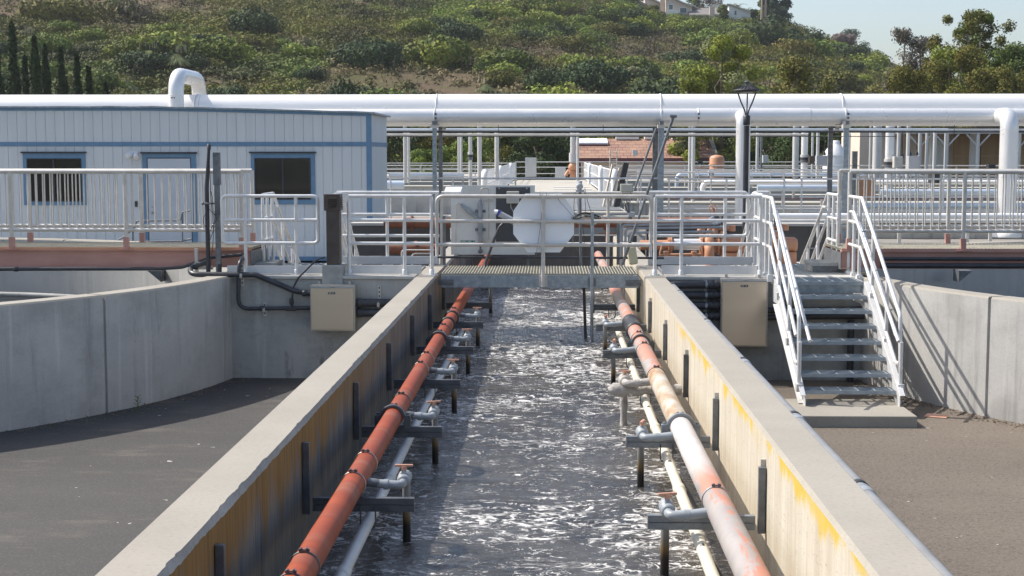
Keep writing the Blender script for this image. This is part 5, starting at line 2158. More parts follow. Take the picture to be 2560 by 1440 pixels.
b.lathe([(0.028, 0), (0.028, 0.012), (0.012, 0.016), (0.012, 0.05), (0.03, 0.056), (0.03, 0.085), (0.02, 0.09)], (hx, YT - 0.02, hz), (0, -1, 0), 12)
b.lathe([(0.022, 0), (0.022, 0.015)], (hx, YT - 0.02, hz + 0.12), (0, -1, 0), 12)
b.build('handle', M['stainless_rim'], dr_)
b = MB()
b.box(ox0 - 0.03, YT - 0.07, oz1 + 0.001, ox1 + 0.03, YT - 0.001, oz1 + 0.035)
b.build('drip_cap', M['dark_frame'], dr_)
b = MB()
hx, hz = T(341, 510)
b.box(hx - 0.028, YT - 0.03, hz - 0.065, hx + 0.028, YT - 0.002, hz + 0.065)
b.build('card_reader', M['dark_frame'], tr, 0.006)
hx, hz = T(337, 386)
b = MB()
b.box(hx - 0.06, YT - 0.05, hz + 0.0, hx + 0.08, YT - 0.002, hz + 0.075)
for s, d in ((-1, (-0.55, -0.6, -0.35)), (1, (0.25, -0.6, -0.6))):
    b.lathe([(0.03, 0), (0.055, 0.03), (0.06, 0.13), (0.065, 0.15), (0.045, 0.15)], (hx + s * 0.035, YT - 0.05, hz + 0.02), d, 12)
b.build('wall_light', M['white_vinyl'], tr)
# ramp rails at the trailer door
rp_ = thing('ramp_rail', 'low dark blue grey handrail at the trailer door', 'railing', A(400, 600, 30.6))
for nm, pix in (('top_rail', ((296, 600), (312, 590), (340, 566), (340, 552), (452, 551), (456, 530), (476, 526))), ('bottom_rail', ((340, 604), (455, 603), (478, 597)))):
    b = MB()
    b.tube(fillet([A(p, q, 30.6) for p, q in pix], 0.06), 0.018, 8)
    b.build(nm, M['galv_dark'], rp_)
for px, q0_, q1_ in ((332, 566, 640), (456, 532, 640)):
    b = MB()
    b.tube([A(px, q0_, 30.6), A(px, q1_, 30.6)], 0.018, 8)
    b.build('post', M['galv_dark'], rp_)

# ================================================================== PIPE RACK
YK1, RK1 = 39.5, 0.445
YK2, RK2 = 38.72, 0.205
zk1 = at(1373, 234, YK1).z - RK1 - 0.015
zk2 = at(1373, 272, YK2).z - RK2


def ringbands(mbname, parent, Y, z, r, pxs, mat, w=0.03):
    for px in pxs:
        x = at(px, 290, Y).x
        b = MB()
        b.lathe([(r + 0.001, -w), (r + 0.018, -w * 0.8), (r + 0.018, w * 0.8), (r + 0.001, w)], (x, Y, z), (1, 0, 0), 32)
        b.build(mbname, mat, parent)


p1 = thing('duct_pipe', 'huge white metal jacketed pipe crossing the whole view', 'pipe', (0, YK1, zk1))
b = MB()
xj = [-40] + [at(px, 260, YK1).x for px in (-420, 505, 1093, 1650, 2100)] + [40]
for i in range(len(xj) - 1):
    sag = 0.004 * (i % 2)
    b.tube([(xj[i] + 0.004, YK1, zk1 + sag), (xj[i + 1] - 0.004, YK1, zk1 + 0.004 - sag)], RK1 - 0.003 * (i % 3), 40)
b.build('pipe_body', M['jacket'], p1)
ringbands('joint_band', p1, YK1, zk1, RK1, (495, 1093, 1650, 2100), M['alu'], 0.022)
p2 = thing('duct_pipe', 'smaller silver pipe running in front of the huge white pipe', 'pipe', (0, YK2, zk2))
b = MB()
xj = [-20] + [at(px, 290, YK2).x for px in (640, 1087, 1745, 2025, 2112)] + [40]
for i in range(len(xj) - 1):
    b.tube([(xj[i] + 0.003, YK2, zk2), (xj[i + 1] - 0.003, YK2, zk2)], RK2 + (0.012 if i in (3,) else 0), 32)
b.build('pipe_body', M['jacket_bright'], p2)
ringbands('joint_band', p2, YK2, zk2, RK2, (1087, 1652, 1745, 2112), M['alu'], 0.02)
b = MB()
for px in (1088, 1742, 2114):
    x = at(px, 290, YK2).x
    for dz in (0.06, -0.05):
        b.obox((x + 0.03, YK2 - RK2 - 0.01, zk2 + dz), (0.045, 0.05, 0.05))
b.build('latches', M['strut'], p2)
# goose neck over the trailer
xg = at(441, 230, 38.65).x
gn = thing('gooseneck_pipe', 'shiny inverted U shaped pipe rising above the trailer roof', 'pipe', (xg, 38.7, zk2))
ztop_g = at(450, 170, 39.2).z - 0.21
yb_g = 41.2
b = MB()
b.tube(fillet([(xg, 38.62, zk2 - 0.1), (xg, 38.62, ztop_g), (xg + 0.0, yb_g, ztop_g), (xg + 0.0, yb_g, zk1 - 0.4)], 0.55, 10), 0.205, 24)
b.build('pipe_body', M['jacket_bright'], gn)
b = MB()
for k in range(5):
    z = ztop_g - 0.42 - 0.07 * k
    b.lathe([(0.206, -0.012), (0.214, 0), (0.206, 0.012)], (xg, yb_g, z), (0, 0, 1), 24)
b.lathe([(0.206, -0.012), (0.213, 0), (0.206, 0.012)], (xg, 38.62, ztop_g - 0.55), (0, 0, 1), 24)
b.build('seams', M['jacket_bright'], gn)
b = MB()
for dx in (-0.07, 0.0):
    b.sphere((xg + dx, 38.62 - 0.198, at(0, 245, 38.5).z), 0.022, 8, 6)
b.build('rivets', M['strut'], gn)


def downpipe(label, px, w, zb, Y, flange=False):
    x = at(px, 400, Y).x
    r = w / 2 * Y / FPX
    d = thing('downpipe', label, 'pipe', (x, Y, zb))
    b = MB()
    b.tube(fillet([(x, YK2, zk2 - 0.02), (x, Y, zk2 - 0.02), (x, Y, zb)], 0.36, 9), r, 24)
    b.build('pipe_body', M['jacket_bright'], d)
    if flange:
        b = MB()
        b.lathe([(r + 0.16, 0), (r + 0.16, 0.10), (r + 0.06, 0.16), (r + 0.01, 0.2)], (x, Y, zb), (0, 0, 1), 24)
        b.build('base_flange', M['white_vinyl'], d)


downpipe('silver downpipe rising straight behind the lamp post', 1857, 36, -0.7, 38.2)
downpipe('wide silver downpipe with a white base flange near the edge of the view', 2521, 44, at(2530, 592, 37.9).z, 37.9, True)
for i, (xp, lab) in enumerate(((at(1087, 400, 38.2).x, 'beside the trailer'), (at(1652, 400, 38.2).x, 'near the leaning pole'), (at(2113, 400, 38.2).x, 'behind the stairs'))):
    rk = thing('pipe_rack', 'blue grey steel frame of the pipe rack ' + lab, 'frame', (xp, 38.2, ZY), 'pipe rack frames')
    w = (0.055, 0.075, 0.065)[i]
    for Y, mt in ((38.15, M['galv']), (40.25, M['galv_dark'])):
        b = MB()
        zt = at(0, 312, 38.2).z
        b.box(xp - w, Y - 0.05, ZY - 0.05, xp - w + 0.012, Y + 0.05, zt)
        b.box(xp + w - 0.012, Y - 0.05, ZY - 0.05, xp + w, Y + 0.05, zt)
        b.box(xp - w + 0.012, Y - 0.045, ZY - 0.05, xp + w - 0.012, Y - 0.033, zt)
        b.build('post', mt, rk)
    b = MB()
    b.box(xp - 0.05, 38.0, zt + 0.001, xp + 0.05, 40.45, zt + 0.09)
    b.build('cross_beam', M['galv_dark'], rk)
    b = MB()
    b.box(xp - 0.10, 38.05, zt - 0.10, xp + 0.10, 38.28, zt - 0.005)
    b.build('bracket', M['alu_old'], rk)
    b = MB()
    b.box(xp + 0.09, 39.9, zt - 0.2, xp + 0.17, 40.1, zt - 0.02)
    b.build('bracket', M['alu_old'], rk)
for lab, py, r, Y, mt, x0, x1 in (('pale blue pipe running under the pipe rack', 325, 0.045, 40.6, M['sky_pipe'], 960, 2250),
                                  ('thin black cable tube strung under the pipe rack', 329.5, 0.025, 38.4, M['black_hose'], 960, 2560),
                                  ('dark thin cable tight under the silver pipe', 320, 0.012, 38.5, M['strut'], 960, 2560),
                                  ('beige pipe lowest under the pipe rack', 337, 0.035, 41.2, M['white_pole'], 965, 1900),
                                  ('thin dark cable along the beige pipe', 341, 0.012, 41.2, M['strut'], 965, 2120)):
    root = thing('rack_pipe', lab, 'pipe', (0, Y, 0), 'thin pipes under the rack')
    b = MB()
    b.tube([A(x0, py, Y), A(x1 + 120, py, Y)], r, 12)
    b.build('pipe_body', mt, root)
for px in (1508, 2386, 1246):
    p, q = at(px, 312, 38.45), at(px, 335, 38.45)
    b = MB()
    b.tube([p, q], 0.008, 6)
    b.obox((q.x, q.y, q.z + 0.06), (0.09, 0.06, 0.05))
    tag(b.build('rod_hanger', M['strut']), {1508: 'thin rod hanger under the silver pipe in the middle of the rack', 2386: 'thin rod hanger under the silver pipe near the wide downpipe', 1246: 'thin rod hanger under the silver pipe near the trailer end'}[px], 'hanger')

# ================================================================== LAMP POST
Yl = 26.0
xl_ = at(1865, 400, Yl).x
lpz = ZG
lm = thing('lamp_post', 'black lamp post with saucer shaped head before the silver pipes', 'lamp post', (xl_, Yl, lpz))


def zy(py, Y=Yl):
    return at(1865, py, Y).z


b = MB()
b.tube([(xl_, Yl, lpz), (xl_, Yl, zy(314))], 0.050, 16)
b.lathe([(0.13, 0), (0.13, 0.03), (0.07, 0.10), (0.055, 0.3)], (xl_, Yl, lpz), (0, 0, 1), 16)
b.build('pole', M['black'], lm)
b = MB()
b.lathe([(0.05, 0), (0.062, 0.01), (0.062, 0.17), (0.035, 0.185)], (xl_, Yl, zy(313)), (0, 0, 1), 16)
b.build('collar', M['black'], lm)
for q in (R(200), R(320), R(80)):
    b = MB()
    d = Vector((math.cos(q), math.sin(q), 0))
    o = Vector((xl_, Yl, 0))
    pts = [o + d * 0.02 + Vector((0, 0, zy(288))), o + d * 0.045 + Vector((0, 0, zy(275))), o + d * 0.12 + Vector((0, 0, zy(255))), o + d * 0.185 + Vector((0, 0, zy(232)))]
    b.tube(fillet(pts, 0.2, 4), 0.013, 8)
    b.build('arm', M['black'], lm)
b = MB()
zd = zy(230)
b.lathe([(0.02, 0), (0.13, -0.012), (0.235, 0.015), (0.242, 0.03), (0.235, 0.038), (0.16, 0.075), (0.10, 0.105), (0.075, 0.115), (0.06, 0.118)], (xl_, Yl, zd), (0, 0, 1), 28)
b.build('head', M['black'], lm)
b = MB()
for k in range(20):
    q = 2 * math.pi * k / 20
    d = Vector((math.cos(q), math.sin(q), 0))
    b.bar(Vector((xl_, Yl, zd + 0.05)) + d * 0.222, Vector((xl_, Yl, zd + 0.118)) + d * 0.10, 0.008, 0.012)
b.build('fins', M['black'], lm)
b = MB()
b.lathe([(0.042, 0), (0.042, 0.06), (0.047, 0.062), (0.047, 0.075), (0.03, 0.08)], (xl_, Yl, zd + 0.117), (0, 0, 1), 16)
b.build('sensor_cap', M['galv_dark'], lm)
b = MB()
b.lathe([(0.02, -0.02), (0.11, -0.018), (0.11, -0.010)], (xl_, Yl, zd), (0, 0, 1), 20)
b.build('lens', M['tin'], lm)

# ================================================================== PUMPS AND PIPEWORK BEHIND THE STAIR SIDE PLATFORM
YQ = 24.6


def flange(b, c, ax, r, t=0.03, n=18):
    b.lathe([(r, -t / 2), (r, t / 2)], c, ax, n, smooth=False)
    a = Vector(ax).normalized()
    u = Vector((0, 0, 1)) if abs(a.z) < 0.9 else Vector((1, 0, 0))
    x = a.cross(u).normalized()
    y = a.cross(x)
    for k in range(8):
        q = 2 * math.pi * k / 8
        b.lathe([(0.013, -t * 0.9), (0.013, t * 0.9)], Vector(c) + (x * math.cos(q) + y * math.sin(q)) * r * 0.85, ax, 6, smooth=False)


def pump(label, px, py, s):
    """s: scale in metres of one pixel at the pump's distance"""
    c = at(px, py, YQ)
    root = thing('orange_pump', label, 'pump', (c.x, YQ, -0.5), 'orange pumps')
    b = MB()
    b.lathe([(0.10, -0.09), (0.19, -0.085), (0.215, -0.04), (0.215, 0.03), (0.19, 0.07), (0.10, 0.08)], (c.x, YQ, c.z), (1, 0, 0), 24)
    b.build('volute', M['orange_iron'], root)
    b = MB()
    b.tube(fillet([(c.x - 0.02, YQ, c.z), (c.x - 0.02, YQ - 0.30, c.z), (c.x - 0.02, YQ - 0.30, c.z - 0.45)], 0.17, 7), 0.085, 18)
    b.build('suction_elbow', M['orange_iron'], root)
    b = MB()
    flange(b, (c.x + 0.16, YQ, c.z), (1, 0, 0), 0.16)
    flange(b, (c.x + 0.22, YQ, c.z), (1, 0, 0), 0.16)
    flange(b, (c.x - 0.13, YQ, c.z), (1, 0, 0), 0.19)
    b.build('flanges', M['orange_iron'], root)
    b = MB()
    b.lathe([(0.10, 0.05), (0.135, 0.24), (0.135, 0.55), (0.10, 0.60), (0.04, 0.61)], (c.x, YQ, c.z), (1, 0, 0), 22)
    b.obox((c.x + 0.40, YQ, c.z - 0.22), (0.35, 0.28, 0.2))
    b.build('motor', M['orange_iron'], root)
    b = MB()
    b.tube(fillet([(c.x + 0.0, YQ, c.z + 0.18), (c.x + 0.0, YQ, c.z + 0.30), (c.x + 0.42, YQ, c.z + 0.30)], 0.08), 0.038, 12)
    b.lathe([(0.055, -0.05), (0.055, 0.05)], (c.x + 0.40, YQ, c.z + 0.30), (0, 0, 1), 12)
    b.lathe([(0.05, -0.05), (0.06, 0), (0.05, 0.05)], (c.x + 0.1, YQ - 0.02, c.z + 0.24), (0, 0, 1), 12)
    b.lathe([(0.05, -0.07), (0.07, 0), (0.05, 0.05)], (c.x - 0.14, YQ - 0.04, c.z + 0.27), (0.5, 0, 1), 12)
    b.lathe([(0.05, -0.07), (0.07, 0), (0.05, 0.05)], (c.x + 0.24, YQ - 0.04, c.z + 0.21), (0, 0, 1), 12)
    b.build('outlet_pipe', M['orange_iron'], root)
    b = MB()
    b.obox((c.x + 0.12, YQ - 0.02, c.z + 0.42), (0.09, 0.12, 0.22))
    b.obox((c.x + 0.24, YQ - 0.02, c.z + 0.44), (0.07, 0.1, 0.18))
    b.build('actuator', M['strut'], root)
    b = MB()
    b.box(c.x - 0.35, YQ - 0.45, ZG, c.x + 0.75, YQ + 0.35, c.z - 0.32)
    b.build('plinth', M['conc_plain'], root)
    return root


pump('orange pump with bulging elbow beside the lamp post', 1772, 614, 0)
pump('orange pump half hidden behind the lamp post and stair rails', 1905, 612, 0)
root = thing('process_pipe', 'silver sleeved pipe with orange flange left of the nearest pump', 'pipe', A(1720, 610, YQ))
root['label'] = 'silver sleeved pipe with orange flanges feeding the orange pump'
b = MB()
b.tube([A(1684, 611, YQ), A(1752, 611, YQ)], 0.098, 20)
b.build('sleeve', M['jacket_bright'], root)
b = MB()
b.tube([A(1600, 613, YQ), A(1684, 612, YQ)], 0.085, 18)
flange(b, A(1672, 612, YQ), (1, 0, 0), 0.145)
flange(b, A(1677, 612, YQ), (1, 0, 0), 0.145)
b.tube([A(1668, 595, YQ), A(1672, 592, YQ)], 0.05, 10)
b.build('flanged_end', M['orange_iron'], root)
root = thing('process_pipe', 'thin orange pipe with tees low beside the toe board', 'pipe', A(1700, 637, 24.0))
b = MB()
b.tube([A(1648, 638, 24.0), A(1752, 636, 24.0)], 0.026, 10)
for px in (1664, 1735):
    b.lathe([(0.045, -0.05), (0.045, 0.05)], A(px, 636, 24.0), (0, 0, 1), 10)
    b.lathe([(0.05, -0.015), (0.05, 0.015)], A(px, 630, 24.0), (0, 0, 1), 10)
b.tube([A(1650, 634, 24.0), A(1656, 612, 24.0)], 0.018, 8)
b.build('pipe_body', M['orange_iron'], root)
for i, py in enumerate((551, 561, 569, 580)):
    xend = (1772, 1790, 1800, 1776)[i]
    xs0 = (1556, 1556, 1561, 1566)[i] - 5
    zz = at(0, py, 23.6).z
    root = thing('grey_conduit', '%s of the four grey conduits leading to the orange pump, from the top' % NTH[i], 'conduit', (0, 23.6, zz), 'grey conduits by the pumps')
    b = MB()
    p = at(xs0 + 4 * i, py, 23.6)
    b.tube(fillet([(p.x, 23.6, -0.9), (p.x, 23.6, zz), A(xend, py - 1, 23.6), A(xend + 10, py - 8 + 3 * i, 24.0)], 0.07), 0.021, 10)
    b.build('pipe_body', M['bluegrey_pvc'], root)
root = thing('header_pipe', 'big rust red header pipe crossing behind the footbridge', 'pipe', A(1400, 556, 26.4))
b = MB()
b.tube([A(960, 557, 26.4), A(1800, 556, 26.4)], 0.095, 20)
b.tube([A(1518, 556, 26.4), A(1518, 605, 26.2)], 0.035, 10)
flange(b, A(1512, 556, 26.4), (1, 0, 0), 0.15)
flange(b, A(1030, 557, 26.4), (1, 0, 0), 0.15)
b.build('pipe_body', M['rust'], root)
b = MB()
b.tube([A(1496, 583, 26.2), A(1548, 584, 26.2)], 0.010, 6)
b.build('tie_bar', M['rust'], root)
# hand wheel
c = at(1782, 521, 27.5)
hw = thing('hand_wheel', 'rusty orange hand wheel standing above the pump pipes', 'hand wheel', tuple(c))
b = MB()
b.ring(c, (0.35, -1, 0.05), 0.075, 0.009, 22, 6)
for k in range(4):
    q = k * math.pi / 2 + 0.3
    b.tube([c, c + Vector((math.cos(q), 0.35 * math.cos(q), math.sin(q))) * 0.072], 0.006, 5)
b.build('rim', M['orange_iron'], hw)
b = MB()
b.tube([c, c + Vector((0.05, 0.25, -0.02)), c + Vector((0.05, 0.25, -0.75))], 0.016, 8)
b.build('stem', M['rust'], hw)
# retaining steps between the asphalt and the yard
for lab, x0, x1 in (('low concrete retaining wall at the yard edge on the trailer side', -40, -1.9), ('low concrete retaining wall at the yard edge behind the orange pumps', 1.75, 40)):
    b = MB()
    b.box(x0, 27.8, ZG - 0.1, x1, 28.1, ZY + 0.10)
    tag(b.build('retaining_wall', M['conc_plain']), lab, 'wall')
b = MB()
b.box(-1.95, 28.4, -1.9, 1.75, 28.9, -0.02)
tag(b.build('channel_end_wall', M['shade_conc']), 'dark concrete wall closing the channel beyond the footbridge', 'wall')  # shade beyond the footbridge is put into the wall colour
b = MB()
b.box(-2.2, 28.9, -1.2, -1.9, 38.4, -0.30)
b.box(1.8, 28.9, -1.2, 2.1, 38.4, -0.30)
tag(b.build('chamber_wall', M['shade_conc']), 'dark side walls of the open chamber before the long walkway', 'wall')
b = MB()
b.add([(-1.9, 28.9, -0.9), (1.8, 28.9, -0.9), (1.8, 38.4, -0.9), (-1.9, 38.4, -0.9)], [(0, 1, 2, 3)])
tag(b.build('void_sheet', M['tank_water']), 'dark sheet standing for the shaded void before the long walkway', kind='structure')  # flat dark sheet put in for the shade of the open void

# dark walls added to darken the recesses behind the platforms, rusty pipes across them
for lab, x0, x1, zt in (('stained vault wall toned dark for shade between the vent post and the instrument board', -3.75, -1.9, 0.30), ('stained vault wall toned dark for shade behind the orange pumps', 1.85, 5.3, 0.30)):
    b = MB()
    b.box(x0, 27.0, ZG - 0.1, x1, 27.35, zt - 0.05)
    vw = tag(b.build('vault_wall', M['shade_conc']), lab, 'wall')
    b = MB()
    b.box(x0 - 0.03, 26.96, zt - 0.049, x1 + 0.03, 27.4, zt)
    b.build('wall_cap', M['conc_plain'], vw)
root = thing('header_pipe', 'lower rust red pipe between the vent post and the instrument board', 'pipe', A(1020, 622, 26.2))
b = MB()
b.tube([A(968, 622, 26.2), A(1098, 622, 26.2)], 0.10, 18)
flange(b, A(1040, 622, 26.2), (1, 0, 0), 0.15)
b.build('pipe_body', M['rust'], root)
root = thing('vault_hoops', 'thin bent steel hoops before the lower rust red pipe', 'hoop', A(1040, 640, 24))
for x0, y0 in ((1004, 625), (1030, 634)):
    b = MB()
    b.tube(fillet([A(x0, 665, 24), A(x0, y0, 24), A(1085, y0, 24)], 0.06), 0.012, 8)
    b.build('hoop', M['alu_old'], root)

# ================================================================== WALKWAY AND BASIN DECKS
b = MB()
b.box(-2.05, 38.4, -0.6, 2.15, 86, 0.0)
wk = tag(b.build('walkway_slab', M['deck_far']), 'long pale concrete walkway leading away between white railings', 'walkway')
b = MB()
k = 40.0
while k < 52:
    b.box(0.55, k, 0.004, 2.05, k + 0.06, 0.03)
    k += 0.12
b.box(0.52, 39.95, 0.003, 0.55, 52, 0.032)
b.box(2.05, 39.95, 0.003, 2.08, 52, 0.032)
tag(b.build('walkway_grating', M['grating_steel']), 'grey grating strip laid in the long pale walkway', 'grating')
b = MB()
for k in range(4):
    b.box(0.2, 55 + k * 4, 0.003, 1.9, 55 + k * 4 + 1.6, 0.02)
tag(b.build('hatch_covers', M['alu_old']), 'flat hatch covers lying on the far part of the walkway', 'hatch')


def walk_rail(label, x, y0, y1, cap=0.10, group='walkway side rails'):
    root = thing('walkway_rail', label, 'railing', (x, y0, 0), group)
    b = MB()
    for z in (1.05, 0.62, 0.12):
        b.tube([(x, y0 + 0.1, z), (x, y1, z)], 0.022, 8)
    b.build('rails', M['white_vinyl'], root)
    k = y0 + 0.4
    while k < y1:
        b = MB()
        b.tube([(x, k, 0.12), (x, k, 1.05)], 0.013, 6)
        b.build('baluster', M['white_vinyl'], root)
        k += 0.6
    b = MB()
    b.tube(fillet([(x, y0 + 0.5, 1.02), (x, y0, 1.02), (x, y0, 0.02)], 0.25, 6), cap, 12)
    b.build('end_cap', M['white_vinyl'], root)


walk_rail('white railing of the walkway on the trailer side, front length', -2.0, 44, 56)
walk_rail('white railing of the walkway on the trailer side, middle length', -2.0, 58, 72)
walk_rail('white railing of the walkway on the trailer side, far length', -2.0, 74, 86)
walk_rail('white railing of the walkway on the pump side, front length', 2.1, 46, 56)
walk_rail('white railing of the walkway on the pump side, middle length', 2.1, 58, 72)
walk_rail('white railing of the walkway on the pump side, far length', 2.1, 74, 86)
b = MB()
b.obox((1.75, 43, 0.55), (0.05, 0.5, 1.5), Matrix.Rotation(R(12), 3, 'Y'))
b.obox((1.95, 43, 0.5), (0.05, 0.5, 1.4), Matrix.Rotation(R(14), 3, 'Y'))
tag(b.build('leaning_boards', M['roof_trim']), 'pale boards leaning at the head of the walkway railing', 'boards')
b = MB()
b.obox((2.12, 42.6, 0.55), (0.16, 0.5, 1.6), Matrix.Rotation(R(12), 3, 'Y'))
tag(b.build('black_board', M['black']), 'black ribbed board leaning beside the pale boards', 'board')

for lab, x0, x1, y0, y1, zt in (('concrete basin deck on the trailer side of the walkway', -40, -2.4, 58, 92, 0.28), ('stained concrete basin deck on the lamp post side of the walkway', 2.5, 60, 47, 92, 0.0)):
    root = thing('basin_deck', lab, 'basin', ((x0 + x1) / 2, y0, zt))
    b = MB()
    b.box(x0, y0, -3, x1, y0 + 0.4, zt - 0.06)
    b.build('front_wall', M['conc_far'], root)
    for ya_, yb_ in ((y0 - 0.05, y0 + 1.6), (y0 + 8.5, y0 + 10), (y0 + 20, y0 + 22), (y1 - 8, y1)):
        if yb_ > y1 or ya_ > y1 - 7 and yb_ != y1:
            continue
        b = MB()
        b.box(x0, ya_, zt - 0.4 if ya_ > y0 else zt - 0.058, x1, yb_, zt)
        b.build('deck_strip', M['deck_far'], root)
    b = MB()
    b.add([(x0, y0 + 0.4, zt - 0.38), (x1, y0 + 0.4, zt - 0.38), (x1, y1, zt - 0.38), (x0, y1, zt - 0.38)], [(0, 1, 2, 3)])
    tag(b.build('basin_water', M['tank_water']), 'dark still water inside the ' + lab, kind='structure')
# low front kerb wall close to the rack posts
b = MB()
b.box(4.8, 41.6, ZY, 60, 42.0, -0.42)
tag(b.build('kerb_wall', M['conc_far']), 'low stained concrete kerb wall running behind the rack posts', 'wall')


def yard_rail(label, Y, x0, x1, zt, mids, step, mat='white_pole', r=0.026, z0=None, lo=None):
    root = thing('yard_railing', label, 'railing', ((x0 + x1) / 2, Y, zt), 'level railings of the yard')
    b = MB()
    b.tube([(x0, Y, zt), (x1, Y, zt)], r, 8)
    b.build('top_rail', M[mat], root)
    for z in mids:
        b = MB()
        b.tube([(x0, Y, z), (x1, Y, z)], r * 0.9, 8)
        b.build('middle_rail', M[mat], root)
    k = x0 + 0.05
    while k <= x1:
        b = MB()
        b.tube([(k, Y, zt - 1.15 if z0 is None else z0), (k, Y, zt)], r * 0.95, 8)
        b.build('post', M[mat], root)
        k += step
    return root


def zpx(py, Y, px=1373):
    return at(px, py, Y).z


def xpx(px, Y, py=440):
    return at(px, py, Y).x


# railings, from near to far
yard_rail('galvanised railing crossing the head of the walkway', 38.3, xpx(972, 38.3), xpx(1650, 38.3), zpx(446, 38.3), [zpx(488, 38.3)], 1.68, 'alu')
yard_rail('galvanised railing with round corner behind the lamp post', 38.6, xpx(1668, 38.6), xpx(1963, 38.6), zpx(447, 38.6), [zpx(487, 38.6), zpx(515, 38.6)], 1.55, 'alu')
yard_rail('galvanised railing ending at the stair side bridge post', 38.7, xpx(2000, 38.7), xpx(2560, 38.7) + 2, zpx(447, 38.7), [zpx(492, 38.7), zpx(528, 38.7)], 1.9, 'alu')
yard_rail('long pale railing on the front edge of the stained basin deck', 47.3, 2.9, 26, zpx(431, 47.3), [zpx(455, 47.3)], 2.4)
yard_rail('second pale railing on the stained basin deck', 56, 3.0, 30, zpx(424, 56), [zpx(440, 56)], 2.8)
yard_rail('third pale railing on the stained basin deck', 68, 3.2, 34, zpx(414, 68), [zpx(427, 68)], 3.2)
yard_rail('farthest pale railing on the stained basin deck', 84, -2, 36, zpx(405, 84), [zpx(418, 84), zpx(434, 84)], 3.6)
yard_rail('pale railing along the front of the trailer side basin deck', 58.3, -11, -2.6, zpx(432, 58.3), [zpx(441, 58.3)], 2.2)
yard_rail('second pale railing on the trailer side basin deck', 68, -11, -2.4, zpx(414, 68), [zpx(424, 68)], 2.4)
yard_rail('far pale railing on the trailer side basin deck', 84, -14, -2.2, zpx(408, 84), [zpx(421, 84), zpx(434, 84)], 3.2)

for lab, py, x0, x1, r, Y, mt, elbow in (
        ('pale blue jacketed pipe lying behind the lamp post', 470, 1893, 2110, 0.105, 44.5, 'sky_pipe', 0),
        ('pale blue jacketed pipe behind the balustrade of the stair side bridge', 481, 2200, 2600, 0.10, 44.0, 'sky_pipe', 0),
        ('white elbowed pipe resting on the stained basin deck', 456, 1757, 2600, 0.095, 49, 'jacket', 1),
        ('thin pale blue pipe far on the stained basin deck', 437, 1692, 2300, 0.085, 60, 'sky_pipe', 1),
        ('pale pipe low in front of the stained basin wall', 517, 1640, 2600, 0.045, 41.3, 'white_pole', 0),
        ('white pipe below the hand wheel', 524, 1655, 2600, 0.055, 40.0, 'white_pole', 0),
        ('long white pipe low behind the stair rails', 541, 1850, 2640, 0.085, 37.0, 'white_vinyl', 0),
        ('pale pipe under the long white pipe', 553, 1880, 2640, 0.05, 36.0, 'white_pole', 0),
        ('blue white pipe behind the balustrade near the wide downpipe', 515, 2160, 2640, 0.095, 39.2, 'sky_pipe', 0),
        ('cream pipe behind the balustrade near the wide downpipe', 530, 2160, 2640, 0.065, 38.9, 'cream_pvc', 0),
        ('dark thin pipe at the foot of the yard pipes', 557, 2170, 2640, 0.03, 36.5, 'black_hose', 0),
        ('dull red hose along the stained basin deck edge', 497, 1640, 2640, 0.016, 46.8, 'maroon', 0),
        ('pale blue pipe on the trailer side basin deck', 437, 975, 1160, 0.11, 60.5, 'sky_pipe', 0),
        ('pale blue pipe in front of the trailer side basin', 462, 960, 1010, 0.16, 52, 'sky_pipe', 0)):
    root = thing('yard_pipe', lab, 'pipe', A((x0 + x1) / 2, py, Y), 'level pipes of the yard')
    b = MB()
    if elbow:
        p0, p1 = at(x0, py, Y), at(x1, py, Y)
        b.tube(fillet([(p0.x, Y, p0.z - 0.5), (p0.x, Y, p0.z), (p1.x, Y, p0.z)], 0.22, 6), r, 14)
    else:
        b.tube([A(x0, py, Y), A(x1, py, Y)], r, 14)
    b.build('pipe_body', M[mt], root)
    xx = at(x0, py, Y).x + 0.8
    xe_ = at(x1, py, Y).x
    zc = at(x0, py, Y).z
    while xx < xe_:
        b = MB()
        b.box(xx - 0.04, Y - 0.03, zc - 0.55, xx + 0.04, Y + 0.03, zc - r * 0.8)
        xx += 2.3
        b.build('stand', M['alu_old'], root)

# pale uprights behind the rack
UP = [(1013, 318, 420, 9, 47, 'white_pole', 0), (1022, 330, 420, 7, 48, 'white_pole', 0), (1147, 336, 405, 6, 60, 'white_pole', 0), (1153, 336, 405, 6, 61, 'white_pole', 0),
      (1176, 336, 440, 9, 55, 'white_pole', 1), (1199, 316, 445, 11, 46, 'white_pole', 0), (1242, 322, 415, 11, 50, 'white_pole', 0),
      (1432, 320, 402, 13, 62, 'white_pole', 2), (1444, 334, 445, 7, 60, 'white_pole', 0), (1724, 316, 455, 8, 50, 'white_pole', 0), (1732, 316, 480, 9, 48, 'white_pole', 0),
      (1893, 318, 405, 8, 62, 'white_pole', 0), (1903, 335, 402, 6, 63, 'galv_dark', 0), (1988, 316, 440, 16, 60, 'white_pole', 0), (2010, 316, 442, 17, 58, 'jacket_bright', 1), (2030, 330, 440, 6, 61, 'white_pole', 0), (2043, 322, 440, 8, 57, 'white_pole', 0),
      (2122, 336, 430, 6, 58, 'white_pole', 0), (2135, 378, 470, 12, 42, 'galv_dark', 0), (2174, 316, 430, 5, 45, 'white_pole', 0), (2191, 316, 445, 22, 56, 'white_pole', 0), (2222, 316, 460, 22, 52, 'jacket_bright', 1), (2245, 318, 420, 9, 57, 'white_pole', 0), (2268, 316, 440, 9, 50, 'white_pole', 0),
      (2297, 336, 420, 6, 62, 'white_pole', 0), (2315, 336, 425, 7, 62, 'white_pole', 0), (2335, 333, 430, 9, 60, 'white_pole', 0), (2362, 336, 420, 6, 66, 'white_pole', 0)]
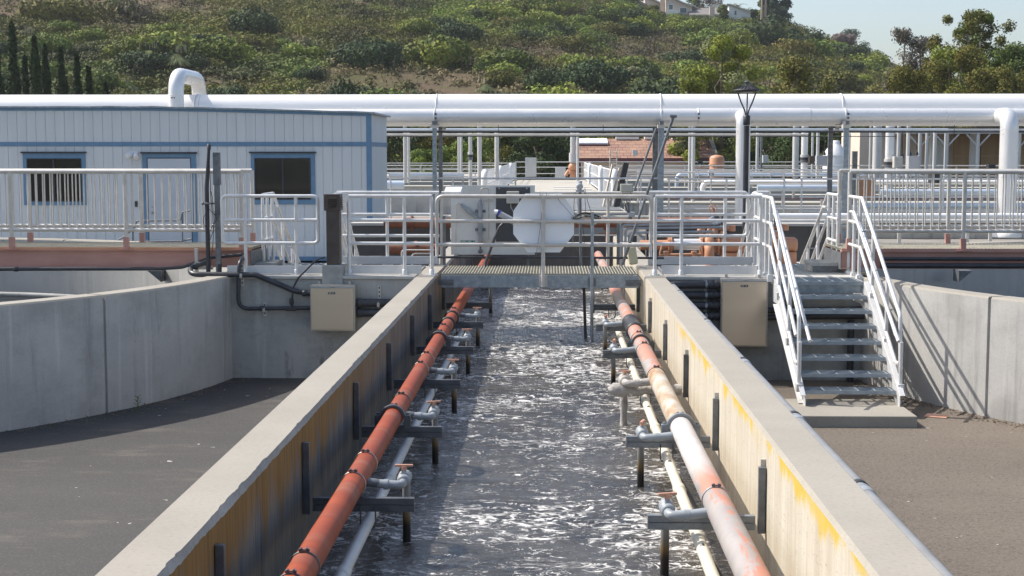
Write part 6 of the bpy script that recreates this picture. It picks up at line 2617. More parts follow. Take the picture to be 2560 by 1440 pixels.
WH = {1013: 'closest to the trailer end', 1022: 'second from the trailer end', 1147: 'first of the close pair left of the black banded riser', 1153: 'second of the close pair beside the black banded riser', 1176: 'with a black band between the rack post and the walkway rail',
      1199: 'thickest one before the bright green bushes', 1242: 'next to the walkway rail ends', 1432: 'with orange cast foot by the tiled roof', 1444: 'thin one against the tiled roof end', 1724: 'thinner of the pair before the tiled roof', 1732: 'stouter of the pair before the tiled roof',
      1893: 'just beyond the lamp post', 1903: 'thin dark one just beyond the lamp post', 1988: 'wide one next to the bare branched tree', 2010: 'wide banded one next to the white plastic tank', 2030: 'thin one between banded riser and white tank', 2043: 'carrying grey boxes before the white tank',
      2122: 'slim one beyond the blue grey rack post', 2135: 'square dark one beside the bridge end post', 2174: 'very thin one before dark trees', 2191: 'wide pale one of the twin risers', 2222: 'wide silver banded one of the twin risers', 2245: 'slim one behind the twin risers', 2268: 'carrying the grey cabinet',
      2297: 'first slim one before the white doors', 2315: 'second slim one before the white doors', 2335: 'stout one before the white doors', 2362: 'thin one at the brown panels'}
for px, y0, y1, w, Y, mt, band_ in UP:
    p, q = at(px, y0, Y), at(px, y1, Y)
    r = w / 2 * Y / FPX
    root = thing('riser_pipe', 'pale upright pipe ' + WH[px], 'pipe', tuple(q), 'pale uprights under the rack')
    if 'dark' in WH[px]:
        root['label'] = 'dark grey upright, ' + WH[px]
    b = MB()
    if px == 2135:
        b.box(q.x - r, Y - r, q.z - 0.6, q.x + r, Y + r, p.z)
    else:
        b.tube([(q.x, Y, q.z - 0.5), (q.x, Y, p.z + 0.05)], r, 14)
    b.build('pipe_body', M[mt], root)
    if band_ == 1:
        zb = q.z + (p.z - q.z) * 0.48 if px == 1176 else q.z + (p.z - q.z) * 0.36
        for dz, m_ in ((0.0, 'black'), (0.11, 'white_pole'), (-0.10, 'galv_dark')):
            b = MB()
            b.lathe([(r + 0.03, -0.05), (r + 0.03, 0.05)], (q.x, Y, zb + dz), (0, 0, 1), 16)
            b.build('band', M[m_], root)
    if band_ == 2:
        b = MB()
        b.tube([(q.x, Y, q.z + 0.35), (q.x, Y, q.z - 0.05)], r * 1.45, 14)
        b.build('sleeve', M['white_pole'], root)
        b = MB()
        b.sphere((q.x, Y, q.z - 0.28), 0.2, 12, 8)
        b.tube([(q.x, Y, q.z - 0.1), (q.x, Y, q.z - 0.75)], 0.13, 12)
        b.lathe([(0.2, 0), (0.2, 0.05)], (q.x, Y, q.z - 0.5), (0, 0, 1), 14)
        b.tube([(q.x - 0.3, Y, q.z - 0.65), (q.x - 0.2, Y, q.z - 0.45), (q.x, Y, q.z - 0.5)], 0.09, 10)
        b.build('cast_foot', M['orange_iron'], root)
# thin black rods with knob ends
for px, y1, Y in ((2061, 388, 58), (2256, 395, 52), (2275, 390, 52), (2292, 388, 52)):
    b = MB()
    p, q = at(px, 318, Y), at(px, y1, Y)
    b.tube([p, q], 0.014, 6)
    b.lathe([(0.02, 0.16), (0.055, 0.08), (0.06, 0.0)], tuple(q), (0, 0, 1), 10)
    tag(b.build('hanging_rod', M['black']), {2061: 'black hanging rod with knob before the white plastic tank', 2256: 'black hanging rod close to the silver banded riser', 2275: 'black hanging rod between grey cabinet and its post', 2292: 'black hanging rod ending above the grey cabinet'}[px], 'rod')
# control boxes
for lab, x0, y0, x1, y1, Y, mt in (('grey control cabinet on a post before the white plastic tank', 2042, 389, 2068, 413, 56.5, 'box_grey'), ('brownish box beside the cabinet before the white plastic tank', 2024, 390, 2036, 410, 57.5, 'bronze'),
                                   ('large grey control cabinet right of the twin risers', 2272, 390, 2298, 424, 49.5, 'box_grey'), ('brown box with slots between the twin risers and the grey cabinet', 2236, 391, 2257, 420, 51.5, 'alu_old'),
                                   ('small grey box beyond the lamp post', 1908, 388, 1921, 407, 60, 'box_grey'), ('pale tall cabinet with lid standing at the end of the walkway', 1313, 394, 1341, 442, 80, 'white_pole'),
                                   ('slanted white bin at the end of the walkway', 1388, 418, 1414, 444, 78, 'white_pole'), ('grey box on the roof side pole before the tiled roof', 1582, 375, 1594, 389, 88, 'box_grey'),
                                   ('small grey blue box on a thin stand on the basin deck', 1772, 427, 1785, 439, 55, 'box_grey'), ('black sign box on the far railing under the tiled roof', 1745, 403, 1757, 411, 80, 'black'), ('black sign box on the railing before the brown panels', 2472, 411, 2489, 421, 56, 'black'), ('black box behind the bridge balustrade', 2328, 430, 2353, 458, 43, 'black'), ('orange brick panel behind the bridge end post', 2100, 445, 2112, 490, 43, 'brick_rust'), ('wider orange brick panel behind the balustrade end', 2140, 445, 2188, 498, 43.4, 'brick_rust'), ('orange brick panel under the black sign box', 1737, 418, 1765, 444, 82, 'brick_rust')):
    q_ = small_box(lab, x0, y0, x1, y1, Y, 0.35, M[mt], name='control_box' if 'brick' not in lab else 'brick_panel', cat='box' if 'brick' not in lab else 'panel', parts=('cabinet' in lab))
# orange standing cylinder and white plastic tank
c = at(1792, 425, 82)
b = MB()
b.lathe([(0.42, -0.6), (0.42, 0.68), (0.34, 0.80), (0.1, 0.86)], tuple(c), (0, 0, 1), 18)
b.lathe([(0.47, 0.28), (0.47, 0.34)], tuple(c), (0, 0, 1), 18)
tag(b.build('filter_vessel', M['orange_iron']), 'orange standing vessel at the end of the tiled roof', 'vessel')
c = at(2087, 430, 72)
s = 72 / FPX
wt = thing('plastic_tank', 'white plastic tank with tapered shoulders and short neck', 'tank', tuple(c))
b = MB()
b.lathe([(30 * s, -0.4), (30 * s, 40 * s), (28 * s, 46 * s), (13 * s, 68 * s), (11 * s, 70 * s), (11 * s, 77 * s), (4 * s, 78 * s)], tuple(c), (0, 0, 1), 28)
b.build('tank_body', M['white_vinyl'], wt)
b = MB()
b.lathe([(30.6 * s, 38 * s), (30.6 * s, 41 * s)], tuple(c), (0, 0, 1), 28)
b.build('rim', M['white_vinyl'], wt)

# ================================================================== BUILDINGS OF THE YARD
YH = 100.0


def P(px, py, Y=YH):
    return at(px, py, Y)


th = thing('tiled_building', 'low building with terracotta tiled roof and white skylights', 'building', tuple(P(1605, 440)))
ev0, ev1 = P(1440, 395), P(1792, 395)
rd0, rd1 = P(1440, 347, YH + 5.5), P(1766, 347, YH + 5.5)
b = MB()
b.box(ev0.x + 0.4, YH + 0.6, -1.2, ev1.x - 0.5, YH + 10, ev0.z - 0.3)
b.build('wall', M['stucco'], th)
b = MB()
b.add([(ev0.x, YH, ev0.z), (ev1.x, YH, ev0.z), (ev1.x, YH + 5.5, rd0.z), (ev0.x, YH + 5.5, rd0.z), (ev0.x, YH + 11, ev0.z), (ev1.x, YH + 11, ev0.z)], [(0, 1, 2, 3), (3, 2, 5, 4)])
b.add([(ev0.x, YH, ev0.z - 0.12), (ev1.x, YH, ev0.z - 0.12), (ev1.x, YH + 5.5, rd0.z - 0.12), (ev0.x, YH + 5.5, rd0.z - 0.12)], [(3, 2, 1, 0)])
b.build('roof', M['tiles'], th)
b = MB()
b.box(ev0.x, YH - 0.06, ev0.z - 0.32, ev1.x, YH - 0.005, ev0.z - 0.02)
b.build('fascia', M['maroon'], th)
for x, s in ((ev0.x, -1), (ev1.x, 1)):
    b = MB()
    b.add([(x + s * 0.02, YH - 0.1, ev0.z - 0.5), (x + s * 0.02, YH + 5.5, rd0.z + 0.18), (x + s * 0.02, YH + 11.1, ev0.z - 0.5), (x + s * 0.30, YH - 0.1, ev0.z - 0.5), (x + s * 0.30, YH + 5.5, rd0.z + 0.18), (x + s * 0.30, YH + 11.1, ev0.z - 0.5)],
          [(0, 3, 4, 1), (1, 4, 5, 2), (0, 1, 2), (3, 5, 4)])
    b.build('gable_trim', M['roof_trim'], th)
for x0, x1 in ((1540, 1597), (1612, 1667), (1680, 1730)):
    b = MB()
    p, q = P(x0, 347, YH + 5.2), P(x1, 344, YH + 5.2)
    b.box(p.x, YH + 5.0, rd0.z - 0.05, q.x, YH + 6.0, rd0.z + 0.16)
    b.build('skylight', M['white_vinyl'], th)
b = MB()
p, q = P(1446, 360, YH + 3.6), P(1520, 345, YH + 3.6)
b.prismx([(YH + 3.4, p.z - 0.05), (YH + 3.4, p.z + 0.1), (YH + 5.6, q.z), (YH + 5.6, p.z - 0.05)], p.x, q.x)
dm = b.build('dormer', M['white_vinyl'], th)
b = MB()
b.box(p.x + 0.05, YH + 3.32, p.z - 0.22, q.x - 0.05, YH + 3.395, p.z - 0.02)
b.build('dormer_face', M['maroon'], dm)
ld = thing('roof_ladder', 'pale ladder standing before the tiled roof', 'ladder', tuple(P(1535, 425, 96)))
b = MB()
for px in (1525, 1542):
    b.tube([P(px, 373, 96), P(px, 440, 96)], 0.04, 6)
for k in range(6):
    b.tube([P(1525, 380 + k * 10, 96), P(1542, 380 + k * 10, 96)], 0.03, 6)
b.build('frame', M['roof_trim'], ld)

# canopy building with brown panels
YC_ = 76.0
cb = thing('canopy_building', 'open fronted building with brown ribbed panels and braced posts', 'building', tuple(P(2470, 430, YC_)))
b = MB()
p0, p1 = P(2150, 335, YC_ + 4), P(2700, 320, YC_ + 4)
b.box(p0.x, YC_ + 4, -1.2, p1.x, YC_ + 9, P(2300, 325, YC_ + 4).z)
b.build('wall', M['stucco'], cb)
for x0, x1 in ((2383, 2437), (2449, 2504), (2545, 2640)):
    b = MB()
    p, q = P(x0, 420, YC_ + 3.9), P(x1, 336, YC_ + 3.9)
    b.box(p.x, YC_ + 3.7, p.z - 0.6, q.x, YC_ + 3.99, q.z)
    pn = b.build('brown_panel', M['brown_panel'], cb)
    b = MB()
    z = P(x0, 390, YC_ + 3.7).z
    b.box(p.x + 0.02, YC_ + 3.66, z - 0.05, q.x - 0.02, YC_ + 3.695, z + 0.05)
    b.build('band', M['tan_panel'], pn)
for x0, x1 in ((2232, 2250), (2313, 2336), (2338, 2362)):
    b = MB()
    p, q = P(x0, 425, YC_ + 3.9), P(x1, 348, YC_ + 3.9)
    b.box(p.x, YC_ + 3.8, p.z - 0.5, q.x, YC_ + 3.99, q.z)
    b.build('white_door', M['white_vinyl'], cb)
zr = P(2300, 333, YC_).z
b = MB()
b.box(P(2240, 333, YC_).x, YC_ - 0.1, zr - 0.02, P(2700, 333, YC_).x, YC_ + 0.1, zr + 0.16)
b.box(P(2240, 333, YC_).x, YC_ + 0.11, zr + 0.17, P(2700, 333, YC_).x, YC_ + 4.0, zr + 0.24)
b.build('eaves_beam', M['white_pole'], cb)
for px in (2299, 2366, 2444, 2547):
    b = MB()
    x = P(px, 400, YC_).x
    b.tube([(x, YC_, -1), (x, YC_, zr - 0.02)], 0.10, 10)
    for s in (-1, 1):
        b.tube([(x + s * 0.08, YC_, zr - 0.65), (x + s * 0.62, YC_, zr - 0.05)], 0.045, 8)
    b.build('braced_post', M['white_pole'], cb)
for px, rr in ((2330, 9), (2435, 14)):
    b = MB()
    x = P(px, 400, YC_ + 1.5).x
    b.tube([(x, YC_ + 1.5, -1), (x, YC_ + 1.5, zr + 0.1)], [rr * YC_ / FPX, rr * 0.8 * YC_ / FPX], 14)
    b.build('duct', M['white_pole'], cb)

# ================================================================== HILLSIDE
SK_U = np.array([-900, -300, 0, 500, 1000, 1400, 1560, 1640, 1760, 1880, 1960, 2020, 2100, 2200, 2300, 2450, 2700, 3200])
SK_V = np.array([-300, -210, -150, -110, -70, -35, 12, 48, 56, 58, 70, 92, 126, 172, 205, 225, 245, 265])
YFOOT = 112.0


def skyline(u):
    return (382 - np.interp(1373 + u * FPX, SK_U, SK_V)) / FPX


def hill_top_y(u):
    return np.interp(1373 + u * FPX, [0, 1400, 1900, 2200, 2600], [300, 340, 360, 330, 300])


def hill_z(x, y):
    u = x / y
    yt = hill_top_y(u)
    zt = EYE.z + skyline(u) * yt
    t = np.clip((y - YFOOT) / (yt - YFOOT), 0, 1)
    z = -1.2 + (zt + 1.2) * (0.75 * t + 0.25 * t ** 2)
    bump = 3.2 * (fbm(x * 0.022, y * 0.03, 5, 4) - 0.5) + 1.0 * (fbm(x * 0.12, y * 0.15, 15, 3) - 0.5)
    z = z + bump * sstep(0.0, 0.15, t) * sstep(1.0, 0.9, t)
    z = z - 0.22 * np.maximum(0, y - yt)
    return z


def build_hill():
    us = np.linspace(-0.62, 0.5, 240)
    ys = np.concatenate([np.linspace(YFOOT, 380, 130), np.linspace(390, 620, 24)])
    U, Y = np.meshgrid(us, ys)
    Xx = U * Y
    Z = hill_z(Xx, Y)
    n, m = U.shape
    v = np.stack([Xx.ravel(), Y.ravel(), Z.ravel()], 1)
    i = np.arange(n - 1)[:, None] * m + np.arange(m - 1)[None, :]
    f = np.stack([i, i + 1, i + m + 1, i + m], -1).reshape(-1, 4)
    o = np_mesh('hill', v, f, M['hill'], smooth=True)
    tag(o, 'dry brush covered hillside rising behind the plant', kind='structure')


build_hill()
rng = np.random.default_rng(5)
PAL = {'olive': np.array((0.104, 0.094, 0.018)), 'fresh': np.array((0.130, 0.155, 0.024)), 'green': np.array((0.078, 0.100, 0.022)), 'dark': np.array((0.032, 0.052, 0.020)), 'grey': np.array((0.120, 0.135, 0.070)),
       'dry': np.array((0.135, 0.098, 0.062)), 'pink': np.array((0.21, 0.165, 0.12)), 'gold': np.array((0.135, 0.118, 0.030)), 'blue': np.array((0.075, 0.105, 0.085)), 'lime': np.array((0.150, 0.185, 0.040))}  # the blue entry puts distance haze into the ridge trees' leaf colour
for _k in PAL:
    PAL[_k] = PAL[_k] * np.array((1.22, 1.28, 0.98))


def quads(c, nrm, size, aspect, rng, jit=0.6):
    """leaf quads at centres c facing roughly nrm"""
    N = len(c)
    r = rng.normal(size=(N, 3))
    nrm = nrm + jit * r
    nrm /= np.linalg.norm(nrm, axis=1, keepdims=True) + 1e-9
    t = rng.normal(size=(N, 3))
    t -= nrm * np.sum(t * nrm, 1, keepdims=True)
    t /= np.linalg.norm(t, axis=1, keepdims=True) + 1e-9
    bt = np.cross(nrm, t)
    s = size[:, None] * 0.5
    a = aspect
    v = np.stack([c - t * s, c + bt * s * a, c + t * s, c - bt * s * a], 1)
    return v.reshape(-1, 3)


LEAN = {}


def cloud(centres, radii, per, leaf, rng, aspect=0.6, shell=0.45, flat=1.0, colour=None, var=0.22, droop=0.0, jit=0.6):
    """leaves in a set of ellipsoid clumps; returns verts, colours"""
    K = len(centres)
    d = rng.normal(size=(K * per, 3))
    d /= np.linalg.norm(d, axis=1, keepdims=True)
    rr = (1 - shell * rng.random(K * per) ** 1.6)
    rad = np.repeat(radii, per)
    off = d * (rr * rad)[:, None]
    off[:, 2] *= flat
    c = np.repeat(centres, per, 0) + off
    if droop:
        c[:, 2] -= droop * rng.random(len(c)) * rad
    sz = leaf * (0.65 + 0.7 * rng.random(K * per))
    v = quads(c, d, sz, aspect, rng, jit)
    ln = d + np.array((0, 0, 0.25))
    LEAN[len(v)] = ln / np.linalg.norm(ln, axis=1, keepdims=True)
    col = None
    if colour is not None:
        cc = np.repeat(colour, per, 0) if colour.ndim == 2 else np.tile(colour, (K * per, 1))
        col = cc * (1 + var * rng.normal(size=(K * per, 1))).clip(0.5, 1.7)
        col = col * (1 + 0.06 * rng.normal(size=(K * per, 3)))
    return v, np.clip(col, 0.005, 0.7)


def leaf_object(name, v, col, parent=None, nrm=None):
    f = np.arange(len(v)).reshape(-1, 4)
    return np_mesh(name, v, f, M['leaf'], col=col, parent=parent, nrm=LEAN.get(len(v)) if nrm is None else nrm)


# ---- low cover
def hill_zone(x, y):
    """colour family and bareness of the cover at a place of the hill"""
    u = x / y
    yt = hill_top_y(u)
    t = (y - YFOOT) / (yt - YFOOT)
    bare = fbm(x * 0.045 + 3, y * 0.035, 31, 4) - 0.13 * (t - 0.35)
    g_ = fbm(x * 0.03, y * 0.03 + 9, 44, 3)
    return t, bare, g_


def cover():
    n = 27000
    ys = YFOOT + (365 - YFOOT) * rng.random(n) ** 0.85
    u = rng.uniform(-0.40, 0.36, n)
    xs = u * ys
    t, bare, g_ = hill_zone(xs, ys)
    keep = (t < 1.01) & ((bare < 0.59) | (rng.random(n) < 0.25))
    xs, ys, t, bare, g_ = xs[keep], ys[keep], t[keep], bare[keep], g_[keep]
    n = len(xs)
    z = hill_z(xs, ys)
    rad = (0.65 + 1.25 * rng.random(n) ** 1.5) * (0.75 + 0.6 * sstep(110, 320, ys))
    per = 52
    px = 1373 + FPX * xs / ys
    col = np.zeros((n, 3))
    wleft = sstep(1200, 700, px) * sstep(0.25, 0.6, t)
    wgreen = sstep(0.45, 0.55, g_)
    base = PAL['green'][None] * (1 - wgreen[:, None]) + PAL['olive'][None] * wgreen[:, None]
    fresh = sstep(0.52, 0.46, g_) * sstep(800, 1100, px)
    base = base * (1 - 0.6 * fresh[:, None]) + PAL['fresh'][None] * 0.6 * fresh[:, None]
    base = base * (1 - wleft[:, None]) + (PAL['olive'][None] * 0.85) * wleft[:, None]
    dry = sstep(0.56, 0.60, bare)[:, None]
    base = base * (1 - dry) + PAL['dry'][None] * dry
    mv_ = fbm(xs * 0.16, ys * 0.11, 61, 3)
    base = base * (0.45 + 1.1 * sstep(0.3, 0.7, mv_))[:, None] * (0.88 + 0.24 * rng.random((n, 1)))
    gm = fbm(xs * 0.09, ys * 0.07, 71, 3)
    base[gm > 0.62] = 0.5 * base[gm > 0.62] + 0.5 * PAL['gold']
    c = np.stack([xs, ys, z + rad * 0.15], 1)
    v, colr = cloud(c, rad, per, 0.36, rng, 0.65, 0.3, 0.6, base, var=0.09, jit=0.35)
    v = v.reshape(-1, 4, 3)
    o = leaf_object('shrub_cover', v.reshape(-1, 3), colr)
    tag(o, 'low brush carpeting the whole hillside', kind='stuff')


cover()


# ---- bushes one by one
def bush_proto(seed, col, w=1.0, h=0.8, per=190, K=15, leaf=0.125, acc=None):
    r = np.random.default_rng(seed)
    a = r.uniform(0, 2 * np.pi, K)
    q = np.sqrt(r.random(K))
    c = np.stack([q * np.cos(a) * w * 0.72, q * np.sin(a) * w * 0.72, (0.28 + 0.5 * r.random(K) * (1 - 0.6 * q ** 2)) * h], 1)
    rad = (0.30 + 0.22 * r.random(K)) * w
    cols = np.tile(col, (K, 1)) * (0.75 + 0.45 * r.random((K, 1)))
    if acc is not None:
        m = r.random(K) < 0.35
        cols[m] = acc
    v, cc = cloud(c, rad, per, leaf, r, 0.6, 0.35, 0.8, cols, var=0.14)
    v[:, 2] = np.maximum(v[:, 2], -0.1)
    return v, cc


KINDS = [('rounded dark green shrub on the hillside', 'dark', None, 1.15, .95), ('bright green shrub on the hillside', 'fresh', 'lime', 1.1, .8), ('olive brown shrub on the hillside', 'olive', 'gold', 1.2, .75), ('grey green feathery shrub on the hillside', 'grey', 'pink', 1.0, .85), ('mid green shrub on the hillside', 'green', 'fresh', 1.15, .85)]
protos = []
for k, (lab, cn, ac, w, h) in enumerate(KINDS):
    vs = []
    for s in range(3):
        v, cc = bush_proto(100 + k * 7 + s, PAL[cn], w, h, acc=PAL[ac] if ac else None)
        f = np.arange(len(v)).reshape(-1, 4)
        vs.append((v, f, cc, LEAN[len(v)]))
    protos.append((lab, vs))


def scatter_bushes(N=290):
    made = {}
    cnt = 0
    tries = 0
    while cnt < N and tries < 9000:
        tries += 1
        y = YFOOT + 3 + (330 - YFOOT) * random.random() ** 1.6
        px = random.uniform(-40, 2500)
        x = (px - 1373) / FPX * y
        t, bare, g_ = (float(q) for q in hill_zone(np.array(x), np.array(y)))
        if t > 0.97:
            continue
        if bare > 0.57 and random.random() < 0.8:
            continue
        if px < 1000 and t > 0.5 and random.random() < 0.75:
            continue
        w = random.random()
        if px < 700:
            k = 2 if w < 0.27 else 4 if w < 0.47 else 1 if w < 0.75 else 0 if w < 0.93 else 3
        else:
            k = 0 if w < 0.30 else 4 if w < 0.52 else 1 if w < 0.80 else 2 if w < 0.93 else 3
        s = random.randrange(3)
        lab, vs = protos[k]
        sc = random.uniform(1.5, 3.1) * (1 + 0.45 * (y - YFOOT) / 200)
        if random.random() < 0.12:
            sc *= 1.35
        z = float(hill_z(np.array(x), np.array(y))) - 0.1 * sc
        if (k, s) not in made:
            o = np_mesh('shrub', *vs[s][:2], M['leaf'], col=vs[s][2], nrm=vs[s][3])
            made[(k, s)] = o
            tag(o, lab, 'shrub', 'shrubs scattered over the hillside')
        else:
            o = made[(k, s)].copy()
            C.objects.link(o)
        o.location = (x, y, z)
        o.scale = (sc * random.uniform(0.9, 1.25), sc * random.uniform(0.9, 1.2), sc * random.uniform(0.8, 1.15))
        o.rotation_euler = (0, 0, random.uniform(0, 6.28))
        cnt += 1


scatter_bushes()

# ---- trees


def limb_tree(name, label, base, height, spread, col, seed, cat='tree', K=26, per=120, leaf=0.34, clump=(0.8, 1.5), trunk=0.22, bark='bark', low=0.35, group='trees behind the plant', acc=None, lean=(0, 0), droop=0.0, flat=0.8, shell=0.75, vis_limbs=6, dens=3.2, shape=1.0):
    r = np.random.default_rng(seed)
    root = thing(name, label, cat, tuple(base), group)
    bx, by, bz = base
    top = Vector((bx + lean[0], by + lean[1], bz + height))
    b = MB()
    tp = [Vector((bx, by, bz - 0.5))]
    for k in range(1, 7):
        s = k / 6
        tp.append(Vector((bx + lean[0] * s + r.normal() * 0.12 * spread * s, by + lean[1] * s, bz + height * 0.80 * s)))
    b.tube(tp, [trunk * (1 - 0.8 * k / 6) for k in range(7)], 8)
    cs, rs = [], []
    for k in range(K):
        s = low + (1 - low) * (k + 0.5) / K
        prof = math.sin(math.pi * min(1, (s - low) / (1 - low) * 0.86 + 0.14)) ** 0.7
        a = r.uniform(0, 2 * math.pi)
        q = spread * prof * (0.35 + 0.65 * r.random()) * shape
        ax = Vector((bx + lean[0] * s, by + lean[1] * s, bz + height * s))
        p = ax + Vector((math.cos(a) * q, math.sin(a) * q, r.normal() * 0.04 * height))
        rad = r.uniform(*clump)
        p.z = min(p.z, bz + height - rad * flat * 0.8)
        cs.append(tuple(p))
        rs.append(rad)
        if k % max(1, K // max(1, vis_limbs)) == 0 and vis_limbs:
            s0 = max(0.12, s - 0.28)
            st_ = Vector((bx + lean[0] * s0, by + lean[1] * s0, bz + height * 0.80 * s0))
            mid = st_.lerp(p, 0.55) + Vector((0, 0, -0.04 * height))
            b.tube(fillet([st_, mid, p], 1.0, 4), [trunk * 0.45] * 3 + [trunk * 0.3] * 2 + [trunk * 0.14] * 10 if False else trunk * 0.30, 6)
    b.build('trunk', M[bark], root)
    cols = np.tile(PAL[col] if isinstance(col, str) else np.array(col), (K, 1)) * (0.82 + 0.36 * r.random((K, 1)))
    if acc is not None:
        m = r.random(K) < 0.35
        cols[m] = PAL[acc] * (0.8 + 0.4 * r.random((m.sum(), 1)))
    v, cc = cloud(np.array(cs), np.array(rs), int(per * dens), leaf * 0.78, r, 0.6, shell, flat, cols, var=0.14, droop=droop)
    o = wpos(root)
    v = v - np.array(o)
    leaf_object('crown', v, cc, root)
    return root


def cypress(label, px, ytop, w, Y, seed):
    p = at(px, ytop, Y)
    x, zt = p.x, p.z
    z0 = -1.0
    r = np.random.default_rng(seed)
    root = thing('cypress', label, 'cypress', (x, Y, z0), 'dark cypresses in a row')
    b = MB()
    b.tube([(x, Y, z0 - 0.3), (x, Y, z0 + (zt - z0) * 0.9)], [0.16, 0.03], 8)
    b.build('trunk', M['bark'], root)
    H = zt - z0
    N = 2600
    s = r.random(N) ** 0.85
    R_ = w * np.minimum(1, 1.15 * (1 - s) ** 0.62 + 0.02) * (0.80 + 0.2 * np.sin(s * 23 + seed)) * (0.65 + 0.45 * r.random(N))
    a = r.uniform(0, 2 * np.pi, N)
    c = np.stack([R_ * np.cos(a), R_ * np.sin(a), s * H], 1)
    nr = np.stack([np.cos(a), np.sin(a), 0.5 + 0 * a], 1)
    v = quads(c, nr, 0.30 + 0.2 * r.random(N), 0.45, r)
    v = v.reshape(-1, 4, 3)
    v = v.reshape(-1, 3)
    cc = PAL['dark'] * 0.75 * (0.7 + 0.6 * r.random((N, 1)))
    leaf_object('crown', v, cc, root, nr / np.linalg.norm(nr, axis=1, keepdims=True))


CY = [(-8, 118, .55), (29, 55, .75), (62, 140, .6), (85, 92, .8), (112, 114, .62), (151, 120, .75), (191, 138, .6), (221, 168, .5), (264, 208, .35)]
CL = ['cypress cut by the edge of the view', 'tallest dark cypress of the row', 'short cypress squeezed beside the tallest one', 'broad dark cypress, second tallest of the row', 'slim cypress close to the broad one', 'dense cypress in the middle of the row', 'narrow cypress near the end of the row', 'small cypress next to last in the row', 'tiny cypress at the end of the row above the trailer']
for i, (px, yt, w) in enumerate(CY):
    cypress(CL[i], px, yt, w, 96 + (i % 3) * 2.5, 300 + i)


def tree_at(px, ytop, Y, z0=None, **kw):
    p = at(px, ytop, Y)
    z0 = z0 if z0 is not None else (float(hill_z(np.array(p.x), np.array(Y))) if Y > YFOOT else -1.0)
    return (p.x, Y, z0), p.z - z0


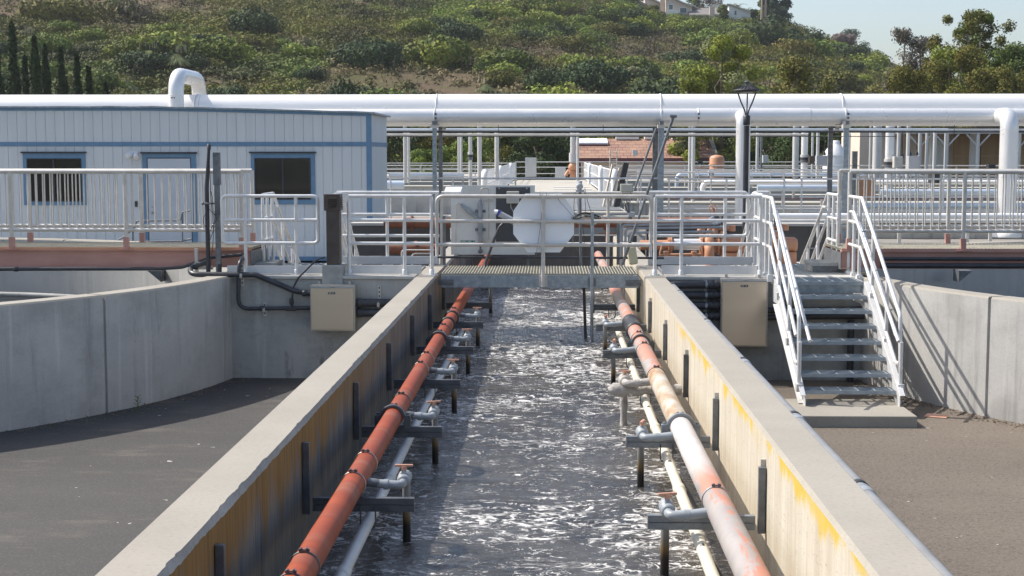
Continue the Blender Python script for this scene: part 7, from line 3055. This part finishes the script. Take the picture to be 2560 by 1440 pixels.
TREES = [
    ('leafy_tree', 'bright green leafy tree standing above the lamp post', 1805, 92, 104, 3.5, 'fresh', 41, dict(K=56, per=170, leaf=0.24, clump=(0.6, 1.15), acc='grey', low=0.12)),
    ('leafy_tree', 'lower grey green tree left of the lamp post tree', 1725, 190, 101, 2.1, 'fresh', 42, dict(K=26, per=110, leaf=0.28, clump=(0.5, 0.9), acc='grey', low=0.1)),
    ('willow_tree', 'golden drooping tree between the lamp post and the eucalypts', 1985, 128, 112, 2.4, 'gold', 43, dict(K=30, per=110, leaf=0.30, clump=(0.6, 1.1), acc='olive', low=0.2, droop=1.2, bark='bark_pale')),
    ('willow_tree', 'small golden drooping tree beside the larger one', 2065, 190, 110, 1.7, 'gold', 44, dict(K=16, per=90, leaf=0.28, clump=(0.5, 0.9), acc='olive', low=0.2, droop=1.2, bark='bark_pale')),
    ('eucalyptus', 'tallest eucalyptus with open crown against the sky', 2450, 24, 132, 4.3, 'olive', 45, dict(K=90, per=95, leaf=0.27, clump=(0.45, 0.95), acc='fresh', low=0.3, droop=0.5, bark='bark_pale', trunk=0.3)),
    ('eucalyptus', 'broad olive eucalyptus with a bare forked limb', 2370, 112, 126, 5.0, 'olive', 46, dict(K=90, per=130, leaf=0.26, clump=(0.6, 1.25), acc='fresh', low=0.2, droop=0.6, bark='bark_pale', trunk=0.28, lean=(1.0, 0))),
    ('eucalyptus', 'dense dark eucalyptus at the edge of the view', 2550, 105, 122, 4.0, 'green', 47, dict(K=80, per=130, leaf=0.26, clump=(0.6, 1.2), acc='olive', low=0.15, droop=0.5, bark='bark_pale', trunk=0.28)),
    ('eucalyptus', 'rounded olive eucalyptus low before the hill', 2262, 160, 120, 3.0, 'olive', 48, dict(K=46, per=150, leaf=0.25, clump=(0.6, 1.1), low=0.12, droop=0.6, bark='bark_pale')),
    ('eucalyptus', 'dark eucalyptus filling the gap below the tallest one', 2480, 165, 118, 4.4, 'olive', 49, dict(K=70, per=130, leaf=0.26, clump=(0.7, 1.2), acc='olive', low=0.1, droop=0.5, bark='bark_pale')),
    ('dead_tree', 'greyish half bare tree behind the olive eucalyptus', 2258, 70, 140, 2.0, (0.155, 0.14, 0.105), 50, dict(K=26, per=55, leaf=0.28, clump=(0.6, 1.1), low=0.35, bark='bark')),
    ('dead_tree', 'purplish dry tree next to the half bare one', 2315, 92, 142, 2.4, (0.14, 0.125, 0.10), 51, dict(K=24, per=60, leaf=0.28, clump=(0.6, 1.1), low=0.4, bark='bark')),
    ('eucalyptus', 'thin topped eucalyptus peeping over the dry tree', 2345, 84, 138, 1.7, 'olive', 52, dict(K=18, per=55, leaf=0.30, clump=(0.5, 0.9), low=0.5, droop=0.5, bark='bark_pale')),
    ('ridge_tree', 'hazy umbrella shaped tree on the far ridge', 2138, 74, 430, 4.6, 'blue', 53, dict(K=16, per=90, leaf=0.7, clump=(1.6, 2.6), low=0.55, trunk=0.35)),
    ('ridge_tree', 'hazy rounded tree on the far ridge below the umbrella one', 2160, 104, 440, 4.4, 'blue', 54, dict(K=18, per=90, leaf=0.7, clump=(1.6, 2.6), low=0.2, trunk=0.35)),
    ('dead_tree', 'bare purplish tree at the shoulder of the hill', 2108, 84, 330, 3.6, (0.17, 0.135, 0.12), 55, dict(K=20, per=60, leaf=0.45, clump=(0.8, 1.5), low=0.3)),
    ('dark_tree', 'dark tree mass seen under the rack beside the trailer end', 1000, 300, 106, 2.2, 'dark', 56, dict(K=22, per=120, leaf=0.28, clump=(0.7, 1.2), acc='olive', low=0.05)),
    ('dark_tree', 'olive tree under the rack between rack post and walkway', 1090, 305, 107, 2.2, 'olive', 57, dict(K=22, per=120, leaf=0.28, clump=(0.7, 1.2), acc='fresh', low=0.05)),
    ('lime_bush', 'lime green bushes under the rack', 1150, 355, 99, 1.7, 'lime', 58, dict(K=18, per=120, leaf=0.22, clump=(0.5, 0.85), acc='fresh', low=0.05)),
    ('lime_bush', 'lime green bush close to the rack post', 1060, 375, 98, 1.4, 'lime', 59, dict(K=16, per=120, leaf=0.22, clump=(0.45, 0.8), acc='fresh', low=0.05)),
    ('dark_tree', 'mid green tree under the rack before the tiled roof', 1255, 310, 106, 2.2, 'green', 60, dict(K=22, per=120, leaf=0.28, clump=(0.7, 1.2), acc='olive', low=0.05)),
    ('dark_tree', 'very dark tree at the end of the walkway', 1350, 315, 104, 2.3, 'dark', 61, dict(K=26, per=120, leaf=0.28, clump=(0.7, 1.2), low=0.05)),
    ('dark_tree', 'dark tree close behind the tiled building', 1420, 325, 108, 1.8, 'dark', 62, dict(K=18, per=120, leaf=0.28, clump=(0.7, 1.2), low=0.05)),
    ('dark_tree', 'dark tree beyond the gable of the tiled building', 1830, 318, 107, 2.2, 'dark', 63, dict(K=22, per=120, leaf=0.28, clump=(0.7, 1.2), acc='green', low=0.05)),
    ('bare_limbed_tree', 'tree with bare pale branches under the pipe rack', 1960, 322, 92, 1.9, 'dark', 64, dict(K=20, per=110, leaf=0.26, clump=(0.6, 1.0), low=0.45, bark='bark_pale', vis_limbs=10, trunk=0.16)),
    ('dark_tree', 'dark tree behind the bare branched one', 1925, 322, 110, 2.6, 'dark', 65, dict(K=26, per=120, leaf=0.28, clump=(0.7, 1.2), acc='green', low=0.05)),
    ('dark_tree', 'dark tree behind the white plastic tank', 2060, 320, 110, 2.8, 'dark', 66, dict(K=26, per=120, leaf=0.28, clump=(0.7, 1.2), acc='green', low=0.05)),
    ('dark_tree', 'dark tree beyond the blue grey rack post', 2145, 320, 108, 2.6, 'dark', 67, dict(K=26, per=120, leaf=0.28, clump=(0.7, 1.2), low=0.05)),
    ('dark_tree', 'leafy dark tree behind the middle of the tiled roof', 1560, 330, 116, 3.0, 'green', 68, dict(K=26, per=120, leaf=0.30, clump=(0.8, 1.3), acc='olive', low=0.1)),
    ('dark_tree', 'leafy olive tree behind the far end of the tiled roof', 1700, 328, 116, 3.0, 'olive', 69, dict(K=26, per=120, leaf=0.30, clump=(0.8, 1.3), acc='dark', low=0.1)),
]
for nm, lab, px, yt, Y, spread, col, seed, kw in TREES:
    base, h = tree_at(px, yt, Y)
    limb_tree(nm, lab, base, h, spread, col, seed, **kw)

# ---- houses on the hill top
YHH = 352.0


def house(label, x0, x1, ybase, yeave, yridge, mat, roof_over=0.5, win=(), chimney=None, shed=0, dy=0.0, balcony=None, depth=9.0):
    Y = YHH + dy
    p0, p1 = at(x0, ybase, Y), at(x1, ybase, Y)
    ze, zr = at(x0, yeave, Y).z, at(x0, yridge, Y + depth / 2).z
    root = thing('hill_house', label, 'house', ((p0.x + p1.x) / 2, Y, p0.z), 'houses on the hill top')
    b = MB()
    b.box(p0.x, Y, p0.z - 3, p1.x, Y + depth, ze)
    if shed:
        xa_, xb_ = (p0.x, p1.x) if shed > 0 else (p1.x, p0.x)
        b.add([(xa_, Y - 0.0, ze), (xb_, Y, ze), (xa_, Y, zr - 0.25), (xa_, Y + depth, ze), (xb_, Y + depth, ze), (xa_, Y + depth, zr - 0.25)], [(0, 1, 2), (3, 5, 4), (0, 2, 5, 3)])
    b.build('wall', mat, root)
    b = MB()
    t = 0.22
    o = roof_over
    if shed:
        b.add([(xa_ - (o if shed > 0 else -o), Y - o, zr), (xb_ + (o if shed > 0 else -o), Y - o, ze + 0.02), (xb_ + (o if shed > 0 else -o), Y + depth + o, ze + 0.02), (xa_ - (o if shed > 0 else -o), Y + depth + o, zr),
               (xa_ - (o if shed > 0 else -o), Y - o, zr - t), (xb_ + (o if shed > 0 else -o), Y - o, ze + 0.02 - t), (xb_ + (o if shed > 0 else -o), Y + depth + o, ze + 0.02 - t), (xa_ - (o if shed > 0 else -o), Y + depth + o, zr - t)],
              [(0, 1, 2, 3), (7, 6, 5, 4), (0, 4, 5, 1), (1, 5, 6, 2), (2, 6, 7, 3), (3, 7, 4, 0)])
    else:
        xm_ = depth / 2
        b.add([(p0.x - o, Y - o, ze - 0.1), (p1.x + o, Y - o, ze - 0.1), (p1.x + o, Y + xm_, zr), (p0.x - o, Y + xm_, zr), (p0.x - o, Y + depth + o, ze - 0.1), (p1.x + o, Y + depth + o, ze - 0.1),
               (p0.x - o, Y - o, ze - 0.1 - t), (p1.x + o, Y - o, ze - 0.1 - t)], [(0, 1, 2, 3), (3, 2, 5, 4), (0, 6, 7, 1), (0, 3, 4), (1, 5, 2)])
    rf = b.build('roof', M['roof_grey'], root)
    b = MB()
    if shed:
        b.bar((xa_, Y - o - 0.06, zr - 0.1), (xb_, Y - o - 0.06, ze - 0.08), 0.1, 0.28)
    else:
        b.box(p0.x - o, Y - o - 0.07, ze - 0.34, p1.x + o, Y - o - 0.005, ze - 0.08)
    b.build('fascia', M['roof_trim'], rf)
    for (wx0, wy0, wx1, wy1) in win:
        q0, q1 = at(wx0, wy1, Y), at(wx1, wy0, Y)
        b = MB()
        b.box(q0.x - 0.12, Y - 0.06, q0.z - 0.12, q1.x + 0.12, Y - 0.005, q1.z + 0.12)
        w_ = b.build('window', M['white_vinyl'], root)
        b = MB()
        b.box(q0.x, Y - 0.09, q0.z, q1.x, Y - 0.065, q1.z)
        b.build('pane', M['glass_house'], w_)
    if chimney:
        q0, q1 = at(chimney[0], 60, Y - 0.8), at(chimney[1], 60, Y - 0.8)
        b = MB()
        b.box(q0.x, Y - 0.85, p0.z - 1, q1.x, Y - 0.01, at(0, chimney[2], Y).z)
        b.build('chimney', mat, root)
    if balcony:
        q0, q1 = at(balcony[0], balcony[2], Y - 1.2), at(balcony[1], balcony[3], Y - 1.2)
        b = MB()
        b.box(q0.x, Y - 1.3, q1.z, q1.x, Y - 1.2, q0.z)
        b.box(q0.x, Y - 1.195, q1.z - 0.15, q1.x, Y - 0.01, q1.z + 0.02)
        b.build('balcony', M['stucco_white'], root)
    return root


house('beige townhouse half hidden by a shrub at the start of the row', 1588, 1612, 34, 12, -2, M['stucco'], win=((1594, 18, 1606, 30),), shed=1)
house('beige townhouse with chimney and white balcony', 1612, 1668, 50, 14, -6, M['stucco'], chimney=(1650, 1662, -6), shed=1, dy=2)
house('tall beige townhouse with wide grey roof and upper window', 1664, 1730, 52, 16, -8, M['stucco'], win=((1700, 20, 1716, 32), (1672, 12, 1682, 24)), balcony=(1667, 1695, 26, 38), dy=-1, shed=1)
house('low beige house with chimney and broad roof', 1728, 1816, 56, 36, 20, M['stucco'], win=((1795, 43, 1806, 50),), chimney=(1774, 1786, 22), dy=-3)
house('beige house end wall with arched light patch behind the low house', 1726, 1750, 50, 24, 14, M['stucco'], dy=1, shed=1, balcony=(1726, 1746, 30, 38))
house('white stucco house with slanted roof', 1822, 1876, 58, 30, 14, M['stucco_white'], win=((1836, 27, 1841, 37),), dy=-2, shed=1)
house('white house gable rising behind the low beige house', 1768, 1800, 40, 20, 9, M['stucco_white'], dy=10, shed=-1)
b = MB()
p0, p1 = at(1806, 62, 348), at(1905, 66, 348)
b.box(p0.x, 348, p0.z - 2.5, p1.x, 348.15, p0.z + 0.35)
tag(b.build('garden_fence', M['rust']), 'low reddish garden fence on the hill top below the white house', 'fence')

HT = [
    ('conifer', 'large dark conifer on the hill top beside two bare trunks', 1938, -46, 345, 3.6, (0.030, 0.060, 0.035), 80, dict(K=40, per=100, leaf=0.6, clump=(0.9, 1.6), low=0.02, trunk=0.35)),
    ('conifer', 'green conifer behind the bare trunks on the hill top', 1912, -40, 350, 3.2, 'green', 81, dict(K=34, per=100, leaf=0.6, clump=(0.9, 1.6), low=0.05, trunk=0.3)),
    ('garden_tree', 'garden tree in front of the white house', 1809, 12, 344, 1.5, 'green', 82, dict(K=14, per=70, leaf=0.45, clump=(0.6, 1.0), low=0.3, trunk=0.15)),
    ('garden_tree', 'bare twiggy tree behind the low beige house', 1755, -22, 368, 4.2, (0.13, 0.105, 0.085), 83, dict(K=26, per=40, leaf=0.4, clump=(0.9, 1.6), low=0.3)),
    ('garden_tree', 'second bare twiggy tree behind the houses', 1785, -18, 372, 4.0, (0.14, 0.11, 0.09), 84, dict(K=26, per=40, leaf=0.4, clump=(0.9, 1.6), low=0.3)),
    ('garden_tree', 'leafy tree behind the tall beige townhouse', 1735, -12, 370, 2.8, 'green', 85, dict(K=20, per=80, leaf=0.5, clump=(0.9, 1.5), low=0.2)),
    ('garden_tree', 'dark tree left of the townhouses', 1560, -20, 348, 3.2, 'dark', 86, dict(K=24, per=90, leaf=0.5, clump=(0.9, 1.6), low=0.05)),
    ('garden_shrub', 'round hedge shrub in front of the tall beige townhouse', 1684, 42, 343, 1.6, 'lime', 87, dict(K=12, per=80, leaf=0.4, clump=(0.5, 0.8), low=0.05, trunk=0.08)),
    ('garden_shrub', 'big grey green shrub covering the first townhouse', 1632, 14, 340, 2.4, 'olive', 88, dict(K=18, per=90, leaf=0.45, clump=(0.8, 1.3), low=0.0, trunk=0.1)),
    ('garden_shrub', 'dark rounded shrub beneath the white house', 1868, 52, 340, 2.0, 'green', 89, dict(K=14, per=90, leaf=0.45, clump=(0.7, 1.1), low=0.0, trunk=0.1)),
    ('garden_shrub', 'dark shrub between the white house and the conifer', 1888, 24, 352, 1.6, 'dark', 90, dict(K=12, per=90, leaf=0.45, clump=(0.7, 1.1), low=0.0, trunk=0.1)),
]
for nm, lab, px, yt, Y, spread, col, seed, kw in HT:
    p = at(px, yt, Y)
    z0 = float(hill_z(np.array(p.x), np.array(Y))) - 0.5
    limb_tree(nm, lab, (p.x, Y, z0), max(2.0, p.z - z0), spread, col, seed, group='garden plants on the hill top', **kw)
for px, lab in ((1903, 'bare tall trunk on the hill top, closer to the white house'), (1912, 'bare tall trunk on the hill top, closer to the dark conifer')):
    q = at(px, 62, 340)
    b = MB()
    b.tube([(q.x, 340, q.z - 2), (q.x + 0.1, 340, q.z + 3), (q.x + 0.15, 340, at(px, -40, 340).z)], [0.32, 0.27, 0.2], 8)
    tag(b.build('bare_tree', M['bark_pale']), lab, 'tree')


def palm(label, px, ytop, Y):
    p = at(px, ytop + 10, Y)
    z0 = float(hill_z(np.array(p.x), np.array(Y)))
    root = thing('palm_tree', label, 'palm', (p.x, Y, z0), 'palms behind the white house')
    b = MB()
    b.tube([(p.x, Y, z0), (p.x, Y, p.z)], [0.25, 0.18], 8)
    b.build('trunk', M['bark'], root)
    r = np.random.default_rng(int(px))
    vs, cols = [], []
    for k in range(15):
        a = r.uniform(0, 6.28)
        el = r.uniform(0.1, 1.1)
        L = r.uniform(1.8, 2.5)
        for j in range(14):
            s = (j + 1) / 14
            c = np.array([math.cos(a) * L * s, math.sin(a) * L * s, p.z - z0 + L * (math.sin(el) * s - 0.75 * s * s)])
            for sd in (-1, 1):
                d = np.array([-math.sin(a) * sd, math.cos(a) * sd, -0.6]) * 0.45 * (1 - 0.4 * s)
                w = np.array([math.cos(a), math.sin(a), 0]) * 0.07
                vs += [c - w, c + d, c + w, c + d * 0.4]
                cols.append(PAL['green'] * (0.8 + 0.5 * r.random()))
    leaf_object('fronds', np.array(vs), np.array(cols), root, np.tile((0.0, 0.0, 1.0), (len(cols), 1)))


palm('palm with drooping fronds behind the white house', 1846, 4, 366)
palm('smaller palm close to the drooping one behind the white house', 1866, 14, 368)

# ---- pampas tufts on the hill
ptv = None


def pampas(px, py, Y, s, lab):
    global ptv
    p = at(px, py, Y)
    z0 = float(hill_z(np.array(p.x), np.array(Y)))
    if ptv is None:
        r = np.random.default_rng(9)
        vs, cols = [], []
        for k in range(700):
            a = r.uniform(0, 6.28)
            sp = r.uniform(0.1, 1.0)
            d = np.array([math.cos(a), math.sin(a), 0])
            o = d * 0.2 * r.random()
            m_ = o + d * sp * 0.45 + np.array([0, 0, 1.25 - 0.45 * sp])
            e = o + d * sp * 1.25 + np.array([0, 0, 1.25 - 1.0 * sp])
            w = np.array([-math.sin(a), math.cos(a), 0]) * 0.035
            vs += [o - w, m_ - w, m_ + w, o + w, m_ - w, e, e, m_ + w]
            c = PAL['grey'] * (0.5 + 0.9 * r.random())
            cols += [c, c]
        for k in range(7):
            a = r.uniform(0, 6.28)
            d = np.array([math.cos(a), math.sin(a), 0]) * r.uniform(0.1, 0.9)
            t_ = d + np.array([0, 0, 1.75 + 0.3 * r.random()])
            w = np.array([0.035, 0, 0])
            vs += [t_ - w - [0, 0, .45], t_ + [0, 0, .1], t_ + w - [0, 0, .45], t_ - [0, 0, .6]]
            cols.append(np.array((0.30, 0.26, 0.19)))
        ptv = (np.array(vs), np.array(cols))
        o = leaf_object('pampas_tuft', ptv[0], ptv[1], None, np.tile((0.0, -0.3, 0.95), (len(ptv[1]), 1)))
        pampas.o = o
    else:
        o = pampas.o.copy()
        C.objects.link(o)
    tag(o, lab, 'pampas grass', 'pampas tufts on the hillside')
    o.location = (p.x, Y, z0 - 0.1)
    o.scale = (s, s, s)
    o.rotation_euler = (0, 0, px)


for px, Y, s in ((85, 190, 1.7), (375, 182, 1.6), (440, 178, 1.9), (700, 132, 1.2), (960, 122, 1.1), (1215, 168, 1.2), (560, 165, 1.2), (330, 160, 1.1)):
    u = (px - 1373) / FPX
    z = float(hill_z(np.array(u * Y), np.array(Y)))
    py = 382 - (z - EYE.z) / Y * FPX
    pampas(px, py, Y, s, 'pale tuft of pampas grass with plumes on the hillside')

# far blue ridge
xs = np.linspace(40, 330, 60)
v, f = [], []
for k, x in enumerate(xs):
    zt = EYE.z + (382 - np.interp(1373 + FPX * x / 900, [1900, 2120, 2250, 2320, 2700], [120, 128, 172, 190, 215])) / FPX * 900 + 2.5 * float(fbm(x * 0.05, 1.0, 3, 4) - 0.5)
    v += [(x, 900, -5), (x, 900 + 0, zt), (x, 960, zt - 6), (x, 1100, -5)]
for k in range(len(xs) - 1):
    for j in range(3):
        f.append((k * 4 + j, k * 4 + 4 + j, k * 4 + 5 + j, k * 4 + 1 + j))
b = MB()
b.add(v, f, True)
tag(b.build('far_hill', M['hill']), 'far hazy ridge', kind='structure')

# ================================================================== HAZE
hz = NT('haze_air')
hz.t.nodes.remove(hz.b)
pv = hz.t.nodes.new('ShaderNodeVolumePrincipled')
pv.inputs['Color'].default_value = (0.92, 0.95, 1.0, 1)
pv.inputs['Density'].default_value = 0.00016
pv.inputs['Anisotropy'].default_value = 0.2
hz.link(pv.outputs[0], hz.t.nodes['Material Output'].inputs['Volume'])
b = MB()
b.box(-700, -60, -9, 700, 1600, 95)
tag(b.build('haze', hz.m), 'thin summer haze in the air', kind='stuff')
